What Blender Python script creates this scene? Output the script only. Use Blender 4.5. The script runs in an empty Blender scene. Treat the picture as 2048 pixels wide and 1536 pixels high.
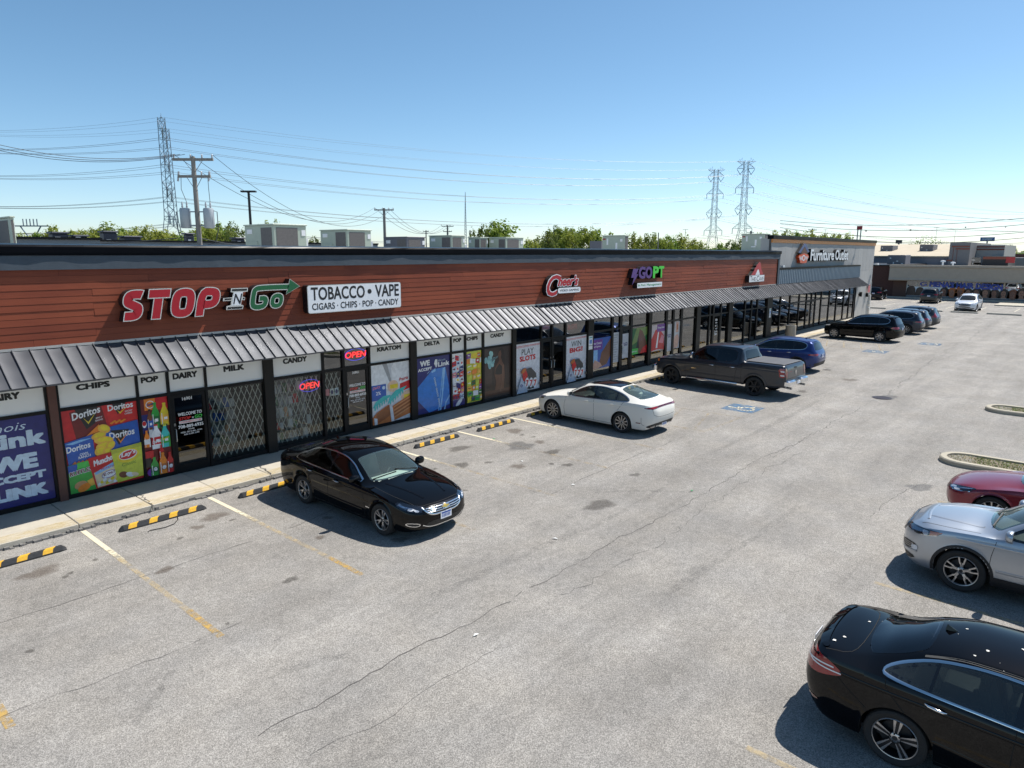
import bpy, bmesh, math, random
import numpy as np
from mathutils import Vector, Matrix, noise
from mathutils.bvhtree import BVHTree
from mathutils.geometry import delaunay_2d_cdt, tessellate_polygon
R = math.radians
random.seed(7)
SC = bpy.context.scene
COL = SC.collection

# ------------------------------------------------------------------ camera
CAM_H = 5.8
FPX, PITCH, ROLL, YAW = 1386.6, 0.18795, 0.00278, 0.85277   # focal length in px of a 2048 px wide picture
_f = Vector((math.sin(YAW)*math.cos(PITCH), math.cos(YAW)*math.cos(PITCH), -math.sin(PITCH)))
_r0 = Vector((math.cos(YAW), -math.sin(YAW), 0.0)); _u0 = _r0.cross(_f)
_r = _r0*math.cos(ROLL) + _u0*math.sin(ROLL); _u = -_r0*math.sin(ROLL) + _u0*math.cos(ROLL)
cam_d = bpy.data.cameras.new('camera'); cam = bpy.data.objects.new('camera', cam_d); COL.objects.link(cam)
cam_d.sensor_width = 36.0; cam_d.lens = 36.0*FPX/2048.0; cam_d.clip_start = 0.1; cam_d.clip_end = 6000
cam.matrix_world = Matrix(((_r.x, _u.x, -_f.x, 0), (_r.y, _u.y, -_f.y, 0), (_r.z, _u.z, -_f.z, CAM_H), (0, 0, 0, 1)))
SC.camera = cam
SC.render.resolution_x = 1024; SC.render.resolution_y = 768

# ------------------------------------------------------------------ light
SUN_TRAVEL = Vector((-0.61, 0.19, -1.0)).normalized()
to_sun = -SUN_TRAVEL
SUN_ELEV = math.asin(to_sun.z)
W = bpy.data.worlds.new('World'); SC.world = W; W.use_nodes = True
nt = W.node_tree; nt.nodes.clear()
sky = nt.nodes.new('ShaderNodeTexSky'); sky.sky_type = 'NISHITA'; sky.sun_disc = False
sky.sun_elevation = SUN_ELEV; sky.sun_rotation = math.atan2(to_sun.x, to_sun.y)
sky.altitude = 200; sky.air_density = 0.7; sky.dust_density = 0.4; sky.ozone_density = 1.2
bg = nt.nodes.new('ShaderNodeBackground'); bg.inputs['Strength'].default_value = 0.108
wo = nt.nodes.new('ShaderNodeOutputWorld')
hsv = nt.nodes.new('ShaderNodeHueSaturation'); hsv.inputs['Saturation'].default_value = 1.12; hsv.inputs['Hue'].default_value = 0.488; hsv.inputs['Value'].default_value = 1.04
nt.links.new(sky.outputs[0], hsv.inputs['Color']); nt.links.new(hsv.outputs[0], bg.inputs[0]); nt.links.new(bg.outputs[0], wo.inputs[0])
sun_d = bpy.data.lights.new('sun', 'SUN'); sun_d.energy = 4.6; sun_d.angle = R(0.53); sun_d.color = (1.0, 0.955, 0.89)
sun = bpy.data.objects.new('sun', sun_d); COL.objects.link(sun)
sun.rotation_euler = SUN_TRAVEL.to_track_quat('-Z', 'Y').to_euler(); sun.location = (20, -10, 40)
SC.view_settings.view_transform = 'Standard'; SC.view_settings.look = 'None'
SC.view_settings.exposure = 0.47; SC.view_settings.gamma = 1.0; SC.view_settings.use_curve_mapping = False
SC.cycles.max_bounces = 8; SC.cycles.transparent_max_bounces = 24
SC.cycles.caustics_reflective = False; SC.cycles.caustics_refractive = False

# ------------------------------------------------------------------ pixel -> place
def ray(x, y):
    return _f + _r*((x-1024.0)/FPX) - _u*((y-768.0)/FPX)
def at_y(x, y, Y):            # pixel -> point on the plane Y = const
    d = ray(x, y); return Vector((0, 0, CAM_H)) + d*(Y/d.y)
def at_z(x, y, z=0.0):        # pixel -> point at height z
    d = ray(x, y); return Vector((0, 0, CAM_H)) + d*((z-CAM_H)/d.z)
def at_x(x, y, X):
    d = ray(x, y); return Vector((0, 0, CAM_H)) + d*(X/d.x)
def at_d(x, y, dist):         # pixel -> point at a depth along the view
    return Vector((0, 0, CAM_H)) + ray(x, y)*dist

# ------------------------------------------------------------------ objects
def empty(name, loc=(0, 0, 0), label=None, cat=None, group=None):
    o = bpy.data.objects.new(name, None); COL.objects.link(o); o.location = loc
    o.empty_display_size = 0.2
    tag(o, label, cat, group); return o
def tag(o, label=None, cat=None, group=None, kind=None):
    if label: o['label'] = label
    if cat: o['category'] = cat
    if group: o['group'] = group
    if kind: o['kind'] = kind
    return o
def base_of(p):
    while p is not None and p.parent is not None: p = p.parent
    return p.location if p is not None else Vector((0, 0, 0))
def link(name, me, parent=None, shift=True):
    o = bpy.data.objects.new(name, me); COL.objects.link(o)
    if parent is not None:
        o.parent = parent
        if shift:
            b = base_of(parent)
            if b.length > 1e-9: me.transform(Matrix.Translation(-b))
    return o
def copy_tree(o, parent=None):
    c = o.copy(); COL.objects.link(c); c.parent = parent
    for ch in list(o.children): copy_tree(ch, c)
    return c

class MB:
    """collects faces, then links them as one mesh object"""
    def __init__(s): s.v = []; s.f = []; s.m = []; s.mats = []; s.cur = 0
    def use(s, m):
        if m not in s.mats: s.mats.append(m)
        s.cur = s.mats.index(m); return s
    def add(s, vs, fs):
        b = len(s.v); s.v.extend([tuple(p) for p in vs])
        for f in fs: s.f.append(tuple(i+b for i in f)); s.m.append(s.cur)
        return s
    def quad(s, a, b, c, d): return s.add((a, b, c, d), ((0, 1, 2, 3),))
    def poly(s, pts): return s.add(pts, (tuple(range(len(pts))),))
    def box(s, x0, x1, y0, y1, z0, z1):
        vs = [(x, y, z) for z in (z0, z1) for y in (y0, y1) for x in (x0, x1)]
        return s.add(vs, ((0, 2, 3, 1), (4, 5, 7, 6), (0, 1, 5, 4), (2, 6, 7, 3), (0, 4, 6, 2), (1, 3, 7, 5)))
    def bbox(s, x0, x1, y0, y1, z0, z1, b=0.01):     # box with chamfered vertical and top edges
        vs = []
        for z, i in ((z0, 0), (z1-b, 0), (z1, b)):
            for (px, py) in ((x0+b, y0), (x1-b, y0), (x1, y0+b), (x1, y1-b), (x1-b, y1), (x0+b, y1), (x0, y1-b), (x0, y0+b)):
                cx, cy = (x0+x1)/2, (y0+y1)/2
                kx = 1-i/max(1e-6, (x1-x0)/2); ky = 1-i/max(1e-6, (y1-y0)/2)
                vs.append((cx+(px-cx)*kx, cy+(py-cy)*ky, z))
        fs = [tuple(range(7, -1, -1)), tuple(range(16, 24))]
        for l in (0, 8):
            for k in range(8): fs.append((l+k, l+(k+1) % 8, l+8+(k+1) % 8, l+8+k))
        return s.add(vs, fs)
    def bar(s, p, q, w, h=None, up=(0, 0, 1)):
        p = Vector(p); q = Vector(q); h = h or w; d = (q-p).normalized(); u = Vector(up)
        if abs(d.dot(u)) > 0.98: u = Vector((1, 0, 0))
        a = d.cross(u).normalized()*(w/2); b = a.cross(d).normalized()*(h/2)
        vs = [p-a-b, p+a-b, p+a+b, p-a+b, q-a-b, q+a-b, q+a+b, q-a+b]
        return s.add(vs, ((0, 1, 2, 3), (7, 6, 5, 4), (0, 4, 5, 1), (1, 5, 6, 2), (2, 6, 7, 3), (3, 7, 4, 0)))
    def tube(s, pts, r, n=8, r1=None, cap=True):
        pts = [Vector(p) for p in pts]; N = len(pts); rs = r if isinstance(r, (list, tuple)) else [r+(((r1 if r1 is not None else r)-r)*i/max(1, N-1)) for i in range(N)]
        vs = []; ref = Vector((0, 0, 1))
        for i, p in enumerate(pts):
            d = (pts[min(i+1, N-1)]-pts[max(i-1, 0)]).normalized()
            if abs(d.dot(ref)) > 0.97: ref = Vector((1, 0, 0)) if abs(d.x) < 0.9 else Vector((0, 1, 0))
            a = d.cross(ref).normalized(); b = a.cross(d).normalized()
            for k in range(n):
                t = 2*math.pi*k/n; vs.append(p+(a*math.cos(t)+b*math.sin(t))*rs[i])
        fs = [(i*n+k, i*n+(k+1) % n, (i+1)*n+(k+1) % n, (i+1)*n+k) for i in range(N-1) for k in range(n)]
        if cap: fs += [tuple(range(n-1, -1, -1)), tuple((N-1)*n+k for k in range(n))]
        return s.add(vs, fs)
    def lathe(s, prof, c, axis='z', n=24, cap=True):
        c = Vector(c); vs = []
        for (r, h) in prof:
            for k in range(n):
                t = 2*math.pi*k/n; a, b = r*math.cos(t), r*math.sin(t)
                vs.append(c+(Vector((a, b, h)) if axis == 'z' else Vector((h, a, b)) if axis == 'x' else Vector((b, h, a))))
        m = len(prof); fs = [(i*n+k, i*n+(k+1) % n, (i+1)*n+(k+1) % n, (i+1)*n+k) for i in range(m-1) for k in range(n)]
        if cap:
            if prof[0][0] > 1e-4: fs.append(tuple(range(n-1, -1, -1)))
            if prof[-1][0] > 1e-4: fs.append(tuple((m-1)*n+k for k in range(n)))
        return s.add(vs, fs)
    def prism(s, poly, y0, y1):     # polygon in (x, z), from y0 (front) to y1
        n = len(poly); vs = [(x, y0, z) for x, z in poly]+[(x, y1, z) for x, z in poly]
        fs = [tuple(range(n)), tuple(range(2*n-1, n-1, -1))]+[(k, k+n, (k+1) % n+n, (k+1) % n) for k in range(n)]
        return s.add(vs, fs)
    def mesh(s, name, mats=None, smooth=None):
        me = bpy.data.meshes.new(name); me.from_pydata(s.v, [], s.f)
        ms = mats if mats is not None else s.mats
        if ms and not isinstance(ms, (list, tuple)): ms = [ms]
        for m in ms or []: me.materials.append(m)
        if ms and len(ms) > 1 and len(s.m) == len(me.polygons): me.polygons.foreach_set('material_index', s.m)
        me.update()
        if smooth is not None:
            me.polygons.foreach_set('use_smooth', [True]*len(me.polygons))
            if smooth < 180: me.set_sharp_from_angle(angle=R(smooth))
        return me
    def build(s, name, mats=None, parent=None, smooth=None, fix=True, shift=True):
        me = s.mesh(name, mats, smooth)
        if fix:
            bm = bmesh.new(); bm.from_mesh(me); bmesh.ops.recalc_face_normals(bm, faces=bm.faces); bm.to_mesh(me); bm.free()
            if smooth is not None and smooth < 180: me.set_sharp_from_angle(angle=R(smooth))
        return link(name, me, parent, shift)

# ------------------------------------------------------------------ text (built-in font, fitted into a box)
_txt = {}
def text_mesh(s, bold=0.0, shear=0.0, extrude=0.0, space=1.0, res=3):
    k = (s, bold, shear, extrude, space, res)
    if k in _txt: return _txt[k]
    c = bpy.data.curves.new('txt', 'FONT'); c.body = s; c.offset = bold; c.shear = shear; c.extrude = extrude
    c.space_character = space; c.resolution_u = res; c.align_x = 'LEFT'
    o = bpy.data.objects.new('txt', c)
    me = bpy.data.meshes.new_from_object(o)
    vs = [tuple(v.co) for v in me.vertices]; fs = [tuple(p.vertices) for p in me.polygons]
    bpy.data.objects.remove(o); bpy.data.curves.remove(c); bpy.data.meshes.remove(me)
    xs = [v[0] for v in vs]; ys = [v[1] for v in vs]
    _txt[k] = (vs, fs, min(xs), max(xs), min(ys), max(ys)); return _txt[k]
def put_text(mb, s, p00, p10, p01, nrm=(0, -1, 0), depth=0.0, bold=0.0, shear=0.0, space=1.0, res=3):
    """text s stretched on the parallelogram p00 (bottom left) p10 (bottom right) p01 (top left); depth = letter thickness along nrm; bold thickens the strokes"""
    vs, fs, x0, x1, y0, y1 = text_mesh(s, min(bold, 0.0), shear, 0.5 if depth else 0.0, space, res)
    b = max(0.0, bold)*.9; x0 -= b; x1 += b; y0 -= b; y1 += b
    p00 = Vector(p00); ex = Vector(p10)-p00; ey = Vector(p01)-p00; nz = Vector(nrm)
    cps = [(0, 0)] if b <= 0 else [(0, 0), (-b, -b*.8), (b, -b*.8), (-b, b*.8), (b, b*.8), (-b, 0), (b, 0), (0, b), (0, -b)]
    for i, (dx, dy) in enumerate(cps):
        mb.add([p00+ex*((v[0]+dx-x0)/(x1-x0))+ey*((v[1]+dy-y0)/(y1-y0))+nz*(depth*(v[2]+0.5)-.00012*i) for v in vs], fs)
    return mb
def wall_text(mb, s, X0, X1, Z0, Z1, Y, **k):
    return put_text(mb, s, (X0, Y, Z0), (X1, Y, Z0), (X0, Y, Z1), **k)

# ------------------------------------------------------------------ materials
def _hex(c): return c if len(c) == 4 else (c[0], c[1], c[2], 1.0)
_mats = {}
def M(name, col, rough=0.6, metal=0.0, spec=0.5, coat=0.0, emit=None, estr=1.0, var=0.0, vscale=3.0, vdetail=4.0, bump=0.0, bscale=60.0, stretch=(1, 1, 1), rvar=0.0):
    if name in _mats: return _mats[name]
    m = bpy.data.materials.new(name); m.use_nodes = True; n = m.node_tree.nodes; l = m.node_tree.links
    b = n['Principled BSDF']; b.inputs['Base Color'].default_value = _hex(col); b.inputs['Roughness'].default_value = rough
    b.inputs['Metallic'].default_value = metal; b.inputs['Specular IOR Level'].default_value = spec
    if coat: b.inputs['Coat Weight'].default_value = coat; b.inputs['Coat Roughness'].default_value = 0.03
    if emit: b.inputs['Emission Color'].default_value = _hex(emit); b.inputs['Emission Strength'].default_value = estr
    if var or bump or rvar:
        tc = n.new('ShaderNodeTexCoord'); mp = n.new('ShaderNodeMapping'); mp.inputs['Scale'].default_value = stretch
        l.new(tc.outputs['Object'], mp.inputs[0])
        nz = n.new('ShaderNodeTexNoise'); nz.inputs['Scale'].default_value = vscale; nz.inputs['Detail'].default_value = vdetail; nz.inputs['Roughness'].default_value = 0.65
        l.new(mp.outputs[0], nz.inputs[0])
        if var:
            hs = n.new('ShaderNodeHueSaturation'); hs.inputs['Color'].default_value = _hex(col)
            mr = n.new('ShaderNodeMapRange'); mr.inputs[1].default_value = 0.25; mr.inputs[2].default_value = 0.75; mr.inputs[3].default_value = 1-var; mr.inputs[4].default_value = 1+var
            l.new(nz.outputs[0], mr.inputs[0]); l.new(mr.outputs[0], hs.inputs['Value']); l.new(hs.outputs[0], b.inputs['Base Color'])
        if rvar:
            mr = n.new('ShaderNodeMapRange'); mr.inputs[1].default_value = 0.3; mr.inputs[2].default_value = 0.7; mr.inputs[3].default_value = max(0.02, rough-rvar); mr.inputs[4].default_value = rough+rvar
            l.new(nz.outputs[0], mr.inputs[0]); l.new(mr.outputs[0], b.inputs['Roughness'])
        if bump:
            nb = n.new('ShaderNodeTexNoise'); nb.inputs['Scale'].default_value = bscale; nb.inputs['Detail'].default_value = 3
            l.new(mp.outputs[0], nb.inputs[0]); bp = n.new('ShaderNodeBump'); bp.inputs['Strength'].default_value = bump; bp.inputs['Distance'].default_value = 0.01
            l.new(nb.outputs[0], bp.inputs['Height']); l.new(bp.outputs[0], b.inputs['Normal'])
    _mats[name] = m; return m
def glass(name, tint=(0.3, 0.33, 0.32), f0=0.1, rough=0.0, wav=0.0, wscale=1.1, film=None):
    """thin sheet: tinted see-through plus a mirror part that grows towards grazing angles (same from both sides)"""
    if name in _mats: return _mats[name]
    m = bpy.data.materials.new(name); m.use_nodes = True; n = m.node_tree.nodes; l = m.node_tree.links; n.clear()
    o = n.new('ShaderNodeOutputMaterial'); mx = n.new('ShaderNodeMixShader'); t = n.new('ShaderNodeBsdfTransparent'); g = n.new('ShaderNodeBsdfGlossy')
    t.inputs[0].default_value = _hex(tint); g.inputs['Roughness'].default_value = rough; g.inputs[0].default_value = (0.95, 0.97, 1, 1)
    lw = n.new('ShaderNodeLayerWeight'); lw.inputs[0].default_value = 0.5
    pw = n.new('ShaderNodeMath'); pw.operation = 'POWER'; pw.inputs[1].default_value = 5.0; l.new(lw.outputs['Facing'], pw.inputs[0])
    ma = n.new('ShaderNodeMath'); ma.operation = 'MULTIPLY_ADD'; ma.inputs[1].default_value = 1-f0; ma.inputs[2].default_value = f0; l.new(pw.outputs[0], ma.inputs[0])
    if wav:
        nz = n.new('ShaderNodeTexNoise'); nz.inputs['Scale'].default_value = wscale; nz.inputs['Detail'].default_value = 1
        tc = n.new('ShaderNodeTexCoord'); l.new(tc.outputs['Object'], nz.inputs[0])
        bp = n.new('ShaderNodeBump'); bp.inputs['Strength'].default_value = wav; bp.inputs['Distance'].default_value = 0.02
        l.new(nz.outputs[0], bp.inputs['Height']); l.new(bp.outputs[0], g.inputs['Normal'])
    l.new(ma.outputs[0], mx.inputs[0]); l.new(t.outputs[0], mx.inputs[1]); l.new(g.outputs[0], mx.inputs[2])
    if film:      # diffuse colour mixed in, painting sky haze and lit cabin into the glass
        df = n.new('ShaderNodeBsdfDiffuse'); df.inputs[0].default_value = _hex(film[0]); m2 = n.new('ShaderNodeMixShader'); m2.inputs[0].default_value = film[1]; l.new(mx.outputs[0], m2.inputs[1]); l.new(df.outputs[0], m2.inputs[2]); l.new(m2.outputs[0], o.inputs[0])
    else: l.new(mx.outputs[0], o.inputs[0])
    _mats[name] = m; return m
# ================================================================== ground
YW, YF, YC = 17.85, 17.25, 15.99       # window wall, fascia face, kerb face
def asphalt():
    m = bpy.data.materials.new('asphalt'); m.use_nodes = True; n = m.node_tree.nodes; l = m.node_tree.links; b = n['Principled BSDF']
    tc = n.new('ShaderNodeTexCoord')
    def nz(scale, detail=2, rough=0.5, st=(1, 1, 1)):
        mp = n.new('ShaderNodeMapping'); mp.inputs['Scale'].default_value = st; l.new(tc.outputs['Object'], mp.inputs[0])
        t = n.new('ShaderNodeTexNoise'); t.inputs['Scale'].default_value = scale; t.inputs['Detail'].default_value = detail; t.inputs['Roughness'].default_value = rough
        l.new(mp.outputs[0], t.inputs[0]); return t.outputs[0]
    def rng(v, a, c, lo, hi):
        r = n.new('ShaderNodeMapRange'); r.inputs[1].default_value = a; r.inputs[2].default_value = c; r.inputs[3].default_value = lo; r.inputs[4].default_value = hi; l.new(v, r.inputs[0]); return r.outputs[0]
    def mul(a, c):
        t = n.new('ShaderNodeMath'); t.operation = 'MULTIPLY'; l.new(a, t.inputs[0]); l.new(c, t.inputs[1]); return t.outputs[0]
    def add(a, c):
        t = n.new('ShaderNodeMath'); t.operation = 'ADD'; l.new(a, t.inputs[0]); l.new(c, t.inputs[1]); return t.outputs[0]
    vo = n.new('ShaderNodeTexVoronoi'); vo.inputs['Scale'].default_value = 85; l.new(tc.outputs['Object'], vo.inputs[0])
    sep = n.new('ShaderNodeSeparateColor'); l.new(vo.outputs['Color'], sep.inputs[0])
    grain = rng(sep.outputs[0], 0, 1, 0.62, 1.36)
    grain2 = rng(nz(45, 3, 0.7), 0.3, 0.7, 0.82, 1.18)
    mott = rng(nz(0.55, 5, 0.6), 0.3, 0.7, 0.83, 1.13)
    streak = rng(nz(1.0, 5, 0.65, (0.10, 0.9, 1)), 0.3, 0.7, 0.82, 1.12)
    mid = rng(nz(5.5, 4, 0.7), 0.3, 0.7, 0.87, 1.12)
    v = mul(mul(mul(grain, grain2), mul(mott, streak)), mid)
    # scattered dark tar flecks
    fl = rng(nz(21, 2, 0.5), 0.24, 0.31, 0.45, 1.0); v = mul(v, fl)
    cr = n.new('ShaderNodeMixRGB'); cr.blend_type = 'MULTIPLY'; cr.inputs[0].default_value = 1.0
    warm = n.new('ShaderNodeMixRGB'); warm.inputs[1].default_value = (0.29, 0.279, 0.264, 1); warm.inputs[2].default_value = (0.318, 0.292, 0.255, 1)
    l.new(nz(0.9, 3), warm.inputs[0]); l.new(warm.outputs[0], cr.inputs[1]); l.new(v, cr.inputs[2]); l.new(cr.outputs[0], b.inputs['Base Color'])
    b.inputs['Roughness'].default_value = 0.88; b.inputs['Specular IOR Level'].default_value = 0.35
    bp = n.new('ShaderNodeBump'); bp.inputs['Strength'].default_value = 0.75; bp.inputs['Distance'].default_value = 0.010
    l.new(add(sep.outputs[0], nz(60, 2)), bp.inputs['Height']); l.new(bp.outputs[0], b.inputs['Normal'])
    return m
def decal(name, col, thresh=0.5, soft=0.12, scale=14, rough=0.85, use_fade=False, amt=1.0, st=(1, 1, 1)):
    """worn paint or stain: a thin sheet, broken up by noise (and by the sheet's own fade attribute)"""
    m = bpy.data.materials.new(name); m.use_nodes = True; n = m.node_tree.nodes; l = m.node_tree.links; b = n['Principled BSDF']
    tc = n.new('ShaderNodeTexCoord'); mp = n.new('ShaderNodeMapping'); mp.inputs['Scale'].default_value = st; l.new(tc.outputs['Object'], mp.inputs[0])
    t = n.new('ShaderNodeTexNoise'); t.inputs['Scale'].default_value = scale; t.inputs['Detail'].default_value = 6; t.inputs['Roughness'].default_value = 0.7; l.new(mp.outputs[0], t.inputs[0])
    v = t.outputs[0]
    if use_fade:
        at = n.new('ShaderNodeAttribute'); at.attribute_name = 'fade'; ad = n.new('ShaderNodeMath'); ad.operation = 'MULTIPLY_ADD'
        l.new(at.outputs['Fac'], ad.inputs[0]); ad.inputs[1].default_value = 0.75; l.new(v, ad.inputs[2]); v = ad.outputs[0]
    r = n.new('ShaderNodeMapRange'); r.inputs[1].default_value = thresh-soft; r.inputs[2].default_value = thresh+soft; r.inputs[3].default_value = 0; r.inputs[4].default_value = amt
    l.new(v, r.inputs[0]); l.new(r.outputs[0], b.inputs['Alpha'])
    b.inputs['Base Color'].default_value = _hex(col); b.inputs['Roughness'].default_value = rough; b.inputs['Specular IOR Level'].default_value = 0.3
    return m
ASPH = asphalt()
gr = MB().quad((-900, -900, -0.05), (2600, -900, -0.05), (2600, 2600, -0.05), (-900, 2600, -0.05)).build('ground', M('dry_grass', (0.075, 0.085, 0.03), 0.95, var=0.35, vscale=0.15, vdetail=6))
tag(gr, 'grassy ground stretching away behind the shops', 'ground', kind='structure')
lot = MB()
lot.quad((-60, -45, 0), (104, -45, 0), (104, YC, 0), (-60, YC, 0)); lot.quad((71.6, YC, 0), (104, YC, 0), (104, 70, 0), (71.6, 70, 0))
lot = lot.build('parking_lot', ASPH); tag(lot, 'pale weathered asphalt parking lot in front of the shops', 'parking lot', kind='structure')
yard = MB().quad((-60, 36.5, 0.0), (71, 36.5, 0.0), (71, 70, 0.0), (-60, 70, 0.0)).build('service_yard', M('yard_asphalt', (0.12, 0.12, 0.115), 0.9, var=0.2)); tag(yard, 'asphalt service yard behind the strip of shops', 'yard', kind='structure')

# painted parking lines
LX = [1.70, 4.43, 7.14, 9.98, 12.75, 15.47, 18.08, 20.85]
PW = decal('worn_white_paint', (0.68, 0.62, 0.48), 0.40, 0.10, 9)
PY = decal('worn_yellow_paint', (0.56, 0.36, 0.10), 0.51, 0.12, 7, amt=0.8)
PYf = decal('faded_yellow_paint', (0.54, 0.40, 0.20), 0.58, 0.12, 5, amt=0.55)
PYw = decal('pale_yellow_paint', (0.58, 0.46, 0.27), 0.52, 0.14, 6, amt=0.68)
def pline(p, q, w=0.1, mat=None, z=0.004, name='painted_line'):
    p = Vector((p[0], p[1], z)); q = Vector((q[0], q[1], z)); d = (q-p).normalized(); a = Vector((-d.y, d.x, 0))*(w/2)
    n = max(1, int((q-p).length/0.5)); mb = MB()
    L = [p+(q-p)*(i/n)+a*random.uniform(0.9, 1.1) for i in range(n+1)]; Rr = [p+(q-p)*(i/n)-a*random.uniform(0.9, 1.1) for i in range(n+1)]
    for i in range(n): mb.quad(Rr[i], Rr[i+1], L[i+1], L[i])
    return mb.build(name, mat, lot, fix=False)
PWF = decal('worn_white_paint_fade', (0.70, 0.63, 0.46), 0.78, 0.12, 9, use_fade=True, amt=.95)
def wline(x, y0, y1, w=.10, z=.0062, n=10):
    vs = []; fd = []
    for i in range(n+1): y = y0+(y1-y0)*i/n; vs += [(x-w/2, y, z), (x+w/2, y, z)]; fd += [1-i/n]*2
    me = bpy.data.meshes.new('painted_line'); me.from_pydata(vs, [], [(2*i+1, 2*i, 2*i+2, 2*i+3) for i in range(n)]); a = me.attributes.new('fade', 'FLOAT', 'POINT'); a.data.foreach_set('value', fd); me.materials.append(PWF); me.update(); link('painted_line', me, lot)
for i, x in enumerate(LX):
    j = random.uniform(-0.03, 0.03)
    f = PYf if i >= 3 else PY
    pline((x, 15.86), (x+j, 10.9), 0.10, PYw if i < 3 else PYf); wline(x, 15.86, 12.9); pline((x+j, 10.9), (x+j*2, 9.78+random.uniform(-.1, .1)), 0.11, PY if i < 3 else PYf)
for x in (7.36, 12.98, 10.15, 15.75, 18.5, 21.2):
    pline((x, 2.70), (x+0.02, -2.9), 0.10, PYw)
# hatched aisle beside the accessible space, next lines further along
pline((23.6, 15.8), (23.6, 9.9), 0.1, PYf)
pline((21.0, 9.8), (23.6, 9.75), 0.1, PYf)
for k in range(6): pline((20.95, 10.2+k*1.1), (23.5, 9.9+k*1.1+1.0), 0.09, PYf)
for x in (26.6, 31.6, 34.0, 37.2, 40.0, 42.8): pline((x, 15.8), (x+0.05, 9.7), 0.1, PYf)
for x in (46.0, 49.0, 53.9, 56.3, 59.0, 61.7, 64.6): pline((x, 15.8), (x, 10.2), 0.1, PYw)
for k in range(5): pline((46.1, 10.6+k*1.05), (48.9, 11.4+k*1.05), 0.09, PYw)
for k in range(8): pline((86.5+0.0, 26-3.0*k), (91.5, 26-3.0*k), 0.1, PW)
for k in range(6): pline((95.0, 24.6-2.8*k), (100.5, 24.6-2.8*k), 0.11, PW)
# accessible-parking squares
BLUE = decal('worn_blue_paint', (0.07, 0.19, 0.34), 0.46, 0.16, 4, amt=0.75)
def access_mark(cx, cy, s=0.62):
    MB().quad((cx-s, cy-s, .004), (cx+s, cy-s, .004), (cx+s, cy+s, .004), (cx-s, cy+s, .004)).build('painted_square', BLUE, lot, fix=False)
    mb = MB(); z = .008
    def st(pts, w):
        for a, c in zip(pts, pts[1:]):
            a = Vector((cx+a[0]*s, cy+a[1]*s, z)); c = Vector((cx+c[0]*s, cy+c[1]*s, z)); d = (c-a).normalized(); n_ = Vector((-d.y, d.x, 0))*w*s/2
            mb.quad(a-n_-d*w*s*.3, c-n_+d*w*s*.3, c+n_+d*w*s*.3, a+n_-d*w*s*.3)
    st([(-.15, .62), (-.12, .1), (.28, .1), (.5, -.5), (.68, -.42)], .14); st([(-.14, .3), (.2, .3)], .12)
    st([(.33+.0*t, 0) for t in ()] or [(-.1+.48*math.cos(t), -.22+.48*math.sin(t)) for t in [R(a) for a in range(130, 380, 25)]], .13)
    for k in range(10):
        t = 2*math.pi*k/10; t2 = 2*math.pi*(k+1)/10; c = Vector((cx-.16*s, cy+.75*s, z)); rr = .12*s
        mb.add([c, c+Vector((math.cos(t), math.sin(t), 0))*rr, c+Vector((math.cos(t2), math.sin(t2), 0))*rr], [(0, 1, 2)])
    mb.build('painted_wheelchair_symbol', PW, lot, fix=False)
access_mark(25.1, 10.3); access_mark(45.4, 10.7); access_mark(51.6, 9.0)

# cracks, oil stains, manhole
CRK = M('crack_dark', (0.10, 0.094, 0.088), 0.95)  # one even dark grey for all cracks
def crack(pts, w=0.02, jit=0.05, seed=1):
    rnd = random.Random(seed); P = []
    for a, c in zip(pts, pts[1:]):
        a = Vector(a); c = Vector(c); n = max(2, int((c-a).length/0.18))
        P += [a+(c-a)*(i/n) for i in range(n)]
    P.append(Vector(pts[-1])); Q = []; o = 0
    for i, p in enumerate(P):
        d = (P[min(i+1, len(P)-1)]-P[max(i-1, 0)]).normalized(); o = o*0.75+rnd.uniform(-jit, jit); Q.append((p+Vector((-d.y, d.x, 0))*o, d))
    mb = MB(); w = w*.55; w0 = w
    for (p, d), (q, e) in zip(Q, Q[1:]):
        if rnd.random() < 0.06: continue
        w1 = max(0.004, w*rnd.uniform(0.35, 1.35)); a = Vector((-d.y, d.x, 0)); b2 = Vector((-e.y, e.x, 0)); z = Vector((0, 0, .005))
        mb.quad(p-a*w0/2+z, q-b2*w1/2+z, q+b2*w1/2+z, p+a*w0/2+z); w0 = w1
    mb.build('crack', CRK, lot, fix=False)
G = lambda *ps: [at_z(x, y).to_2d().to_3d() for x, y in ps]
crack(G((-40, 1258), (0, 1245.6), (145, 1200), (293, 1152), (450, 1100), (600, 1051), (690, 1010)), 0.022, .03, 3)
crack(G((1101, 988), (1165, 958), (1210, 937), (1290, 905), (1380, 868)), 0.022, .03, 4)
crack(G((-30, 1452), (0, 1440), (158, 1381), (322, 1317), (480, 1240)), 0.014, .05, 5)
crack(G((520, 1475), (602, 1425), (722, 1360), (840, 1293), (960, 1240), (1075, 1168), (1210, 1098), (1400, 989.6), (1480, 943), (1591, 885), (1660, 849), (1710, 820), (1752, 800)), 0.028, .06, 6)
crack(G((1774, 790), (1775, 781), (1797, 769), (1830, 745.5), (1871, 718), (1900, 697), (1945, 672), (2000, 640)), 0.05, .10, 7)
crack(G((1110, 1200), (1200, 1150), (1300, 1090), (1420, 1010), (1520, 950), (1600, 905)), 0.018, .10, 8)
crack(G((1780, 1000), (1800, 985), (1850, 965)), 0.025, .05, 9); crack(G((1740, 1035), (1780, 1000)), 0.02, .05, 10)
crack(G((1880, 905), (1888, 915), (1896, 922)), 0.03, .05, 11)
crack(G((620, 1510), (760, 1440), (870, 1370), (1000, 1290)), 0.010, .05, 12)
crack(G((1638, 705), (1660, 693), (1690, 683)), 0.05, .05, 13); crack(G((1640, 745), (1672, 730)), 0.04, .05, 14)
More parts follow.
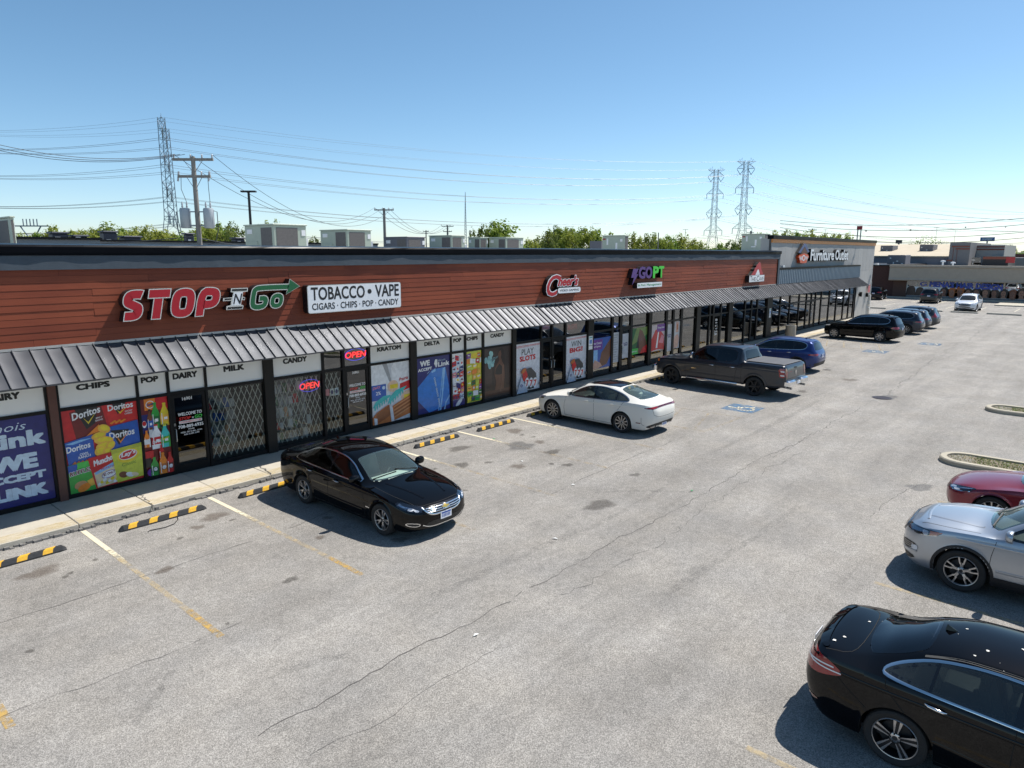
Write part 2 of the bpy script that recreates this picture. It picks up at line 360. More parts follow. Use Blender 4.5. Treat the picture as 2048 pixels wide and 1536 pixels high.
crack(G((1750, 684), (1800, 665), (1850, 650), (1935, 628)), 0.07, .1, 15)
for k in range(9):
    x0 = 1540+k*14; crack(G((x0, 911-k*7.1), (x0+4, 915-k*7.1), (x0+12, 910-k*7.1)), 0.02, .04, 30+k)
STAIN = decal('oil_stain', (0.06, 0.052, 0.042), 0.66, 0.30, 5.0, 0.7, True, 0.36)
STAINB = decal('brown_stain', (0.11, 0.075, 0.05), 0.70, 0.32, 4.0, 0.85, True, 0.34)
STAINW = decal('damp_stain', (0.085, 0.09, 0.095), 0.62, 0.22, 3.0, 0.6, True, 0.32)
def blob(x, y, rx, ry, mat, seed, ang=0, name='oil_stain', z=.0055):
    rnd = random.Random(seed); n = 28; ph = [rnd.uniform(0, 6.28) for _ in range(4)]; vs = [(x, y, z)]; fd = [1.0]
    for rr, f in ((0.5, 0.75), (0.8, 0.35), (1.0, 0.0)):
        for k in range(n):
            t = 2*math.pi*k/n; w = 1+.18*math.sin(2*t+ph[0])+.12*math.sin(3*t+ph[1])+.1*math.sin(5*t+ph[2]); dx, dy = rx*rr*w*math.cos(t), ry*rr*w*math.sin(t)
            vs.append((x+dx*math.cos(ang)-dy*math.sin(ang), y+dx*math.sin(ang)+dy*math.cos(ang), z)); fd.append(f)
    fs = [(0, 1+k, 1+(k+1) % n) for k in range(n)]
    for r_ in (0, 1): fs += [(1+r_*n+k, 1+(r_+1)*n+k, 1+(r_+1)*n+(k+1) % n, 1+r_*n+(k+1) % n) for k in range(n)]
    me = bpy.data.meshes.new(name); me.from_pydata(vs, [], fs); a = me.attributes.new('fade', 'FLOAT', 'POINT'); a.data.foreach_set('value', fd); me.materials.append(mat); me.update()
    link(name, me, lot)
def stain(px, py, wpx, mat, seed, asp=0.8, z=.0055):
    a = at_z(px-wpx/2, py); c = at_z(px+wpx/2, py); p = at_z(px, py); w = (c-a).length/2*0.62; blob(p.x, p.y, w, w*asp, mat, seed, z=z)
for i, (x, y, w, mt) in enumerate([(430, 1033, 95, STAINB), (395, 1055, 50, STAINB), (465, 1040, 22, STAIN), (360, 1077, 26, STAIN), (140, 1147, 24, STAIN), (131, 1154, 26, STAIN), (190, 1120, 24, STAIN), (580, 1160, 52, STAIN), (80, 1145, 120, STAINB),
        (918, 897, 75, STAIN), (1030, 862, 70, STAINB), (924, 930, 60, STAIN), (977, 925, 32, STAIN), (1044, 870, 22, STAIN), (1067, 874, 20, STAIN), (1080, 884, 45, STAINB), (1040, 892, 110, STAINW), (1105, 904, 60, STAIN), (1036, 933, 60, STAINB), (1103, 928, 24, STAIN), (1135, 930, 40, STAIN),
        (870, 938, 20, STAIN), (930, 981, 20, STAIN), (1605, 783, 42, STAIN), (830, 925, 30, STAINB), (640, 1075, 40, STAINB), (655, 1036, 40, STAINB), (330, 1140, 60, STAINB), (455, 1597/1.28, 18, STAIN), (60, 1303, 30, STAIN), (800, 1080, 60, STAINB), (1200, 1010, 110, STAIN), (1770, 795, 90, STAINW), (1840, 975, 90, STAINW), (1270, 950, 40, STAIN), (1560, 700, 60, STAIN), (1700, 760, 60, STAINB), (1655, 740, 40, STAIN)]):
    stain(x, y, w, mt, 100+i, z=.0055+0.0004*(i % 5))
SKID = decal('tyre_scuff', (.10, .098, .095), .60, .2, 7, amt=.32)
for (a, c, d, w) in (((1190, 985), (1290, 980), (1380, 985), .12), ((1120, 1085), (1220, 1040), (1330, 975), .16), ((560, 1345), (640, 1320), (700, 1310), .14), ((860, 1195), (1010, 1130), (1150, 1060), .18), ((1420, 905), (1530, 860), (1640, 800), .2), ((240, 1480), (300, 1420), (345, 1340), .12), ((1330, 1190), (1460, 1110), (1600, 1010), .16)):
    P = [at_z(*p) for p in (a, c, d)]; Q = [P[0]*(1-t)**2+P[1]*2*t*(1-t)+P[2]*t*t for t in [i/12 for i in range(13)]]; mb = MB()
    for p, q in zip(Q, Q[1:]): e = (q-p).normalized(); n_ = Vector((-e.y, e.x, 0))*w/2; z_ = Vector((0, 0, .0048)); mb.quad(p-n_+z_, q-n_+z_, q+n_+z_, p+n_+z_)
    mb.build('tyre_scuff', SKID, lot, fix=False)
mp_ = at_z(1764, 796)
mh = MB().use(M('cast_iron', (0.035, 0.033, 0.045), 0.6, 0.6, bump=0.4, bscale=25)); mh.lathe([(0.36, .004), (0.36, .016), (0.30, .020), (0.29, .012), (0.0, .013)], (mp_.x, mp_.y, 0), 'z', 28)
for k in range(-4, 5): mh.box(mp_.x-0.24, mp_.x+0.24, mp_.y+k*.055-.012, mp_.y+k*.055+.012, .013, .022)
tag(mh.build('manhole_cover', None), 'round iron drain cover set in the cracked asphalt', 'manhole cover')
# bits of litter
LIT = M('litter_paper', (0.75, 0.75, 0.72), 0.8); LITG = M('litter_green', (0.05, 0.35, 0.12), 0.5)
for i, (x, y, mt, lab) in enumerate([(952, 1271, LIT, 'crumpled white paper scrap on open asphalt'), (1044, 923, LIT, 'flat white paper scrap between oil stains'), (1146, 970, LIT, 'small white wrapper lying on the long crack'), (988, 878, LITG, 'small green wrapper near the yellow wheel stop'), (1110, 1078, LIT, 'pale paper scrap in the driving aisle'), (1384, 982, LITG, 'small green scrap beside the aisle crack')]):
    p = at_z(x, y); a = i*1.3; mb = MB(); s = .045
    pts = [Vector((p.x+math.cos(a+t)*s*r_, p.y+math.sin(a+t)*s*r_, .006+h)) for t, r_, h in ((0, 1.4, 0), (1.5, .7, .012), (3.1, 1.3, .004), (4.6, .6, .016))]
    mb.quad(*pts); mb.add([v+Vector((0, 0, .004)) for v in pts], [(3, 2, 1, 0)]); tag(mb.build('litter_scrap', mt), lab, 'litter')
# cable lying on the asphalt
cb = MB().tube([at_z(x, y)+Vector((0, 0, .012)) for x, y in ((355, 1033), (356, 1040), (348, 1049), (330, 1056), (310, 1060), (300, 1062), (296, 1065))], .008, 6).build('loose_cord', M('black_rubber', (0.015, 0.015, 0.015), 0.7), smooth=60)
tag(cb, 'thin dark cord lying curled beside a wheel stop', 'cord')

# ================================================================== pavement along the shops
walk = empty('sidewalk', (30, 17, 0)); tag(walk, 'concrete sidewalk with worn yellow kerb edge along the shop fronts', 'sidewalk', kind='structure')
def concrete(name, col, edge=None):
    m = M(name, col, 0.85, var=0.16, vscale=2.2, vdetail=8, bump=0.35, bscale=45)
    return m
C1 = concrete('sidewalk_concrete', (0.50, 0.455, 0.375)); C2 = concrete('sidewalk_concrete_b', (0.52, 0.47, 0.38)); C3 = concrete('sidewalk_concrete_c', (0.47, 0.43, 0.355))
KERB = decal('worn_kerb_paint', (0.62, 0.46, 0.16), 0.56, 0.22, 5, amt=0.55, st=(1, 2.5, 1))
x = -4.5+0.02; k = 0
while x < 71.5:
    w = 1.48; dz = random.uniform(-.006, .006); x1 = min(x+w, 71.5)
    s_ = MB().bbox(x+.006, x1-.006, YC+random.uniform(-.006, .006), YW+0.02, -0.05, 0.13+dz, 0.012).build('slab', random.choice((C1, C2, C3)), walk)
    MB().quad((x+.02, YC+.015, .1335+dz), (x1-.02, YC+.015, .1335+dz), (x1-.02, YC+.40, .1335+dz), (x+.02, YC+.40, .1335+dz)).build('kerb_paint', KERB, s_, fix=False)
    x = x1; k += 1
gt = MB(); rnd = random.Random(5); xx = -4.5     # crumbled strip at the foot of the kerb
while xx < 71:
    w = rnd.uniform(.05, .16); gt.box(xx, xx+w*.92, YC-rnd.uniform(.02, .10), YC+.004, -.01, rnd.uniform(.02, .075)); xx += w
gt = gt.build('crumbled_edge', M('crumbled_asphalt', (0.17, 0.163, 0.155), 0.95, var=0.35, vscale=12, bump=.6, bscale=40), walk); gt['kind'] = 'stuff'
for (a, c, sd) in (((308, 1013), (282, 990), 1), ((545, 950), (520, 932), 2)):
    p = at_z(*a, .138); q = at_z(*c, .138); mb = MB(); rn = random.Random(sd); pr = None
    for i in range(13):
        t = i/12; v = p.lerp(q, t)+Vector((rn.uniform(-.035, .035), 0, 0)); v.z = .1385; hw = rn.uniform(.006, .022)
        if pr: mb.quad(pr[0]-Vector((pr[1], 0, 0)), v-Vector((hw, 0, 0)), v+Vector((hw, 0, 0)), pr[0]+Vector((pr[1], 0, 0)))
        pr = (v, hw)
    mb.build('crack', CRK, walk, fix=False)

# wheel stops
RUB = M('recycled_rubber', (0.03, 0.031, 0.033), 0.62, var=0.3, vscale=20, bump=.3, bscale=70); STY = M('wheel_stop_yellow', (0.72, 0.40, 0.03), 0.6, var=.12, vscale=25)
def stop_mesh():
    L, w, h = 1.83/2, .075, .10; sec = [(-w, 0), (-w, .03), (-w*.62, h), (w*.62, h), (w, .03), (w, 0)]
    xs = [-L, -L+.07, L-.07, L]; vs = []; sc = [.42, 1, 1, .42]
    for X, s_ in zip(xs, sc):
        for y, z in sec: vs.append((X, y*(.72 if s_ < 1 else 1), z*s_))
    fs = [tuple(range(5, -1, -1)), tuple(18+k for k in range(6))]+[(i*6+k, (i+1)*6+k, (i+1)*6+(k+1) % 6, i*6+(k+1) % 6) for i in range(3) for k in range(6)]
    mb = MB(); mb.add(vs, fs); me = mb.mesh('rubber_bar', RUB)
    bm = bmesh.new(); bm.from_mesh(me); bmesh.ops.recalc_face_normals(bm, faces=bm.faces); bm.to_mesh(me); bm.free()
    mb = MB(); sk = .035; e = .003; w2 = w*.62
    mb.quad((-.085-sk, -w2, h+e), (.085-sk, -w2, h+e), (.085+sk, w2, h+e), (-.085+sk, w2, h+e))
    for s_ in (-1, 1):
        y0, z0, y1, z1 = s_*w2, h+e, s_*(w+.002), .033; o_ = s_*sk; o1 = s_*sk*1.7
        mb.quad((-.085+o_, y0, z0), (.085+o_, y0, z0), (.085+o1, y1, z1), (-.085+o1, y1, z1))
    return me, mb.mesh('yellow_band', STY)
SM, SB = stop_mesh()
def wheel_stop(cx, cy, lab, rz=0):
    o = empty('wheel_stop', (cx, cy, .001), lab, 'wheel stop', 'rubber wheel stops along the sidewalk'); o.rotation_euler.z = rz
    link('rubber_bar', SM, o, False)
    for t in (-.62, -.2, .22, .64):
        b = link('yellow_band', SB, o, False); b.location.x = t
    return o
def stop_from(px, lab, which):
    p = at_z(px[0], px[1], 0.02); wheel_stop(p.x+(.915 if which == 'L' else -.915), p.y, lab, random.uniform(-.015, .015))
WS = 'black and yellow rubber wheel stop '
stop_from((132, 1096), WS+'below the chips poster', 'R'); stop_from((239, 1062), WS+'near the first glass door, a cord beside it', 'L'); stop_from((477.5, 994.6), WS+'beside the black sedan, below the latticed windows', 'L')
wheel_stop(11.37, 15.5, WS+'hidden behind the black sedan'); stop_from((829.3, 895.8), WS+'next past the black sedan, oil stain beside it', 'L'); stop_from((954.4, 862), WS+'one bay before the white sedan', 'L')
wheel_stop(19.5, 15.5, WS+'under the nose of the white sedan'); wheel_stop(22.3, 15.5, WS+'between the white sedan and the pickup')
wheel_stop(25.2, 15.5, WS+'at the accessible bay beside the pickup'); wheel_stop(28.6, 15.75, WS+'under the nose of the grey pickup'); wheel_stop(32.7, 15.5, WS+'between the pickup and the blue car'); wheel_stop(35.5, 15.5, WS+'at the nose of the blue car'); wheel_stop(38.6, 15.5, WS+'in the empty bay past the blue car'); wheel_stop(41.4, 15.5, WS+'two bays past the blue car')

# planted islands on the aisle
def island(cx, ytip, hw, lab, seed):
    root = empty('kerbed_island', (cx, ytip-2, 0), lab, 'traffic island')
    def outline(w, yt):
        pts = [(cx+w*math.cos(t), yt-w+w*math.sin(t)*1.0) for t in [R(a) for a in range(0, 181, 15)]]
        return pts+[(cx-w, yt-7), (cx+w, yt-7)]
    o1 = outline(hw, ytip); o2 = outline(hw-.03, ytip-.03); o3 = outline(hw-.18, ytip-.18); n = len(o1); mb = MB()
    vs = [(x, y, -.02) for x, y in o1]+[(x, y, .11) for x, y in o1]+[(x, y, .14) for x, y in o2]+[(x, y, .14) for x, y in o3]+[(x, y, .08) for x, y in o3]
    mb.add(vs, [(l*n+k, l*n+(k+1) % n, (l+1)*n+(k+1) % n, (l+1)*n+k) for l in range(4) for k in range(n)]); mb.build('kerb', concrete('island_kerb', (0.40, 0.36, 0.28)), root)
    MB().poly([(x, y, .09) for x, y in outline(hw-.175, ytip-.175)]).build('soil', M('dry_soil', (0.20, 0.16, 0.11), 0.95, var=.3, vscale=9), root)
    rn = random.Random(seed); g = MB(); GR = (M('grass_blade', (0.17, 0.27, 0.04), 0.8), M('grass_blade_dry', (0.33, 0.30, 0.11), 0.85)); st = MB().use(M('pale_gravel', (0.5, 0.46, 0.38), 0.9, var=.3, vscale=30))
    for i in range(5200):
        px, py = cx+rn.uniform(-hw+.2, hw-.2), ytip-.2-rn.random()**1.0*5.5
        if (px-cx)**2+(min(0, 0) if py < ytip-hw else (py-(ytip-hw))**2) > (hw-.2)**2: continue
        tipd = ytip-py
        if rn.random() < (.25 if tipd < .8 else .82):
            g.use(GR[0] if rn.random() < .75 else GR[1]); a = rn.uniform(0, 6.28); h = rn.uniform(.02, .06); w = .008; d = Vector((math.cos(a), math.sin(a), 0))
            p = Vector((px, py, .09)); g.add([p-d*w, p+d*w, p+Vector((rn.uniform(-.04, .04), rn.uniform(-.04, .04), h))], [(0, 1, 2)])
        elif rn.random() < .7:
            s = rn.uniform(.014, .034); a = rn.uniform(0, 6.28); V = [(px+s*math.cos(a+t)*rn.uniform(.6, 1.2), py+s*math.sin(a+t)*rn.uniform(.6, 1.2), .085) for t in (0, 1.3, 2.6, 3.8, 5.1)]; st.add(V+[(px+rn.uniform(-.3, .3)*s, py+rn.uniform(-.3, .3)*s, .09+s*.7)], [(i_, (i_+1) % 5, 5) for i_ in range(5)])
    go = g.build('grass', None, root, fix=False); go['kind'] = 'stuff'; so = st.build('gravel', None, root, fix=False); so['kind'] = 'stuff'
island(22.6, 3.38, .66, 'kerbed planting island with rounded tip beside the red sedan', 1)
island(31.2, 3.38, .66, 'second kerbed planting island with rounded tip, beyond the one by the red sedan', 2)
# bollard-like litter bin
bp_ = at_z(1600.5, 683.5, 0.13)
bx = empty('litter_bin', (47.25, 16.45, .13), 'round beige concrete litter bin on the kerb by the blue car', 'litter bin')
MB().lathe([(.335, 0), (.335, .86), (.33, .88), (.30, .885)], (47.25, 16.45, .13), 'z', 28, cap=False).build('concrete_shell', concrete('bin_concrete', (0.36, 0.31, 0.25)), bx, smooth=40)
MB().lathe([(.30, .885), (.29, .88), (.29, .55), (0, .55)], (47.25, 16.45, .13), 'z', 28, cap=False).build('liner', M('bin_liner', (.02, .02, .02), .6), bx, smooth=40)
MB().lathe([(.33, .882), (.325, .91), (.30, .915), (.295, .886)], (47.25, 16.45, .13), 'z', 28, cap=False).build('rim', concrete('bin_rim', (.45, .42, .37)), bx, smooth=40)
# concrete wheel stops on the far side of the lot, and the raised paving there
CS = concrete('stop_concrete', (.40, .38, .33))
for i, (y0, y1, lab) in enumerate([(21.6, 18.6, 'long concrete kerb block by the grey wall corner'), (16.2, 13.4, 'long concrete kerb block behind the parked dark cars'), (12.7, 10.4, 'long concrete kerb block in front of the white car'), (9.7, 6.9, 'long concrete kerb block just past the white car'), (6.1, 3.4, 'second concrete kerb block past the white car')]):
    tag(MB().bbox(81.2, 81.45, y1, y0, -.01, .15, .04).build('concrete_kerb_block', CS), lab, 'kerb block')
tag(MB().bbox(94.9, 99.5, 2.0, 10.7, -.02, .13, .02).build('raised_paving', concrete('paving', (.45, .41, .33))), 'raised concrete paving pad beside the hair salon', 'paving', kind='structure')
# ================================================================== the strip of shops
mall = empty('strip_mall', (22, 17.25, 0), 'long low strip of shops with brown plank fascia and metal awning', 'building')
store = empty('furniture_store_building', (59, 17.25, 0), 'taller grey panel building with orange stripe adjoining the brown shops', 'building')
BLK = M('black_aluminium', (0.008, 0.008, 0.009), 0.45, 0.0, 0.22, rvar=.08, vscale=3); BLK2 = M('dark_bronze_frame', (0.013, 0.012, 0.011), 0.48, 0, .25)
COPE = M('black_coping_metal', (0.004, 0.005, 0.008), 0.30, 0.0, 0.06); STUC = M('slate_stucco', (0.070, 0.090, 0.112), 0.9, var=.12, vscale=6, bump=.5, bscale=90)
WIN = glass('shop_glass', (0.24, 0.26, 0.25), 0.16, wav=.06); LGL = glass('lattice_window_glass', (0.86, 0.88, 0.86), 0.03, wav=.05); DGL = glass('door_glass', (0.12, 0.13, 0.13), 0.10, wav=.05)
WHP = M('white_transom_panel', (0.86, 0.87, 0.87), 0.35, coat=.3, var=.03, vscale=1); LETB = M('black_lettering', (0.010, 0.010, 0.011), 0.5)
def awning_metal():
    m = bpy.data.materials.new('standing_seam_metal'); m.use_nodes = True; n = m.node_tree.nodes; l = m.node_tree.links; b = n['Principled BSDF']
    b.inputs['Base Color'].default_value = (0.090, 0.095, 0.107, 1); b.inputs['Metallic'].default_value = 0.45; b.inputs['Roughness'].default_value = 0.4
    g = n.new('ShaderNodeNewGeometry'); oi = n.new('ShaderNodeObjectInfo')
    nz = n.new('ShaderNodeTexNoise'); nz.inputs['Scale'].default_value = 1.9; nz.inputs['Detail'].default_value = 0.0; l.new(g.outputs['Position'], nz.inputs[0])
    bp = n.new('ShaderNodeBump'); bp.inputs['Strength'].default_value = 0.30; bp.inputs['Distance'].default_value = 0.03; l.new(nz.outputs[0], bp.inputs['Height']); l.new(bp.outputs[0], b.inputs['Normal'])
    n2 = n.new('ShaderNodeTexNoise'); n2.inputs['Scale'].default_value = 2.5; n2.inputs['Detail'].default_value = 1; l.new(g.outputs['Position'], n2.inputs[0])
    mr = n.new('ShaderNodeMapRange'); mr.inputs[1].default_value = .3; mr.inputs[2].default_value = .7; mr.inputs[3].default_value = .37; mr.inputs[4].default_value = .48; l.new(n2.outputs[0], mr.inputs[0]); l.new(mr.outputs[0], b.inputs['Roughness'])
    hs = n.new('ShaderNodeHueSaturation'); hs.inputs['Color'].default_value = (0.090, 0.095, 0.107, 1); m2 = n.new('ShaderNodeMapRange'); m2.inputs[3].default_value = .9; m2.inputs[4].default_value = 1.1; l.new(oi.outputs['Random'], m2.inputs[0]); l.new(m2.outputs[0], hs.inputs['Value']); l.new(hs.outputs[0], b.inputs['Base Color'])
    return m
AWN = awning_metal()
def plank_mat():
    m = bpy.data.materials.new('brown_fibre_plank'); m.use_nodes = True; n = m.node_tree.nodes; l = m.node_tree.links; b = n['Principled BSDF']
    g = n.new('ShaderNodeNewGeometry'); oi = n.new('ShaderNodeObjectInfo'); mp = n.new('ShaderNodeMapping'); mp.inputs['Scale'].default_value = (0.5, 1, 14); l.new(g.outputs['Position'], mp.inputs[0])
    nz = n.new('ShaderNodeTexNoise'); nz.inputs['Scale'].default_value = 2.2; nz.inputs['Detail'].default_value = 7; nz.inputs['Roughness'].default_value = .7; l.new(mp.outputs[0], nz.inputs[0])
    n2 = n.new('ShaderNodeTexNoise'); n2.inputs['Scale'].default_value = .8; n2.inputs['Detail'].default_value = 3; l.new(g.outputs['Position'], n2.inputs[0])
    cr = n.new('ShaderNodeValToRGB'); e = cr.color_ramp.elements; e[0].position = .28; e[0].color = (0.150, 0.035, 0.021, 1); e[1].position = .75; e[1].color = (0.285, 0.073, 0.036, 1)
    ad = n.new('ShaderNodeMath'); ad.operation = 'MULTIPLY_ADD'; ad.inputs[1].default_value = .22; l.new(oi.outputs['Random'], ad.inputs[0])
    a2 = n.new('ShaderNodeMath'); a2.operation = 'MULTIPLY_ADD'; a2.inputs[1].default_value = .45; l.new(n2.outputs[0], a2.inputs[0]); a3 = n.new('ShaderNodeMath'); a3.operation = 'MULTIPLY'; a3.inputs[1].default_value = .45; l.new(nz.outputs[0], a3.inputs[0]); l.new(a3.outputs[0], a2.inputs[2]); l.new(a2.outputs[0], ad.inputs[2])
    l.new(ad.outputs[0], cr.inputs[0]); l.new(cr.outputs[0], b.inputs['Base Color']); b.inputs['Roughness'].default_value = .55; b.inputs['Specular IOR Level'].default_value = .22
    return m
PLK = plank_mat()
# --- fascia planks
XL, XB = -3.0, 46.15
rows = 11; zb, zt = 3.80, 5.42; rh = (zt-zb)/rows; PL = 3.66; _pk = {}
def plank(x0, x1, r):
    L = round(x1-x0-.004, 3)
    if L not in _pk:
        y0, y1 = -.0115, -.006      # bottom edge stands proud
        h = rh-.004
        mb = MB().add([(0, y0, 0), (L, y0, 0), (L, y1, h), (0, y1, h), (0, .01, 0), (L, .01, 0), (L, .01, h), (0, .01, h), (0, y0, .008), (L, y0, .008)],
                      [(0, 1, 9, 8), (8, 9, 2, 3), (1, 0, 4, 5), (3, 2, 6, 7), (0, 8, 3, 7, 4), (1, 5, 6, 2, 9)])
        me = mb.mesh('plank', PLK); bm = bmesh.new(); bm.from_mesh(me); bmesh.ops.recalc_face_normals(bm, faces=bm.faces); bm.to_mesh(me); bm.free(); _pk[L] = me
    o = bpy.data.objects.new('plank', _pk[L]); COL.objects.link(o); o.parent = mall
    o.location = Vector((x0+.002, YF-.01+random.uniform(-.003, .003), zb+r*rh))-mall.location
random.seed(21)
for r in range(rows):
    off = (r*1.22*2.0+random.choice((0, .61, 1.22))) % PL; x = XL; nx = XL+PL-off
    while x < XB-.05:
        plank(x, min(nx, XB), r); x = nx; nx += PL
MB().box(XL, XB, YF+.002, YF+.25, 3.2, 5.7).build('fascia_backing', M('fascia_backing', (.05, .03, .025), .9), mall)
# --- cornice: stucco band and wavy metal coping
def wavy_strip(prof, x0, x1, step, amp, seed, name, mat, parent):
    mb = MB(); n = int((x1-x0)/step); m = len(prof); vs = []
    for i in range(n+1):
        x = x0+(x1-x0)*i/n; w = noise.noise(Vector((x*1.7, seed, 0)))*amp+noise.noise(Vector((x*.6, seed+9, 0)))*amp
        for (y, z, k) in prof: vs.append((x, y+w*k, z))
    fs = [(i*m+k, (i+1)*m+k, (i+1)*m+(k+1) % m, i*m+(k+1) % m) for i in range(n) for k in range(m)]+[tuple(range(m)), tuple(n*m+k for k in range(m-1, -1, -1))]
    return mb.add(vs, fs).build(name, mat, parent)
wavy_strip([(YF-.075, 5.405, 1), (YF-.08, 5.70, .6), (YF+.2, 5.70, 0), (YF+.2, 5.405, 0)], XL, 46.4, .3, .012, 3, 'stucco_band', STUC, mall)
wavy_strip([(YF-.105, 5.72, 1), (YF-.105, 5.755, 1), (YF-.118, 5.76, 1), (YF-.125, 5.885, .5), (YF-.095, 5.925, 0), (YF+.32, 5.955, 0), (YF+.32, 5.70, 0), (YF-.06, 5.703, 0)], XL, 46.45, .3, .014, 7, 'coping', COPE, mall)
MB().box(46.152, 46.40, YF-.07, YF+.3, 3.75, 5.404).build('end_trim', STUC, mall)
MB().box(46.10, 46.15, YF-.06, YF+.0, 3.8, 5.404).build('corner_trim', BLK, mall)
MB().box(XL, XB, YF-.034, YF-.004, 3.742, 3.797).build('flashing', M('pale_flashing', (.50, .48, .45), .5, .3), mall)
MB().box(XL, 65.0, YF-.03, YF+.0, 3.62, 3.741).build('awning_ledger', BLK, mall)
# roof and hidden walls
MB().box(XL, 46.4, YF+.33, 36.3, 5.0, 5.25).build('roof_deck', M('roof_membrane', (.42, .41, .39), .9, var=.1), mall)
MB().box(XL, 46.4, 36.0, 36.35, 0, 5.6).build('rear_wall', M('rear_block', (.3, .29, .27), .9), mall)
MB().box(XL, 67.6, YF+.0, YW+.12, 3.15, 3.2).build('soffit', M('soffit_panel', (.11, .11, .11), .7), mall)
# interior: floor, back wall, ceiling
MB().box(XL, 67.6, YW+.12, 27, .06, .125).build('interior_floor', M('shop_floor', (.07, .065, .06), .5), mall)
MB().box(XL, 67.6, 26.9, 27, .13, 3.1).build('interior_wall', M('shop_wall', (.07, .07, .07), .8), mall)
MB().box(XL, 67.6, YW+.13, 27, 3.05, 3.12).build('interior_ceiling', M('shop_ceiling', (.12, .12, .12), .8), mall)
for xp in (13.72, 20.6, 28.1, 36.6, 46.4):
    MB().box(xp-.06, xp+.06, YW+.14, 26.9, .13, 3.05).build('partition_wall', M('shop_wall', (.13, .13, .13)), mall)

# --- awning
AY0, AZ0, AY1, AZ1, SP = YF-.02, 3.745, 16.30, 3.105, 0.3025
def panel_mesh():
    mb = MB(); n = 6; e = .0015
    vs = []; 
    sec = [(0.0, 0), (0.0, .034), (.012, .034), (.012, .0), (.05, -.005), (.10, -.009), (.155, -.0105), (.21, -.009), (SP-.04, -.005), (SP, 0)]   # seam rib then flat pan
    for t in (0, 1):
        y, z = (AY0, AZ0) if t == 0 else (AY1, AZ1)
        for (x, h) in sec: vs.append((x, y-h*.57, z+h*.82))
    m = len(sec); mb.add(vs, [(k, k+1, m+k+1, m+k) for k in range(m-1)])
    # drip edge and underside
    mb.quad((0, AY1-.001, AZ1+.004), (SP, AY1-.001, AZ1+.004), (SP, AY1+.006, AZ1-.034), (0, AY1+.006, AZ1-.034))
    mb.quad((0, AY1+.006, AZ1-.034), (SP, AY1+.006, AZ1-.034), (SP, AY0, AZ0-.06), (0, AY0, AZ0-.06))
    me = mb.mesh('awning_panel', AWN, 30); return me
PM = panel_mesh(); PM.transform(Matrix.Translation((0, -YF, 0)))
x = 3.91-SP*21; cnt = 0
while x < 64.9:
    par = mall if x < 46.2 else store
    o = bpy.data.objects.new('awning_panel', PM); COL.objects.link(o); o.parent = par; o.location = (x-par.location.x, random.uniform(-.002, .002), random.uniform(-.0015, .0015))
    o.rotation_euler = (random.uniform(-.002, .002), random.uniform(-.004, .004), 0); x += SP; cnt += 1
XA1 = x
MB().add([(XA1, AY0, AZ0), (XA1, AY1, AZ1), (XA1, AY1, AZ1-.05), (XA1, AY0, AZ0-.12)], [(0, 1, 2, 3)]).build('awning_end', M('awning_end_metal', (.05, .05, .055), .5, .4), store)

# --- shop front
def PX(xp, off=8):    # wall X of a mullion seen at picture column xp just under the awning
    return at_y(xp, 786-.1243*xp+off, YW).x
ZS, ZR, ZH, ZTOP = .135, .24, 2.27, 3.18
SUPER = {}
def frame_bar(x0, x1, z0, z1, par, name='mullion', y0=YW-.05, y1=YW+.06, mat=None): return MB().box(x0, x1, y0, y1, z0, z1).build(name, mat or BLK, par)
def bay(x0, x1, par, top='glass', low='glass', low_mat=None):
    """sill, head rail and the two panes of one bay; returns X0, X1"""
    MB().box(x0, x1, YW-.045, YW+.055, ZS, ZR).build('sill', BLK, par)
    MB().box(x0, x1, YW-.045, YW+.055, ZH-.06, ZH+.02).build('head_rail', BLK, par)
    MB().box(x0, x1, YW+.005, YW+.011, ZR, ZH-.06).build('window_pane', low_mat or WIN, par, fix=True)
    if top == 'glass': MB().box(x0, x1, YW+.005, YW+.011, ZH+.02, ZTOP).build('window_pane', WIN, par)
    else: MB().box(x0, x1, YW-.012, YW+.011, ZH+.02, ZTOP).build('transom_panel', WHP, par)
    return x0, x1
def door(x0, x1, par, hinge='R', top='glass', hand='L'):
    MB().box(x0, x1, YW-.045, YW+.055, ZH-.05, ZH+.03).build('head_rail', BLK, par)
    if top == 'glass': MB().box(x0, x1, YW+.005, YW+.011, ZH+.03, ZTOP).build('window_pane', WIN, par)
    else: MB().box(x0, x1, YW-.012, YW+.011, ZH+.03, ZTOP).build('transom_panel', WHP, par)
    d = MB(); s = .07; a, b = x0+.012, x1-.012
    d.box(a, a+s, YW-.03, YW+.03, ZS, ZH-.06); d.box(b-s, b, YW-.03, YW+.03, ZS, ZH-.06); d.box(a+s, b-s, YW-.03, YW+.03, ZS, ZS+.22); d.box(a+s, b-s, YW-.03, YW+.03, ZH-.15, ZH-.06)
    do = d.build('door', BLK, par)
    MB().box(a+s, b-s, YW+.0, YW+.006, ZS+.22, ZH-.15).build('door_pane', DGL, do)
    hx = a+s*.5 if hand == 'L' else b-s*.5
    hd = MB().use(M('door_steel', (.45, .45, .45), .3, .9)); hd.tube([(hx, YW-.03, 1.0), (hx, YW-.09, 1.0), (hx, YW-.09, 1.32), (hx, YW-.03, 1.32)], .012, 8); hd.box(hx-.02, hx+.02, YW-.04, YW-.03, 1.40, 1.47)
    hd.build('handle', None, do, smooth=50)
    return do
B = {}
def seg(key, a, c, kind, par=mall, **k):
    x0, x1 = PX(a), PX(c); B[key] = (x0, x1)
    if kind == 'door': B[key+'_door'] = door(x0, x1, par, **k)
    else: bay(x0, x1, par, **k)
def mull(a, c, par=mall, **k): frame_bar(PX(a), PX(c), ZS, ZTOP, par, **k)
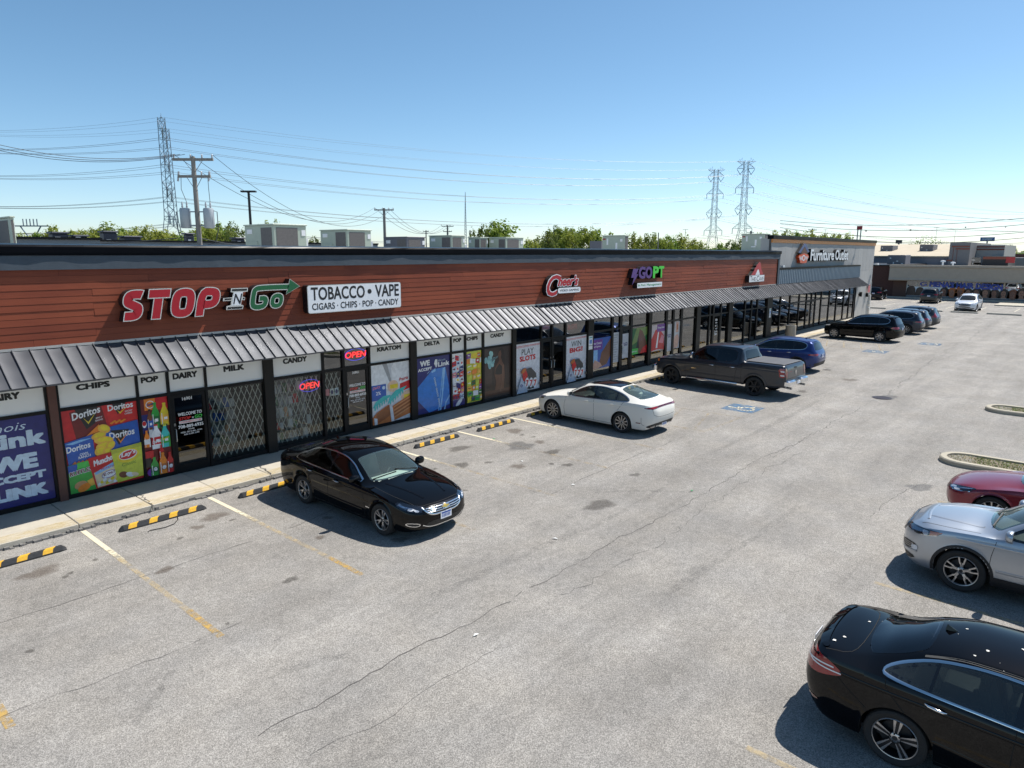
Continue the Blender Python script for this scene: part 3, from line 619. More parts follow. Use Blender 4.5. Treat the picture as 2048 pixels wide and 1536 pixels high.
def pier(a, c, par=mall, mat=None, name='pier'): MB().bbox(PX(a), PX(c), YW-.10, YW+.1, ZS-.005, ZTOP, .008).build(name, mat or BLK2, par)
BRN = M('brown_pier_paint', (.115, .045, .032), .55, var=.15, vscale=6)
x_link0 = 1.4
B['link'] = bay(x_link0, PX(86), mall, top='white')
mull(86, 91.5); pier(91.5, 109, mat=BRN); mull(109, 114.8)
seg('chips', 114.8, 268.4, 'w', top='white'); mull(268.4, 274); seg('pop', 274, 330, 'w', top='white'); mull(330, 336); seg('d1', 336, 406, 'door', top='white', hand='L'); mull(406, 411); seg('milk', 411, 523.5, 'w', top='white', low_mat=LGL)
pier(523.5, 542.7); seg('candy', 542.7, 641, 'w', top='white', low_mat=LGL); mull(641, 646); seg('nar', 646, 682, 'w', low_mat=LGL); mull(682, 687); seg('d2', 687, 734, 'door', hand='L'); mull(734, 738.6); seg('krat', 738.6, 817, 'w', top='white')
pier(817, 830); seg('delta', 830, 899, 'w', top='white'); mull(899, 902); seg('pop2', 902, 927, 'w', top='white'); mull(927, 931); seg('chips2', 931, 962.5, 'w', top='white'); mull(962.5, 967); seg('candy2', 967, 1022, 'w', top='white')
pier(1022, 1029.5); seg('play', 1029.5, 1080.5, 'w'); mull(1080.5, 1083); seg('d3', 1083, 1102, 'door', hand='R'); mull(1102, 1105); seg('d4', 1105, 1129, 'door', hand='L'); mull(1129, 1131.7); seg('win', 1131.7, 1173.8, 'w')
pier(1173.8, 1185); seg('g1', 1185, 1222.6, 'w'); mull(1222.6, 1226.5); seg('g2', 1226.5, 1239, 'w'); mull(1239, 1243.5); seg('d5', 1243.5, 1260, 'door', hand='L'); mull(1260, 1264.6); seg('g3', 1264.6, 1295.5, 'w'); pier(1295.5, 1301.7); seg('g4', 1301.7, 1331, 'w'); mull(1331, 1335); seg('g5', 1335, 1345, 'w'); mull(1345, 1348.6); seg('g6', 1348.6, 1361, 'w'); mull(1361, 1365); seg('g7', 1365, 1391.6, 'w')
pier(1391.6, 1399.5); seg('c1', 1399.5, 1418, 'w'); mull(1418, 1420.5); seg('c2', 1420.5, 1425.5, 'w'); mull(1425.5, 1428); seg('d6', 1428, 1440.5, 'door', hand='L'); mull(1440.5, 1443); seg('c3', 1443, 1456, 'w'); pier(1456, 1464); seg('c4', 1464, 1489, 'w'); mull(1489, 1491.2); seg('c5', 1491.2, 1502, 'w'); mull(1502, 1504); seg('c6', 1504, 1513.6, 'w'); mull(1513.6, 1515.6); seg('c7', 1515.6, 1533, 'w'); pier(1533, 1543)
gm = [1543, 1560.9, 1580, 1598.4, 1613.2, 1623, 1631.3, 1642.8, 1659, 1673.8, 1688.2, 1699.2, 1708.5]
for i, (a, c) in enumerate(zip(gm, gm[1:])):
    if i in (4, 5): seg('f%d' % i, a+.6, c-.6, 'door', par=store, hand='R' if i == 4 else 'L')
    else: seg('f%d' % i, a+(.0 if i == 0 else .6), c-.6, 'w', par=store)
    mull(c-.6, c+.6 if c < 1708 else 1711.5, par=store)
# small things fixed to doors and glass are modelled with the signs below

# --- grey panel building
GW = M('grey_wall_panel', (.40, .395, .38), .8, var=.07, vscale=1.6, bump=.25, bscale=55); GWb = M('grey_wall_panel_b', (.375, .372, .36), .8, var=.07, vscale=1.6, bump=.25, bscale=55)
YG = 17.80; XG0, XG1 = 46.42, 71.5
def wpanel(x0, x1, z0, z1): MB().box(x0+.006, x1-.006, YG, YG+.06, z0+.005, z1-.005).build('wall_panel', random.choice((GW, GWb)), store)
nx = 20; dx = (XG1-XG0)/nx
xe = B['f11'][1]+.16
for i in range(nx):
    a, c = XG0+i*dx, XG0+(i+1)*dx
    wpanel(a, c, 4.28, 6.50)
    if c > xe: wpanel(max(a, xe), c, 2.22, 4.28); wpanel(max(a, xe), c, .13, 2.22)
    else: wpanel(a, c, 3.2, 4.28)
MB().box(XG0, XG1, YG+.062, YG+.2, 3.2, 6.75).build('wall_core', M('panel_joint', (.10, .10, .10), .9), store)
MB().box(xe, XG1, YG+.062, YG+.2, .0, 3.2).build('wall_core', M('panel_joint', (.10, .10, .10), .9), store)
MB().box(XG1-.06, XG1, YG+.2, YG+1.6, 0, 6.75).build('side_wall', GW, store); MB().box(XG1-.06, XG1, YG+1.6, 40, 0, 5.45).build('side_wall', GW, store)
MB().box(XG0-.02, XG0+.15, YG+.2, YG+.75, 3, 6.75).build('side_wall', GW, store)
MB().box(XG0, XG1-.07, YG+.21, 40, 5.2, 5.45).build('roof_deck', M('roof_membrane', (.42, .41, .39)), store)
wavy_strip([(YG-.05, 6.47, 1), (YG-.05, 6.70, 1), (YG+.05, 6.70, 0), (YG+.05, 6.47, 0)], XG0-.04, XG1+.05, .4, .012, 13, 'orange_band', M('orange_trim', (.62, .22, .035), .45), store)
wavy_strip([(YG-.10, 6.70, 1), (YG-.11, 6.92, .5), (YG-.09, 6.95, 0), (YG+.3, 6.97, 0), (YG+.3, 6.70, 0)], XG0-.06, XG1+.08, .4, .01, 17, 'coping', COPE, store)
cg = MB(); xx = XG0-.0; pr = []
while xx < 65.06: pr += [(xx, YF-.0), (xx+.15, YF-.0), (xx+.18, YF-.045), (xx+.30, YF-.045), (xx+.33, YF)]; xx += .33
for (x0, y0), (x1, y1) in zip(pr, pr[1:]): cg.quad((x0, y0, 3.76), (x1, y1, 3.76), (x1, y1, 4.70), (x0, y0, 4.70))
cg.build('corrugated_panel', M('blue_grey_corrugated', (.20, .25, .30), .42, .3), store, fix=False)
MB().box(65.0, 65.06, YF, YG, 3.72, 4.7).build('panel_return', M('blue_grey_corrugated', (.2, .25, .3)), store)
MB().box(XG0, 65.12, YF-.06, YG, 4.70, 4.82).build('ledge_cap', COPE, store)
# fittings on the end wall
def small_thing(name, lab, cat, fn):
    mb = MB(); fn(mb); return tag(mb.build(name, None, smooth=40), lab, cat)
def _sconce(mb):
    p = at_y(1717, 589, YG); mb.use(BLK); mb.lathe([(.09, -.18), (.10, .0), (.07, .16), (0, .18)], (p.x, YG-.2, p.z), 'z', 14); mb.box(p.x-.04, p.x+.04, YG-.14, YG, p.z-.04, p.z+.06); mb.box(p.x+.16, p.x+.3, YG-.22, YG-.02, p.z-.16, p.z+.22)
small_thing('wall_lamp', 'small black wall lamp on the grey end wall by the glazing', 'wall lamp', _sconce)
def _util(mb):
    mb.use(M('grey_box_metal', (.6, .6, .58), .5))
    for (xp, y0, y1, w) in ((1737, 590, 600, .22), (1736, 603, 609, .25), (1735, 615, 620, .28)):
        a = at_y(xp, y1, YG); c = at_y(xp, y0, YG); mb.box(a.x-w/2, a.x+w/2, YG-.16, YG, a.z, c.z)
    a = at_y(1736, 625, YG); mb.tube([(a.x, YG-.05, .2), (a.x, YG-.05, 3.2)], .035, 8)
small_thing('meter_box', 'stack of pale meter boxes on a conduit at the wall corner', 'meter box', _util)
def _red(mb):
    a = at_y(1738, 575, YG-.15); mb.use(M('faded_red_sheet', (.55, .16, .16), .6)); mb.box(a.x-.28, a.x+.28, YG-.18, YG-.15, a.z-.45, a.z+.25); mb.use(BLK); mb.box(a.x-.3, a.x-.1, YG-.2, YG-.0, a.z-.85, a.z-.5)
small_thing('fire_alarm_panel', 'faded red alarm panel on the grey wall at the awning end', 'alarm panel', _red)
def _cam(mb):
    p = at_y(1556.5, 532.5, YG); mb.use(M('white_plastic', (.75, .75, .75), .4)); mb.box(p.x-.12, p.x+.16, YG-.38, YG-.2, p.z-.07, p.z+.08); mb.bar((p.x, YG-.3, p.z), (p.x, YG, p.z), .05)
small_thing('security_camera', 'white security camera on the grey wall above the ledge', 'security camera', _cam)
def _cam2(mb):
    p = at_y(1747, 528, YG); mb.use(M('white_plastic', (.75, .75, .75), .4)); mb.box(p.x-.2, p.x+.3, YG-.4, YG-.2, p.z-.08, p.z+.08); mb.bar((p.x, YG-.3, p.z), (p.x, YG, p.z), .05)
small_thing('corner_floodlight', 'white floodlight at the far corner of the grey wall', 'floodlight', _cam2)
# ================================================================== vehicles
def chaikin(P, it=2, closed=True):
    P = [tuple(p) for p in P]
    for _ in range(it):
        Q = []; n = len(P)
        rngk = range(n) if closed else range(n-1)
        if not closed: Q.append(P[0])
        for i in rngk:
            a, b = P[i], P[(i+1) % n]; Q += [(a[0]*.75+b[0]*.25, a[1]*.75+b[1]*.25), (a[0]*.25+b[0]*.75, a[1]*.25+b[1]*.75)]
        if not closed: Q.append(P[-1])
        P = Q
    return P
def inside(p, poly):
    x, y = p; c = False; n = len(poly); j = n-1
    for i in range(n):
        xi, yi = poly[i]; xj, yj = poly[j]
        if (yi > y) != (yj > y) and x < (xj-xi)*(y-yi)/(yj-yi+1e-12)+xi: c = not c
        j = i
    return c
def resample(P, step, closed=True):
    out = []; n = len(P)
    for i in range(n if closed else n-1):
        a = Vector(P[i]).to_2d(); b = Vector(P[(i+1) % n]).to_2d(); L = (b-a).length; k = max(1, int(math.ceil(L/step)))
        out += [tuple(a.lerp(b, t/k)) for t in range(k)]
    if not closed: out.append(tuple(P[-1])[:2])
    return out
def shrink(P, d):
    n = len(P); A = sum(P[i][0]*P[(i+1) % n][1]-P[(i+1) % n][0]*P[i][1] for i in range(n)); sg = 1 if A > 0 else -1; Q = []
    for i in range(n):
        a = Vector(P[i-1]).to_2d(); b = Vector(P[i]).to_2d(); c = Vector(P[(i+1) % n]).to_2d(); e = (b-a).normalized() if (b-a).length > 1e-9 else Vector((0, 0)); f = (c-b).normalized() if (c-b).length > 1e-9 else e
        nn = Vector((-(e+f).y, (e+f).x)); nn = nn.normalized() if nn.length > 1e-6 else Vector((0, 0)); Q.append(tuple(b+nn*d*sg))
    return Q
def smooth_interp(xs, ys):
    """monotone-ish cubic through the points"""
    xs = np.array(xs, float); ys = np.array(ys, float); n = len(xs); h = np.diff(xs); dl = np.diff(ys)/h; m = np.zeros(n); m[0] = dl[0]; m[-1] = dl[-1]
    for i in range(1, n-1): m[i] = 0 if dl[i-1]*dl[i] <= 0 else 2*dl[i-1]*dl[i]/(dl[i-1]+dl[i])
    def f(x):
        x = min(max(x, xs[0]), xs[-1]); i = min(int(np.searchsorted(xs, x, 'right'))-1, n-2); i = max(i, 0); t = (x-xs[i])/h[i]
        return float((2*t**3-3*t*t+1)*ys[i]+(t**3-2*t*t+t)*h[i]*m[i]+(-2*t**3+3*t*t)*ys[i+1]+(t**3-t*t)*h[i]*m[i+1])
    return f
def curve(P): return smooth_interp([p[0] for p in P], [p[1] for p in P])

CHR = M('chrome', (.78, .79, .80), .10, 1.0); CHRd = M('dull_chrome', (.42, .42, .43), .25, 1.0); BPL = M('black_plastic', (.014, .014, .015), .55, var=.15, vscale=20); GBLK = M('gloss_black', (.006, .006, .007), .12, coat=.6)
TYR = M('tyre_rubber', (.018, .018, .018), .75, bump=.25, bscale=60); ALLOY = M('alloy_silver', (.52, .52, .53), .28, .9); ALLOYD = M('alloy_dark', (.03, .03, .032), .35, .5); HUBD = M('brake_dark', (.03, .03, .032), .6, .3)
LENS = glass('lamp_lens', (.85, .87, .9), .06); REDL = M('tail_lamp_red', (.30, .008, .012), .12, coat=1.0); REDD = M('tail_lamp_dark_red', (.11, .004, .006), .12, coat=1.0); AMB = M('amber_lens', (.75, .17, .02), .15, coat=1.0); WHL = M('white_lens', (.75, .76, .78), .12, coat=1.0)
SEATD = M('seat_dark', (.05, .05, .052), .7); SEATL = M('seat_beige', (.42, .40, .35), .7); SEATG = M('seat_grey', (.33, .34, .33), .7); DASH = M('dashboard', (.045, .045, .048), .6); DASHL = M('dashboard_pale', (.50, .52, .49), .7)
PLATE = M('plate_white', (.72, .74, .78), .35); PLATEB = M('plate_blue', (.05, .11, .38), .4); UNDER = M('underbody', (.008, .008, .008), .9)
GLS = {'clear': glass('car_glass_clear', (.80, .93, .88), .06, film=((.36, .52, .50), .085)), 'mid': glass('car_glass_mid', (.34, .40, .39), .06, film=((.3, .36, .36), .05)), 'dark': glass('car_glass_dark', (.05, .055, .055), .055)}  # film colours stand in for sky reflection and the lit interior
def paint(name, col, metal=0.0, rough=.32, flake=.0):
    m = M(name, col, rough, metal, .5 if metal > 0 else .0, .65); return m
WHEELS = {}
def wheel_meshes(style, r, w, rim):
    k = (style, r, w, rim)
    if k in WHEELS: return WHEELS[k]
    h = w/2; ty = MB().lathe([(rim-.005, -h*.80), (rim+.012, -h*.92), (r*.90, -h), (r*.965, -h*.88), (r, -h*.62), (r, h*.62), (r*.965, h*.88), (r*.90, h), (rim+.012, h*.92), (rim-.005, h*.80)], (0, 0, 0), 'x', 36, cap=False)
    tm = ty.mesh('tyre', TYR, 35)
    hb = MB().use(HUBD); hb.lathe([(0, h*.15), (rim*.72, h*.15), (rim*.72, -h*.2), (0, -h*.2)], (0, 0, 0), 'x', 24); hb.use(UNDER); hb.lathe([(rim*.98, h*.72), (rim*.93, h*.1), (rim*.93, -h*.8)], (0, 0, 0), 'x', 30, cap=False)
    hb.lathe([(0, -h*.45), (rim*.95, -h*.45)], (0, 0, 0), 'x', 30, cap=False); hm = hb.mesh('wheel', None, 35)
    rb = MB(); face = {'black5': ALLOYD}.get(style, ALLOY)
    rb.use(ALLOYD if style in ('twotone10', 'split5') else face); rb.lathe([(rim, h*.62), (rim, h*.86), (rim*.955, h*.88), (rim*.93, h*.62)], (0, 0, 0), 'x', 40, cap=False)
    rb.use(face); rb.lathe([(rim*1.002, h*.855), (rim*.985, h*.895), (rim*.95, h*.87)], (0, 0, 0), 'x', 40, cap=False)
    def spoke(a, w0, w1, r0, r1, x0, x1, mat):
        rb.use(mat); ca, sa = math.cos(a), math.sin(a); vs = []
        for (rr, ww, xx) in ((r0, w0, x0), ((r0+r1)/2, (w0*.45+w1*.55)*.92, (x0+x1)/2+.004), (r1, w1, x1)):
            for (t, dx) in ((-1, -.03), (-.72, 0), (.72, 0), (1, -.03)):
                u = ww*t; vs.append((xx+dx, rr*ca-u*sa, rr*sa+u*ca))
        rb.add(vs, [(i*4+k, i*4+k+1, i*4+k+5, i*4+k+4) for i in (0, 1) for k in range(3)])
    fx = h*.80
    if style == 'five_v':        # five forked spokes
        for i in range(5):
            a = 2*math.pi*i/5+.3
            for d in (-.20, .20): spoke(a+d*.6, .020, .014, rim*.16, rim*.58, fx*.80, fx*.98, face); 
            for d in (-.24, .24): spoke(a+d*.85, .014, .017, rim*.50, rim*.97, fx*.97, fx, face)
    elif style == 'twotone10':
        for i in range(10): spoke(2*math.pi*i/10+.15, .011, .020, rim*.16, rim*.97, fx*.86, fx, face)
    elif style == 'split5':      # dark wheel, pairs of bright blades
        for i in range(5):
            a = 2*math.pi*i/5+.4
            for d in (-1, 1):
                spoke(a+d*.085, .020, .022, rim*.22, rim*.97, fx*.9, fx, ALLOYD); rb.use(ALLOY)
                ca, sa = math.cos(a+d*.10), math.sin(a+d*.10); pr = []
                for (rr, uu) in ((rim*.26, .004), (rim*.96, .016)):
                    for t in (-1, 1): pr.append((fx+.003 if rr > .1 else fx*.93+.003, rr*ca-(uu*t+d*.012)*sa, rr*sa+(uu*t+d*.012)*ca))
                rb.add(pr, [(0, 1, 3, 2)])
    elif style == 'black5':
        for i in range(6): spoke(2*math.pi*i/6+.2, .040, .032, rim*.2, rim*.97, fx*.8, fx*.95, ALLOYD); spoke(2*math.pi*i/6+.2+.1, .012, .012, rim*.5, rim*.97, fx*.85, fx*.95, ALLOYD)
    else:                       # multi spoke
        for i in range(7):
            a = 2*math.pi*i/7
            for d in (-.13, .13): spoke(a+d, .018, .018, rim*.2, rim*.97, fx*.88, fx, face)
    rb.use(face if style != 'black5' else ALLOYD); rb.lathe([(rim*.24, fx*.55), (rim*.24, fx*.85), (rim*.18, fx*.93), (0, fx*.93)], (0, 0, 0), 'x', 20)
    rb.use(HUBD); rb.lathe([(rim*.12, fx*.93), (rim*.11, fx*.98), (0, fx*.98)], (0, 0, 0), 'x', 14)
    for i in range(5):
        a = 2*math.pi*i/5+.7; rb.lathe([(.011, fx*.86), (.011, fx*.945), (0, fx*.945)], (0, rim*.20*math.cos(a), rim*.20*math.sin(a)), 'x', 6)
    rm = rb.mesh('rim', None, 30); bm = bmesh.new(); bm.from_mesh(rm); bmesh.ops.recalc_face_normals(bm, faces=bm.faces); bm.to_mesh(rm); bm.free()
    WHEELS[k] = (hm, tm, rm); return WHEELS[k]

class Car:
    """car in its own space: front towards +y, origin on the ground between the axles"""
    def __init__(s, name, label, cat, S, body, trim=None, group=None):
        s.S = S; s.root = empty(name, (0, 0, 0), label, cat, group); s.paint = body; s.trim = trim
        s.L, s.WB, s.FO, s.HW, s.R = S['L'], S['WB'], S['FO'], S['W']/2, S['R']; s.yf = s.WB/2+s.FO
        s.loft(); s.holes = []
    def loft(s):
        S = s.S; L, HW = s.L, s.HW; top = curve(S['top']); belt = curve(S['belt']); yr = curve(S['yr']); crown = curve(S['crown']); sill = curve(S.get('sill', [(0, .26), (.3, .20), (L-.3, .20), (L, .30)]))
        plan = curve(S.get('plan', [(0, .30), (.03, .47), (.08, .63), (.16, .77), (.28, .875), (.45, .945), (.7, .985), (1.1, 1.0), (L-1.1, 1.0), (L-.6, .975), (L-.35, .93), (L-.2, .88), (L-.10, .79), (L-.04, .66), (L, .48)]))
        sh_in = curve(S.get('shin', [(0, .94), (L*.25, .955), (L*.5, .96), (L*.8, .95), (L, .94)]))
        fl = curve(S['flean']); rl = curve(S['rlean']); Ra = S.get('RA', s.R+.045); ax = [s.FO, s.FO+s.WB]
        st = list(np.linspace(0, L, int(L/.075))); st = [q for q in st if all(abs(q-a) > Ra+.02 for a in ax)]+[.02, .05, .09, L-.02, L-.05, L-.09]
        for a in ax:
            st += [a+Ra*math.cos(R(t)) for t in range(0, 181, 9)]+[a-Ra-.004, a+Ra+.004]
        st = sorted(set(round(q, 4) for q in st if 0 <= q <= L)); s.st = st
        prof = S.get('prof', [(0, .93), (.06, .965), (.22, .985), (.45, 1.0), (.62, .998), (.76, .992), (.86, .988), (.93, .980), (1.0, .955)])
        px = [p[0] for p in prof]; py = [p[1] for p in prof]; NS, NU, NT = 13, 8, 10; rows = []
        tz = [0, .05, .12, .22, .34, .46, .58, .68, .77, .85, .91, .96, 1.0]
        for q in st:
            hw = HW*plan(q); zs0 = sill(q); zb = zs0; inarch = False
            for a in ax:
                if abs(q-a) <= Ra+1e-6: zb = max(zb, s.R+math.sqrt(max(0, Ra*Ra-(q-a)**2))); inarch = True
            zt = top(q); zsh = min(belt(q), zt-.01); ysh = hw*sh_in(q)*.985
            pts = [(0, zb), (hw*.80 if not inarch else hw*.72, zb)]
            def Y(z):
                t = (z-zs0)/max(.05, zsh-zs0); return hw*float(np.interp(t, px, py))*(1 if t < .86 else 1)
            fl_ = 0.012 if inarch else 0
            for t in tz: z = zb+(zsh-zb)*t; pts.append((min(Y(z), hw)+(fl_*max(0, 1-t*4)), z))
            y0, z0 = pts[-1]; yR = min(yr(q), y0*.97) if q > .1 else min(yr(q), y0*.9); zR = max(zt-crown(q), z0+.004); zt = max(zt, zR+.002)
            for i in range(1, NU+1):
                t = i/NU; bul = S.get('bulge', .018)*math.sin(math.pi*t)*min(1, (zR-z0)/.3); pts.append((y0+(yR-y0)*t+bul, z0+(zR-z0)*t))
            for i in range(1, NT+1):
                t = i/NT; c = yR*(1-t); f = 1-(c/yR)**2.3; pts.append((c, zR+(zt-zR)*f))
            rows.append(pts)
        s.rows = rows; m = len(rows[0]); vs = []; 
        for q, pts in zip(st, rows):
            for (u, z) in pts:
                d = fl(z)*max(0, 1-q/1.0)**1.6-rl(z)*max(0, 1-(L-q)/.9)**1.6
                vs.append((u, s.yf-q-d, z))
        n = len(st); off = n*m; vs += [(-x, y, z) for x, y, z in vs]; fs = []; mi = []
        for i in range(n-1):
            for k in range(m-1):
                fs.append((i*m+k, i*m+k+1, (i+1)*m+k+1, (i+1)*m+k)); mi.append(1 if k < 2 else 0); fs.append((off+i*m+k, off+(i+1)*m+k, off+(i+1)*m+k+1, off+i*m+k+1)); mi.append(1 if k < 2 else 0)
        for i in (0, n-1):
            for k in range(m-1): fs.append((i*m+k, i*m+k+1, off+i*m+k+1, off+i*m+k)); mi.append(0)
        me = bpy.data.meshes.new('body'); me.from_pydata(vs, [], fs); me.polygons.foreach_set('material_index', mi)
        bm = bmesh.new(); bm.from_mesh(me); bmesh.ops.remove_doubles(bm, verts=bm.verts, dist=.0004); bmesh.ops.recalc_face_normals(bm, faces=bm.faces); bm.to_mesh(me)
        s.bvh = BVHTree.FromBMesh(bm); bm.free(); s.me = me
    # -- projection of flat outlines on the body
    def hit(s, ax, a, b):
        if ax in ('L', 'R'): sg = -1 if ax == 'L' else 1; o = Vector((sg*3, a, b)); d = Vector((-sg, 0, 0))
        elif ax == 'F': o = Vector((a, 8, b)); d = Vector((0, -1, 0))
        elif ax == 'B': o = Vector((a, -8, b)); d = Vector((0, 1, 0))
        else: o = Vector((a, b, 6)); d = Vector((0, 0, -1))
        h = s.bvh.ray_cast(o, d)
        if h[0] is None:
            h = s.bvh.find_nearest(o+d*(3-s.HW if ax in ('L', 'R') else 8-s.L/2 if ax in ('F', 'B') else 5))
        n = h[1]
        if n.dot(d) > 0: n = -n
        return h[0], n
    def conv(s, ax, P):     # outlines are given as (distance from the nose, height) for the sides, (x, z) for the ends, (x, distance) for the top
        return [(s.yf-p[0], p[1]) for p in P] if ax in ('L', 'R') else [(p[0], p[1]) for p in P] if ax in ('F', 'B') else [(p[0], s.yf-p[1]) for p in P]
    def grid_mesh(s, ax, Q, off, res=.07):
        P = resample(Q, res*.7); xs = [p[0] for p in P]; ys = [p[1] for p in P]; inn = shrink(P, res*.45); pts = [Vector(p) for p in P]
        x = min(xs)+res/2
        while x < max(xs):
            y = min(ys)+res/2
            while y < max(ys):
                if inside((x, y), inn): pts.append(Vector((x, y)))
                y += res
            x += res
        n = len(P); r = delaunay_2d_cdt(pts, [(i, (i+1) % n) for i in range(n)], [], 1, 1e-5); vs = []
        for v in r[0]: c, nn = s.hit(ax, v[0], v[1]); vs.append(c+nn*off)
        return vs, [tuple(f) for f in r[2]]
    def patch(s, name, ax, P, mat, off=.004, parent=None, mirror=True, rnd=2, hole=False, res=.07, label=None):
        axes = [ax] if ax in ('F', 'B', 'T') or not mirror else ['L', 'R']; objs = []
        outs = [P]
        if ax in ('F', 'B', 'T') and mirror: outs = [P, [(-a, b) for a, b in P][::-1]]
        for a_ in axes:
            for PP in outs:
                Q = s.conv(a_, PP); Q = chaikin(Q, rnd) if rnd else Q
                vs, fs = s.grid_mesh(a_, Q, off, res); mb = MB().add(vs, fs)
                o = mb.build(name, mat, parent or s.root, 180, fix=False); s.orient(o.data, a_); objs.append(o)
                if hole: s.holes.append((a_, shrink(Q, .012)))
        return objs
    def orient(s, me, ax):
        d = {'L': Vector((-1, 0, 0)), 'R': Vector((1, 0, 0)), 'F': Vector((0, 1, 0)), 'B': Vector((0, -1, 0)), 'T': Vector((0, 0, 1))}[ax]
        if sum(p.normal.dot(d)*p.area for p in me.polygons) < 0: me.flip_normals()
    def ribbon(s, name, ax, P, w, mat, closed=False, off=.0045, parent=None, mirror=True, rnd=2, step=.05, rise=0.0):
        axes = [ax] if ax in ('F', 'B', 'T') or not mirror else ['L', 'R']; outs = [P]
        if ax in ('F', 'B', 'T') and mirror: outs = [P, [(-a, b) for a, b in P]]
        for a_ in axes:
            for PP in outs:
                Q = s.conv(a_, PP); Q = chaikin(Q, rnd, closed) if rnd else Q; Q = resample(Q, step, closed); n = len(Q); mb = MB(); V = []
                for i, p in enumerate(Q):
                    a = Vector(Q[i-1] if (i or closed) else Q[0]); b = Vector(Q[(i+1) % n] if (i < n-1 or closed) else Q[-1]); d = (b-a); d = d.normalized() if d.length > 1e-9 else Vector((1, 0)); nn = Vector((-d.y, d.x))*(w/2)
                    c1, n1 = s.hit(a_, p[0]-nn.x, p[1]-nn.y); c2, n2 = s.hit(a_, p[0]+nn.x, p[1]+nn.y); 
                    if rise: c0, n0 = s.hit(a_, p[0], p[1]); V += [c1+n1*off, c0+n0*(off+rise), c2+n2*off]
                    else: V += [c1+n1*off, c2+n2*off]
                k = 3 if rise else 2; m = n if closed else n-1
                mb.add(V, [(i*k+j, i*k+j+1, ((i+1) % n)*k+j+1, ((i+1) % n)*k+j) for i in range(m) for j in range(k-1)])
                o = mb.build(name, mat, parent or s.root, 180, fix=False); s.orient(o.data, a_)
    def window(s, name, ax, P, gl, mirror=True, frit=.035, rnd=2, trim=None, tw=.022):
        os_ = s.patch(name, ax, P, GLS[gl], .0035, mirror=mirror, hole=True, rnd=rnd)
        if frit:
            for o in os_[:1]: pass
            s.ribbon('window_seal', ax, s_shrink(P, frit*.45), frit, GBLK, True, .0025, mirror=mirror, rnd=rnd)
        if trim: s.ribbon('window_trim', ax, s_shrink(P, -tw*.3), tw, trim, True, .005, mirror=mirror, rnd=rnd, rise=.004)
        return os_
    def finish_body(s):
        me = s.me; bm = bmesh.new(); bm.from_mesh(me); dele = []
        for f in bm.faces:
            c = f.calc_center_median()
            for ax, Q in s.holes:
                n = f.normal
                if ax == 'L': ok = c.x < -.2 and n.x < -.15; p = (c.y, c.z)
                elif ax == 'R': ok = c.x > .2 and n.x > .15; p = (c.y, c.z)
                elif ax == 'T': ok = n.z > .15; p = (c.x, c.y)
                elif ax == 'B': ok = n.y < -.1; p = (c.x, c.z)
                else: ok = n.y > .1; p = (c.x, c.z)
                if ok and inside(p, Q): dele.append(f); break
        bmesh.ops.delete(bm, geom=dele, context='FACES'); bm.to_mesh(me); bm.free()
        for m_ in (s.paint, UNDER): me.materials.append(m_)
        me.polygons.foreach_set('use_smooth', [True]*len(me.polygons)); me.set_sharp_from_angle(angle=R(38)); s.body = link('body', me, s.root)
    def wheels(s, style, rim, w=.235, inset=.015):
        hm, tm, rm = wheel_meshes(style, s.R, w, rim)
        for a in (s.FO, s.FO+s.WB):
            for sg in (-1, 1):
                o = link('wheel', hm, s.root, False); o.location = (sg*(s.HW-w/2-inset), s.yf-a, s.R); o.rotation_euler = (random.uniform(0, 6.28), 0, 0 if sg > 0 else math.pi)
                link('tyre', tm, o, False); link('rim', rm, o, False)
    def arch_trim(s, w, mat, off=.006):
        Ra = s.S.get('RA', s.R+.045)
        for a in (s.FO, s.FO+s.WB): s.ribbon('arch_trim', 'L', [(a-(Ra+w/2)*math.cos(R(t)), s.R+(Ra+w/2)*math.sin(R(t))) for t in range(-12, 193, 8)], w, mat, off=off, rnd=0, rise=.006)
    def interior(s, seat, dash, h=0.0, rear=True):
        S = s.S; cw = S['cowl']; yc = s.yf-cw; z0 = .30+h*.25; zb = S['zbelt']; hw = s.HW-.16
        mb = MB().use(DASH); mb.box(-hw, hw, s.yf-S['cab_end'], yc+.1, z0-.05, z0); mb.use(dash); mb.bbox(-hw+.02, hw-.02, yc-.62, yc+.02, zb-.42, zb-.07, .05); mb.bbox(-hw*.95, hw*.95, yc-.02, yc+.22, zb-.30, zb-.10, .02)
        mb.use(seat)
        for sg in (-1, 1):
            x = sg*.37; y = yc-1.05
            mb.bbox(x-.25, x+.25, y-.42, y+.12, z0+.12, z0+.32, .05); mb.add([(x-.24, y-.40, z0+.25), (x+.24, y-.40, z0+.25), (x+.21, y-.58, z0+.82), (x-.21, y-.58, z0+.82), (x-.24, y-.54, z0+.25), (x+.24, y-.54, z0+.25), (x+.21, y-.68, z0+.82), (x-.21, y-.68, z0+.82)], [(0, 1, 2, 3), (5, 4, 7, 6), (3, 2, 6, 7), (1, 5, 6, 2), (4, 0, 3, 7)])
            mb.bbox(x-.13, x+.13, y-.68, y-.58, z0+.86, z0+1.03, .04)
        if rear:
            y = yc-1.72; mb.bbox(-hw+.05, hw-.05, y-.45, y+.1, z0+.12, z0+.32, .05); mb.add([(-hw+.06, y-.42, z0+.25), (hw-.06, y-.42, z0+.25), (hw-.12, y-.62, z0+.70), (-hw+.12, y-.62, z0+.70), (-hw+.06, y-.6, z0+.2), (hw-.06, y-.6, z0+.2), (hw-.12, y-.72, z0+.70), (-hw+.12, y-.72, z0+.70)], [(0, 1, 2, 3), (5, 4, 7, 6), (3, 2, 6, 7)])
            for sg in (-1, 1): mb.bbox(sg*.36-.13, sg*.36+.13, y-.72, y-.63, z0+.72, z0+.86, .04)
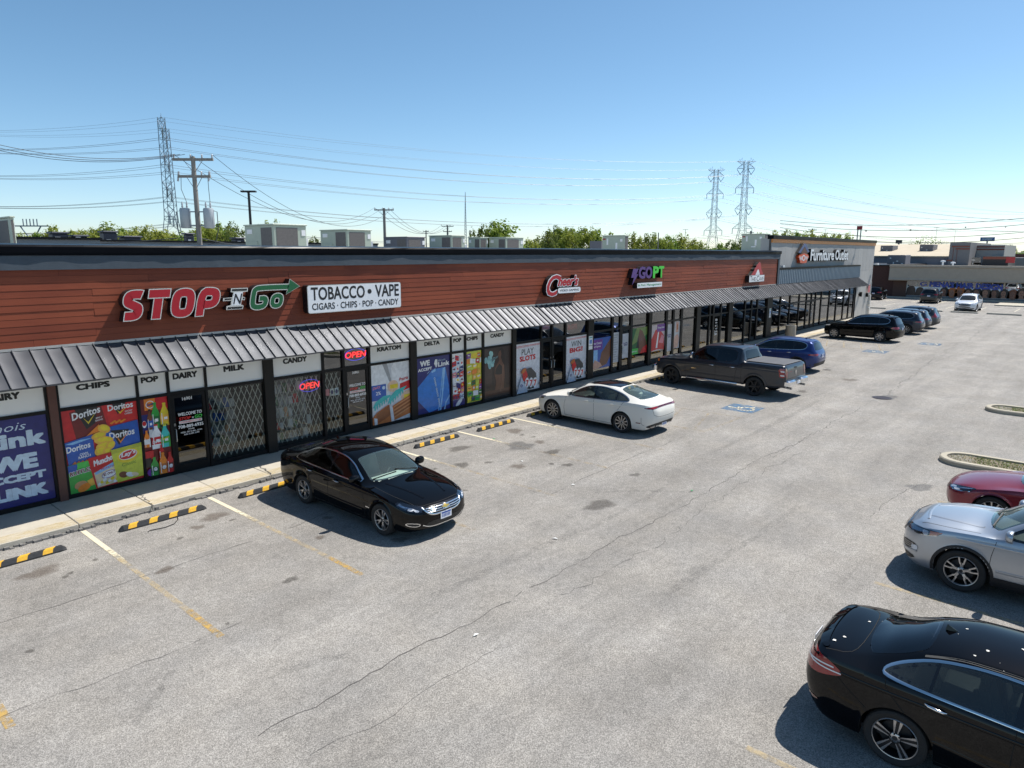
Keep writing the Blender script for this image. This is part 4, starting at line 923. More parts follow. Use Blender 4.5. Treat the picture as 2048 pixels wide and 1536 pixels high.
        mb.use(DASH); c = Vector((-.37, yc-.68, zb-.20)); mb.tube([c+Vector((.185*math.cos(t), -.08*math.sin(t), .165*math.sin(t))) for t in [2*math.pi*k/16 for k in range(17)]], .016, 6); mb.bar(c+Vector((-.17, 0, 0)), c+Vector((.17, 0, 0)), .03, .05)
        mb.build('interior', None, s.root, 40)
    def handle(s, q, z, mat, l=.20, tilt=.0):
        for ax in ('L', 'R'):
            a, n = s.hit(ax, s.yf-q+l/2, z+tilt); b, n2 = s.hit(ax, s.yf-q-l/2, z-tilt); mb = MB(); m = (a+b)/2+n*.028
            mb.tube([a+n*.002, a.lerp(m, .35)+n*.022, m+n*.004, b.lerp(m, .35)+n2*.022, b+n2*.002], [.008, .016, .019, .016, .008], 8); mb.build('door_handle', mat, s.root, 60)
    def mirror(s, q, z, mat, rx=.125, ry=.075, rz=.085, out=.11, foot=None):
        for sg, ax in ((-1, 'L'), (1, 'R')):
            a, n = s.hit(ax, s.yf-q, z-.02); c = Vector((a.x+sg*out, a.y-.02, z+.02)); mb = MB().use(mat); prof = []
            vs = []; fs = []; nu, nv = 14, 8
            for j in range(nv+1):
                ph = math.pi*j/nv
                for i in range(nu):
                    t = 2*math.pi*i/nu; e = lambda v, p: math.copysign(abs(v)**p, v)
                    x_, y_, z_ = rx*e(math.sin(ph)*math.cos(t), .8), ry*e(math.sin(ph)*math.sin(t), .8), rz*e(math.cos(ph), .75)
                    if y_ < -ry*.45: y_ = -ry*.45
                    vs.append(c+Vector((x_*(1), y_, z_)))
            fs = [(j*nu+i, j*nu+(i+1) % nu, (j+1)*nu+(i+1) % nu, (j+1)*nu+i) for j in range(nv) for i in range(nu)]; mb.add(vs, fs)
            mb.use(BPL); mb.bar(a+Vector((0, 0, 0)), c-Vector((sg*rx*.4, 0, rz*.5)), .06, .035); o = mb.build('wing_mirror', None, s.root, 55)
            MB().use(CHRd).quad(c+Vector((-rx*.8, -ry*.46, -rz*.7)), c+Vector((rx*.8, -ry*.46, -rz*.7)), c+Vector((rx*.8, -ry*.46, rz*.7)), c+Vector((-rx*.8, -ry*.46, rz*.7))).build('mirror_glass', None, o)
    def seams(s, lines, mat=None, w=.009):
        for P in lines: s.ribbon('door_seam', 'L', P, w, mat or UNDER, off=.0015, rnd=0 if len(P) < 3 else 1)
    def plate(s, ax, z, w=.305, h=.155, tilt=0, z0=None):
        c, n = s.hit(ax, 0, z); c2, n2 = s.hit(ax, 0.14, z); y = (max(c.y, c2.y) if ax == 'F' else min(c.y, c2.y)); sg = 1 if ax == 'F' else -1; y += sg*.012
        mb = MB().use(PLATE); mb.box(-w/2, w/2, y-.004, y+.004, z-h/2, z+h/2); mb.use(PLATEB); yy = y+sg*.0055
        mb.quad((-w*.42, yy, z+h*.18), (w*.42, yy, z+h*.18), (w*.42, yy, z+h*.42), (-w*.42, yy, z+h*.42))
        for k in range(6): x_ = -w*.36+k*w*.13; mb.quad((x_, yy, z-h*.30), (x_+w*.075, yy, z-h*.30), (x_+w*.075, yy, z+h*.10), (x_, yy, z+h*.10))
        mb.build('licence_plate', None, s.root)
    def fin(s, q, mat):
        c, n = s.hit('T', 0, s.yf-q); MB().add([c+Vector((-.02, .08, -.005)), c+Vector((.02, .08, -.005)), c+Vector((.022, -.08, -.005)), c+Vector((-.022, -.08, -.005)), c+Vector((-.004, -.065, .062)), c+Vector((.004, -.065, .062)), c+Vector((0, .0, .03))], [(0, 1, 6), (1, 2, 5, 6), (2, 3, 4, 5), (3, 0, 6, 4), (4, 6, 5)]).build('antenna_fin', mat, s.root)
    def wipers(s, q, w=.62):
        mb = MB()
        for x0, x1 in ((-.55, .02), (.05, .62)):
            a, n = s.hit('T', x0, s.yf-q); b, n2 = s.hit('T', x1, s.yf-q-.07); mb.bar(a+n*.02, b+n2*.02, .02, .02)
        mb.build('wiper', BPL, s.root)
    def place(s, x, y, rz=0.0):
        s.root.location = (x, y, 0); s.root.rotation_euler = (0, 0, rz)
def s_shrink(P, d): return shrink(P, d)
def sym(P): return P+[(-a, b) for a, b in P[::-1] if abs(a) > 1e-6]
SED = dict(L=5.11, H=1.49,
 top=[(0, .66), (.06, .72), (.2, .79), (.5, .865), (.9, .93), (1.3, .985), (1.45, 1.03), (1.75, 1.20), (2.1, 1.37), (2.4, 1.45), (2.9, 1.49), (3.3, 1.48), (3.7, 1.42), (4.1, 1.27), (4.4, 1.155), (4.6, 1.12), (4.9, 1.10), (5.0, 1.08), (5.07, 1.0), (5.11, .85)],
 belt=[(0, .58), (.15, .66), (.4, .74), (.9, .84), (1.4, .915), (2, .955), (3, .99), (3.8, 1.03), (4.4, 1.045), (4.8, 1.03), (5, .98), (5.11, .80)],
 yr=[(0, .3), (.1, .50), (.3, .66), (.8, .70), (1.35, .70), (1.6, .71), (2.1, .615), (2.5, .58), (3.2, .575), (3.8, .56), (4.3, .60), (4.5, .66), (4.9, .66), (5.11, .4)],
 crown=[(0, .03), (.5, .05), (1.3, .07), (1.6, .12), (2.0, .10), (2.5, .07), (3.3, .065), (3.9, .09), (4.3, .05), (4.6, .035), (5.11, .03)],
 dlo=[(1.62, .965), (1.9, 1.11), (2.15, 1.25), (2.45, 1.345), (2.9, 1.385), (3.3, 1.375), (3.65, 1.31), (3.95, 1.19), (4.15, 1.10), (4.1, 1.065), (3.4, 1.03), (2.5, .99)],
 ws=[(0, 1.37), (.45, 1.41), (.67, 1.57), (.66, 1.67), (.57, 2.10), (.545, 2.19), (.3, 2.16), (0, 2.15)],
 rg=[(0, 3.70), (.42, 3.72), (.50, 3.80), (.58, 4.24), (.565, 4.33), (.3, 4.40), (0, 4.42)], cowl=1.4, cab_end=4.35, zbelt=.97)
SUV = dict(L=4.75, H=1.69,
 top=[(0, .78), (.06, .86), (.2, .94), (.5, 1.0), (.9, 1.05), (1.2, 1.085), (1.35, 1.14), (1.65, 1.33), (2.0, 1.53), (2.3, 1.635), (2.8, 1.69), (3.4, 1.69), (3.9, 1.655), (4.28, 1.605), (4.40, 1.55), (4.52, 1.34), (4.64, 1.12), (4.71, 1.01), (4.75, .85)],
 belt=[(0, .68), (.15, .78), (.4, .86), (.9, .95), (1.3, 1.0), (2, 1.035), (3, 1.07), (3.8, 1.12), (4.3, 1.13), (4.6, 1.05), (4.75, .8)],
 yr=[(0, .3), (.1, .5), (.3, .66), (.8, .72), (1.2, .73), (1.45, .75), (2.0, .64), (2.3, .61), (3.0, .605), (3.8, .585), (4.25, .57), (4.4, .60), (4.65, .66), (4.75, .5)],
 crown=[(0, .04), (.5, .06), (1.2, .08), (1.5, .12), (2.0, .09), (2.4, .06), (3.4, .055), (4.2, .06), (4.4, .07), (4.75, .05)],
 dlo=[(1.5, 1.06), (1.8, 1.25), (2.05, 1.40), (2.35, 1.515), (2.8, 1.575), (3.4, 1.58), (3.9, 1.545), (4.13, 1.46), (4.19, 1.35), (4.08, 1.20), (3.6, 1.155), (2.5, 1.10)],
 ws=[(0, 1.27), (.45, 1.31), (.69, 1.46), (.67, 1.56), (.60, 1.98), (.57, 2.08), (.3, 2.05), (0, 2.04)],
 rgb=[(0, 1.525), (.42, 1.52), (.50, 1.46), (.585, 1.21), (.56, 1.165), (.3, 1.155), (0, 1.155)], cowl=1.3, cab_end=4.2, zbelt=1.06)
FL_S = [(.15, .12), (.3, .04), (.45, .0), (.58, .0), (.68, .05), (.80, .16), (1.0, .28), (1.5, .3)]
RL_S = [(.15, .16), (.3, .10), (.5, .02), (.65, .0), (.85, .015), (1.0, .06), (1.12, .10), (1.5, .1)]
FL_U = [(.15, .12), (.35, .03), (.5, .0), (.75, .0), (.88, .05), (1.0, .18), (1.3, .28), (1.8, .3)]
RL_U = [(.15, .16), (.3, .10), (.5, .02), (.65, .0), (.9, .02), (1.05, .05), (1.2, .06), (1.8, .06)]
def scaled(T, L, H, W, WB, FO, R_, **k):
    fs, fz = L/T['L'], H/T['H']; S = dict(L=L, W=W, WB=WB, FO=FO, R=R_)
    for n in ('top', 'belt', 'dlo'): S[n] = [(a*fs, b*fz) for a, b in T[n]]
    fw = W/1.86
    S['yr'] = [(a*fs, b*fw) for a, b in T['yr']]; S['crown'] = [(a*fs, b) for a, b in T['crown']]; S['ws'] = [(a*fw, b*fs) for a, b in T['ws']]
    if 'rg' in T: S['rg'] = [(a*fw, b*fs) for a, b in T['rg']]
    if 'rgb' in T: S['rgb'] = [(a*fw, b*fz) for a, b in T['rgb']]
    S['cowl'] = T['cowl']*fs; S['cab_end'] = T['cab_end']*fs; S['zbelt'] = T['zbelt']*fz; u = T is SUV
    S['flean'] = FL_U if u else FL_S; S['rlean'] = RL_U if u else RL_S
    S.update(k); return S
def common(c, S, gl_f='clear', gl_s='mid', gl_r='mid', trim=CHRd, pillars=((2.74, .07),), seat=SEATD, dash=DASH, rear='rg', frit=.035, h=0.0):
    c.window('windshield', 'T', sym(S['ws']), gl_f, mirror=False, frit=.04)
    c.window('side_window', 'L', S['dlo'], gl_s, trim=trim, frit=frit)
    if rear == 'rg': c.window('rear_window', 'T', sym(S['rg']), gl_r, mirror=False, frit=.04)
    else: c.window('rear_window', 'B', sym(S['rgb']), gl_r, mirror=False, frit=.04)
    for (q, w) in pillars:
        zs = [p[1] for p in S['dlo']]; lo = curve(sorted([(p[0]+1e-4*i, p[1]) for i, p in enumerate(S['dlo'][-4:])]))(q); hi = max(p[1] for p in S['dlo'])
        c.ribbon('pillar', 'L', [(q+.02, lo+.005), (q-.02, np.interp(q, [p[0] for p in S['dlo'][:9]], [p[1] for p in S['dlo'][:9]])-.008)], w, GBLK, off=.0048, rnd=0)
    c.interior(seat, dash, h)
def fit_lamp(c, ax, P, mats, name='headlight', off=.004):
    """a lamp: dark or coloured housing, bright inner strip, clear lens"""
    os_ = c.patch(name, ax, P, mats[0], off, res=.05)
    if len(mats) > 1:
        Q = s_shrink(P, .022)
        for o in os_: pass
        c.patch('lamp_reflector', ax, Q, mats[1], off+.003, res=.05)
    return os_
random.seed(5)
# ------------------------------------------------------------ black sedan by the latticed windows
BP = paint('black_paint', (.0018, .0018, .0022), 0.0, .25)
S = scaled(SED, 5.11, 1.495, 1.854, 2.837, .985, .345)
c = Car('black_sedan', 'black sedan parked nose out beside the latticed shop windows', 'car', S, BP, group='cars parked along the shops')
common(c, S, 'clear', 'dark', 'dark', CHR, ((2.78, .075), (3.72, .03)), SEATG, DASHL)
c.patch('grille', 'F', sym([(0, .70), (.28, .698), (.50, .70), (.52, .66), (.40, .575), (.2, .545), (0, .54)]), GBLK, .004, mirror=False)
for z0, z1, w in ((.665, .672, .016), (.63, .638, .016), (.595, .605, .016)): c.ribbon('grille_bar', 'F', [(-.46+.3*(.665-z0), z1), (-.2, z0), (.2, z0), (.46-.3*(.665-z0), z1)], w, CHR, off=.010, mirror=False, rise=.006)
c.ribbon('grille_frame', 'F', [(-.53, .70), (-.42, .565), (-.2, .533), (.2, .533), (.42, .565), (.53, .70)], .034, CHR, off=.006, mirror=False, rise=.012)
fit_lamp(c, 'F', [(.53, .705), (.66, .735), (.845, .775), (.872, .72), (.80, .655), (.60, .615), (.55, .635)], (GBLK, ))
c.patch('lamp_projector', 'F', [(.60, .665), (.68, .69), (.69, .65), (.62, .635)], WHL, .008, res=.03); c.ribbon('lamp_strip', 'F', [(.70, .70), (.78, .725), (.83, .745)], .02, CHR, off=.009)
c.patch('lamp_cover', 'F', [(.53, .705), (.66, .735), (.845, .775), (.872, .72), (.80, .655), (.60, .615), (.55, .635)], LENS, .012, res=.05)
bt = [(-.085, .022), (-.03, .022), (-.024, .036), (.04, .036), (.035, .022), (.095, .022), (.085, -.022), (.03, -.022), (.024, -.036), (-.04, -.036), (-.035, -.022), (-.095, -.022)]
c.patch('emblem', 'F', [(x, z+.635) for x, z in bt], M('gold_emblem', (.75, .50, .12), .3, .8), .026, mirror=False, rnd=0, res=.03); c.ribbon('emblem_rim', 'F', [(x, z+.635) for x, z in bt], .010, CHR, True, .027, mirror=False, rnd=0)
c.patch('lower_intake', 'F', sym([(0, .42), (.40, .42), (.50, .36), (.42, .30), (0, .29)]), BPL, .004, mirror=False); c.ribbon('bumper_chrome', 'F', [(-.56, .36), (-.40, .285), (0, .27), (.40, .285), (.56, .36)], .022, CHR, off=.006, mirror=False, rise=.008)
c.patch('fog_recess', 'F', [(.60, .40), (.82, .43), (.81, .36), (.63, .335)], BPL, .004, res=.05); c.ribbon('fog_frame', 'F', [(.60, .40), (.82, .43), (.81, .36), (.63, .335)], .014, CHR, True, .007)
c.plate('F', .47)
HLI = [(.11, .70), (.30, .755), (.60, .80), (.52, .725), (.28, .655), (.11, .635)]
c.patch('headlight', 'L', HLI, GBLK, .005, res=.04); c.patch('lamp_projector', 'L', [(.20, .69), (.30, .715), (.30, .675), (.22, .66)], WHL, .010, res=.03); c.ribbon('lamp_strip', 'L', [(.32, .70), (.42, .735), (.52, .765)], .022, CHRd, off=.010); c.patch('lamp_cover', 'L', HLI, LENS, .014, res=.04)
c.ribbon('hood_crease', 'T', [(.30, .35), (.40, .8), (.50, 1.3)], .05, BP, off=.001, rise=.012); c.ribbon('hood_seam', 'T', [(.62, .28), (.74, .8), (.74, 1.38)], .010, UNDER, off=.0015)
c.ribbon('hood_edge', 'T', [(-.55, .19), (0, .12), (.55, .19)], .012, UNDER, off=.0015, mirror=False)
c.seams([[(1.62, .93), (1.50, .60), (1.52, .26)], [(2.80, .98), (2.82, .55), (2.80, .25)], [(3.98, 1.03), (3.75, .78), (3.62, .50)], [(1.52, .27), (3.6, .27)]])
c.ribbon('side_crease', 'L', [(.9, .80), (1.8, .80), (3.0, .845), (3.6, .89), (4.3, .90)], .035, BP, off=.0005, rise=.010); c.ribbon('side_crease', 'L', [(1.6, .42), (2.6, .43), (3.4, .50)], .05, BP, off=.0005, rise=.012)
c.handle(2.50, .86, CHRd, .20, -.01); c.handle(3.52, .90, CHRd, .20, -.01); c.mirror(1.80, 1.03, BP); c.fin(3.62, BP); c.wipers(1.50); c.wheels('five_v', .228)
c.patch('tail_lamp', 'B', [(.50, .93), (.82, .95), (.86, .82), (.55, .80)], REDL, .005); c.patch('tail_lamp', 'L', [(4.80, .95), (5.03, .95), (5.06, .82), (4.90, .84)], REDL, .005, res=.05)
fit = c; c.finish_body()
MB().box(-.62, -.50, c.yf-1.80, c.yf-1.795, 1.02, 1.021)
c.ribbon('badge_letters', 'R', [(1.46-.0, .53), (1.22, .525)], .018, CHR, mirror=False, off=.004)
c.place(9.34, 12.40, math.pi+R(.6))

# ------------------------------------------------------------ white fastback sedan
WP = paint('white_pearl_paint', (.74, .72, .66), .0, .3)
FB = dict(SED); FB['top'] = [(0, .66), (.06, .73), (.2, .80), (.5, .87), (.9, .93), (1.3, .985), (1.45, 1.03), (1.75, 1.20), (2.1, 1.37), (2.4, 1.45), (2.8, 1.49), (3.2, 1.48), (3.6, 1.42), (4.0, 1.32), (4.4, 1.195), (4.65, 1.125), (4.8, 1.10), (4.97, 1.115), (5.03, 1.09), (5.08, .98), (5.11, .82)]
FB['rg'] = [(0, 3.62), (.42, 3.64), (.50, 3.72), (.575, 4.36), (.56, 4.48), (.3, 4.55), (0, 4.57)]
FB['dlo'] = [(1.62, .965), (1.9, 1.11), (2.15, 1.25), (2.45, 1.345), (2.85, 1.385), (3.2, 1.375), (3.6, 1.30), (3.95, 1.19), (4.18, 1.095), (4.1, 1.06), (3.4, 1.03), (2.5, .99)]
def fastback(name, label, pt, x, y, rz, group, glass_s='mid'):
    S = scaled(FB, 4.93, 1.478, 1.864, 2.85, .95, .345); c = Car(name, label, 'car', S, pt, group=group)
    common(c, S, 'clear', glass_s, 'clear', CHRd, ((2.68, .06), (3.52, .05)), SEATL, DASH)
    c.patch('roof_glass', 'T', sym([(0, 2.12), (.53, 2.14), (.52, 3.40), (0, 3.46)]), GBLK, .004, mirror=False, rnd=1)
    c.patch('grille', 'F', [(.05, .655), (.30, .68), (.50, .69), (.44, .60), (.25, .56), (.05, .555)], CHRd, .004)
    for k in range(4): c.ribbon('grille_bar', 'F', [(.06, .575+k*.022), (.25, .58+k*.024), (.46, .60+k*.024)], .009, GBLK, off=.006)
    c.patch('headlight', 'F', [(.46, .70), (.66, .745), (.86, .795), (.875, .755), (.74, .68), (.52, .625)], GBLK, .004, res=.05); c.patch('lamp_reflector', 'F', [(.50, .69), (.62, .715), (.70, .705), (.56, .65)], WHL, .008, res=.04); c.ribbon('lamp_strip', 'F', [(.5, .645), (.72, .70), (.85, .765)], .014, CHR, off=.009); c.patch('lamp_cover', 'F', [(.46, .70), (.66, .745), (.86, .795), (.875, .755), (.74, .68), (.52, .625)], LENS, .012, res=.05)
    HLm = [(.14, .69), (.34, .725), (.60, .745), (.50, .70), (.30, .655), (.14, .64)]
    c.patch('headlight', 'L', HLm, GBLK, .005, res=.04); c.patch('lamp_reflector', 'L', [(.18, .68), (.32, .705), (.34, .68), (.20, .655)], WHL, .010, res=.03); c.ribbon('lamp_strip', 'L', [(.16, .645), (.34, .665), (.52, .705)], .010, CHR, off=.011); c.patch('lamp_cover', 'L', HLm, LENS, .014, res=.04)
    c.patch('lower_intake', 'F', sym([(0, .40), (.55, .40), (.62, .34), (.5, .28), (0, .27)]), BPL, .004, mirror=False); c.ribbon('bumper_chrome', 'F', [(-.7, .31), (-.45, .255), (.45, .255), (.7, .31)], .03, CHR, off=.006, mirror=False, rise=.006)
    c.patch('tail_lamp_bar', 'B', sym([(0, .985), (.45, .985), (.80, .965), (.86, .93), (.80, .895), (.45, .925), (0, .935)]), REDD, .006, mirror=False, res=.05); c.patch('tail_lamp', 'B', [(.45, .98), (.78, .963), (.84, .93), (.80, .90), (.47, .93)], REDL, .009, res=.05)
    c.patch('tail_lamp_side', 'L', [(4.66, .955), (4.86, .975), (4.87, .90), (4.80, .895)], REDL, .006, res=.04)
    c.patch('rear_valance', 'B', sym([(0, .44), (.50, .45), (.76, .39), (.82, .30), (.6, .26), (0, .26)]), BPL, .005, mirror=False, rnd=1); c.plate('B', .36, .30, .15)
    c.patch('exhaust_tip', 'B', [(.52, .33), (.70, .335), (.70, .29), (.53, .285)], CHRd, .012, res=.04)
    put = MB(); 
    c.ribbon('trunk_seam', 'B', [(-.70, .90), (-.66, .66), (0, .62), (.66, .66), (.70, .90)], .009, UNDER, mirror=False, off=.002, rnd=1)
    c.seams([[(1.55, .92), (1.46, .60), (1.50, .26)], [(2.70, .98), (2.72, .55), (2.70, .25)], [(3.86, 1.03), (3.66, .76), (3.50, .46)], [(1.5, .265), (3.5, .265)], [(4.52, .62), (4.52, .40), (4.62, .36)]])
    c.ribbon('side_crease', 'L', [(.85, .80), (1.8, .83), (3.0, .875), (4.2, .93), (4.7, .955)], .04, pt, off=.0005, rise=.009); c.ribbon('rocker_crease', 'L', [(1.55, .36), (2.6, .36), (3.5, .42)], .04, pt, off=.0005, rise=.010)
    c.handle(2.42, .875, pt, .2, -.008); c.handle(3.42, .905, pt, .2, -.008); c.mirror(1.70, 1.02, pt); c.wheels('twotone10', .243); c.wipers(1.45)
    c.ribbon('side_marker', 'L', [(4.34, .43), (4.50, .43)], .03, REDD, off=.003, rnd=0)
    c.patch('rear_reflector', 'B', [(.3, .52), (.3, .51), (.32, .51), (.32, .52)], pt, .001) if False else None
    c.finish_body(); c.place(x, y, rz); return c
fastback('white_sedan', 'white fastback sedan with glass roof parked nose in by the slots poster', WP, 19.82, 13.20, R(-.4), 'cars parked along the shops')
RP = paint('burgundy_paint', (.20, .008, .022), .35, .3)
fastback('red_sedan', 'dark red sedan with split-wing chrome grille facing the shops', RP, 18.28, .10, 0, 'cars parked across the aisle')

# ------------------------------------------------------------ black sedan, tail towards the shops
S = scaled(SED, 4.89, 1.468, 1.852, 2.776, .98, .340)
c = Car('black_coupe_like_sedan', 'dusty black sedan with bird droppings, tail towards the shops', 'car', S, paint('black_blue_paint', (.0018, .0019, .0026), 0, .22), group='cars parked across the aisle'); BQ = c.paint; c.root.name = 'dusty_black_sedan'
common(c, S, 'mid', 'mid', 'dark', CHR, ((2.66, .07), (3.46, .03)), SEATD, DASH)
c.patch('tail_lamp', 'L', [(4.33, .885), (4.52, .985), (4.76, 1.01), (4.88, .985), (4.90, .79), (4.72, .755), (4.50, .81)], REDL, .005, res=.04)
c.patch('tail_lamp', 'B', [(.40, .94), (.62, .955), (.84, .975), (.875, .90), (.84, .80), (.55, .80), (.42, .86)], REDL, .005, res=.05)
c.ribbon('lamp_strip', 'L', [(4.38, .885), (4.55, .875), (4.75, .885), (4.89, .925)], .016, WHL, off=.010); c.ribbon('lamp_strip', 'B', [(.42, .89), (.65, .895), (.86, .925)], .016, WHL, off=.010)
c.patch('spoiler', 'T', sym([(0, 4.67), (.50, 4.64), (.66, 4.58), (.67, 4.66), (.50, 4.745), (0, 4.775)]), BQ, .012, mirror=False)
c.patch('trunk_chrome', 'B', sym([(0, .955), (.40, .955), (.40, .92), (0, .92)]), CHRd, .006, mirror=False, rnd=1); c.plate('B', .80, .3, .15); c.patch('rear_valance', 'B', sym([(0, .36), (.6, .36), (.74, .32), (.7, .26), (0, .25)]), BPL, .005, mirror=False, rnd=1)
c.patch('reflector', 'B', [(.62, .42), (.82, .44), (.82, .40), (.63, .385)], REDD, .006, res=.04); c.patch('exhaust_tip', 'B', [(.45, .33), (.62, .33), (.62, .28), (.45, .28)], CHR, .012, res=.04)
c.seams([[(1.55, .92), (1.46, .60), (1.50, .26)], [(2.68, .98), (2.70, .55), (2.68, .25)], [(3.92, 1.05), (3.90, .92), (3.62, .66), (3.44, .40)], [(1.5, .265), (3.44, .265)], [(4.42, .84), (4.20, .68), (4.08, .60)]])
c.ribbon('trunk_seam', 'T', [(-.69, 4.62), (-.67, 4.36), (-.5, 4.28), (0, 4.255), (.5, 4.28), (.67, 4.36), (.69, 4.62)], .010, UNDER, mirror=False, off=.002, rnd=1); c.ribbon('roof_rail', 'T', [(.575, 1.98), (.585, 2.4), (.57, 3.2), (.565, 3.60)], .022, M('roof_joint', (.10, .095, .085), .6), off=.002)
c.ribbon('side_crease', 'L', [(.9, .82), (2.2, .835), (3.6, .88), (4.4, .895)], .04, BQ, off=.0005, rise=.012); c.ribbon('side_crease', 'L', [(1.5, .40), (2.6, .42), (3.4, .50)], .05, BQ, off=.0005, rise=.012)
c.handle(2.40, .86, CHR, .21, -.012); c.handle(3.40, .905, CHR, .21, -.012); c.mirror(1.72, 1.02, BQ); c.fin(3.42, BQ); c.wheels('split5', .242); c.patch('headlight', 'F', [(.50, .70), (.70, .745), (.86, .79), (.87, .73), (.62, .63)], WHL, .005); c.patch('grille', 'F', sym([(0, .70), (.46, .70), (.40, .57), (0, .54)]), GBLK, .004, mirror=False)
rd = random.Random(3); drop = MB()
for i in range(20):
    big = i < 7; x = rd.uniform(-.60, .62); q = rd.uniform(2.1, 4.72) if i > 6 else (4.50, 4.58, 3.05, 2.75, 3.15, 4.35, 3.3)[i]; x = x if i > 6 else (.36, .50, .30, .05, .45, -.2, -.1)[i]
    p, n = c.hit('T', x, c.yf-q); r_ = rd.uniform(.014, .028) if big else rd.uniform(.002, .006); a0 = rd.uniform(0, 6.28); t1 = n.cross(Vector((1, 0, 0))).normalized(); t2 = n.cross(t1)
    V = [p+n*.0065]+[p+n*.0055+(t1*math.cos(t)*r_*rd.uniform(.6, 1.25)+t2*math.sin(t)*r_*rd.uniform(.5, 1.0)) for t in [2*math.pi*k/9 for k in range(9)]]; drop.add(V, [(0, 1+k, 1+(k+1) % 9) for k in range(9)])
drop.build('bird_dropping', M('bird_lime', (.70, .69, .64), .8), c.root, fix=False); c.finish_body()
c.place(9.10, -.05, math.pi+R(.8))

# ------------------------------------------------------------ SUVs
def suv(name, label, pt, dims, x, y, rz, group, trim=CHRd, gl='dark', wheel='multi', clad=BPL, tail=None, gl_f='mid', rim=.245, seat=SEATD, rails=None, spoiler=True, handle=None, mirror_m=None, seam=True, front=None, top=None, dlo=None, belt=None):
    L, H, Wd, WB, FO, Rw = dims; T = dict(SUV)
    if top: T['top'] = top
    if dlo: T['dlo'] = dlo
    if belt: T['belt'] = belt
    S = scaled(T, L, H, Wd, WB, FO, Rw); S['flean'] = FL_U; S['rlean'] = RL_U; S['sill'] = [(0, .32), (.3, .25), (L-.3, .25), (L, .36)]; S['RA'] = Rw+.05
    c = Car(name, label, 'car', S, pt, group=group); f = L/4.75; fz = H/1.69
    common(c, S, gl_f, gl, gl, trim, ((2.66*f, .07), (3.55*f, .05)), seat, DASH, 'rgb', h=.6)
    if clad:
        c.arch_trim(.05, clad); c.ribbon('sill_cladding', 'L', [(FO+Rw+.09, .34), (FO+WB-Rw-.09, .34)], .15, clad, off=.006, rnd=0); c.patch('rear_valance', 'B', sym([(0, .56), (.55, .55), (.84, .50), (.86, .36), (.6, .34), (0, .34)]), clad, .005, mirror=False, rnd=1); c.patch('front_valance', 'F', sym([(0, .40), (.5, .40), (.8, .44), (.84, .36), (.6, .30), (0, .30)]), clad, .005, mirror=False, rnd=1)
    tl = tail or dict(B=[(.42, 1.04), (.66, 1.06), (.86, 1.04), (.88, .93), (.7, .91), (.44, .95)], L=[(4.33, 1.05), (4.55, 1.06), (4.68, 1.0), (4.70, .92), (4.50, .93)])
    c.patch('tail_lamp', 'B', [(a*Wd/1.86, b*fz) for a, b in tl['B']], tl.get('m', REDL), .006, res=.05); c.patch('tail_lamp', 'L', [(a*f, b*fz) for a, b in tl['L']], tl.get('m', REDL), .006, res=.05)
    c.plate('B', .86*fz if not tl.get('lowplate') else .62, .3, .15); c.ribbon('tailgate_seam', 'B', [(-.62, 1.1*fz), (-.66, .70), (0, .66), (.66, .70), (.62, 1.1*fz)], .010, UNDER, mirror=False, off=.002, rnd=1)
    if spoiler: c.patch('roof_spoiler', 'T', sym([(0, 4.16*f), (.48, 4.14*f), (.55, 4.1*f), (.555, 4.24*f), (.48, 4.33*f), (0, 4.36*f)]), pt, .022, mirror=False)
    if rails: c.ribbon('roof_rail', 'T', [(.60*Wd/1.86, 2.15*f), (.605*Wd/1.86, 2.6*f), (.595*Wd/1.86, 3.4*f), (.575*Wd/1.86, 3.95*f)], .035, rails, off=.01, rise=.03)
    if seam: c.seams([[(1.46*f, 1.0*fz), (1.40*f, .70), (1.42*f, .34)], [(2.68*f, 1.09*fz), (2.70*f, .6), (2.68*f, .34)], [(3.80*f, 1.14*fz), (3.72*f, .90), (3.50*f, .58)]])
    c.ribbon('side_crease', 'L', [(.9*f, .92*fz), (2.2*f, .93*fz), (3.6*f, .985*fz), (4.4*f, 1.0*fz)], .04, pt, off=.0005, rise=.009); c.ribbon('side_crease', 'L', [(1.5*f, .52*fz), (2.6*f, .53*fz), (3.5*f, .62*fz)], .05, pt, off=.0005, rise=.010)
    c.handle(2.38*f, .96*fz, handle or pt, .2, -.006); c.handle(3.36*f, 1.0*fz, handle or pt, .2, -.006); c.mirror(1.62*f, 1.13*fz, mirror_m or pt, .125, .08, .10); c.fin(3.85*f, pt); c.wheels(wheel, rim, .245)
    hl = (front or {}).get('hl', [(.50, .86), (.70, .89), (.87, .92), (.88, .85), (.70, .80), (.52, .80)]); hl = [(a*Wd/1.86, b*fz) for a, b in hl]
    c.patch('headlight', 'F', hl, GBLK, .004, res=.05); c.patch('lamp_reflector', 'F', s_shrink(hl, .022), WHL if not (front or {}).get('dark') else CHRd, .008, res=.04); c.patch('lamp_cover', 'F', hl, LENS, .012, res=.05)
    gp = (front or {}).get('grille', [(0, .86), (.44, .85), (.46, .78), (.36, .66), (0, .65)]); c.patch('grille', 'F', sym([(a, b*fz) for a, b in gp]), GBLK, .005, mirror=False)
    if (front or {}).get('frame'): c.ribbon('grille_frame', 'F', sym([(a, b*fz) for a, b in gp]), .03, front['frame'], True, .008, mirror=False, rise=.01)
    for k in range(3): c.ribbon('grille_bar', 'F', [(-.34, (.70+k*.05)*fz), (.34, (.70+k*.05)*fz)], .014, (front or {}).get('bar', CHRd), off=.010, mirror=False, rnd=0)
    c.patch('lower_intake', 'F', sym([(0, .58), (.44, .57), (.55, .52), (.42, .46), (0, .45)]), BPL, .004, mirror=False); c.plate('F', .60, .3, .14) if (front or {}).get('plate') else None
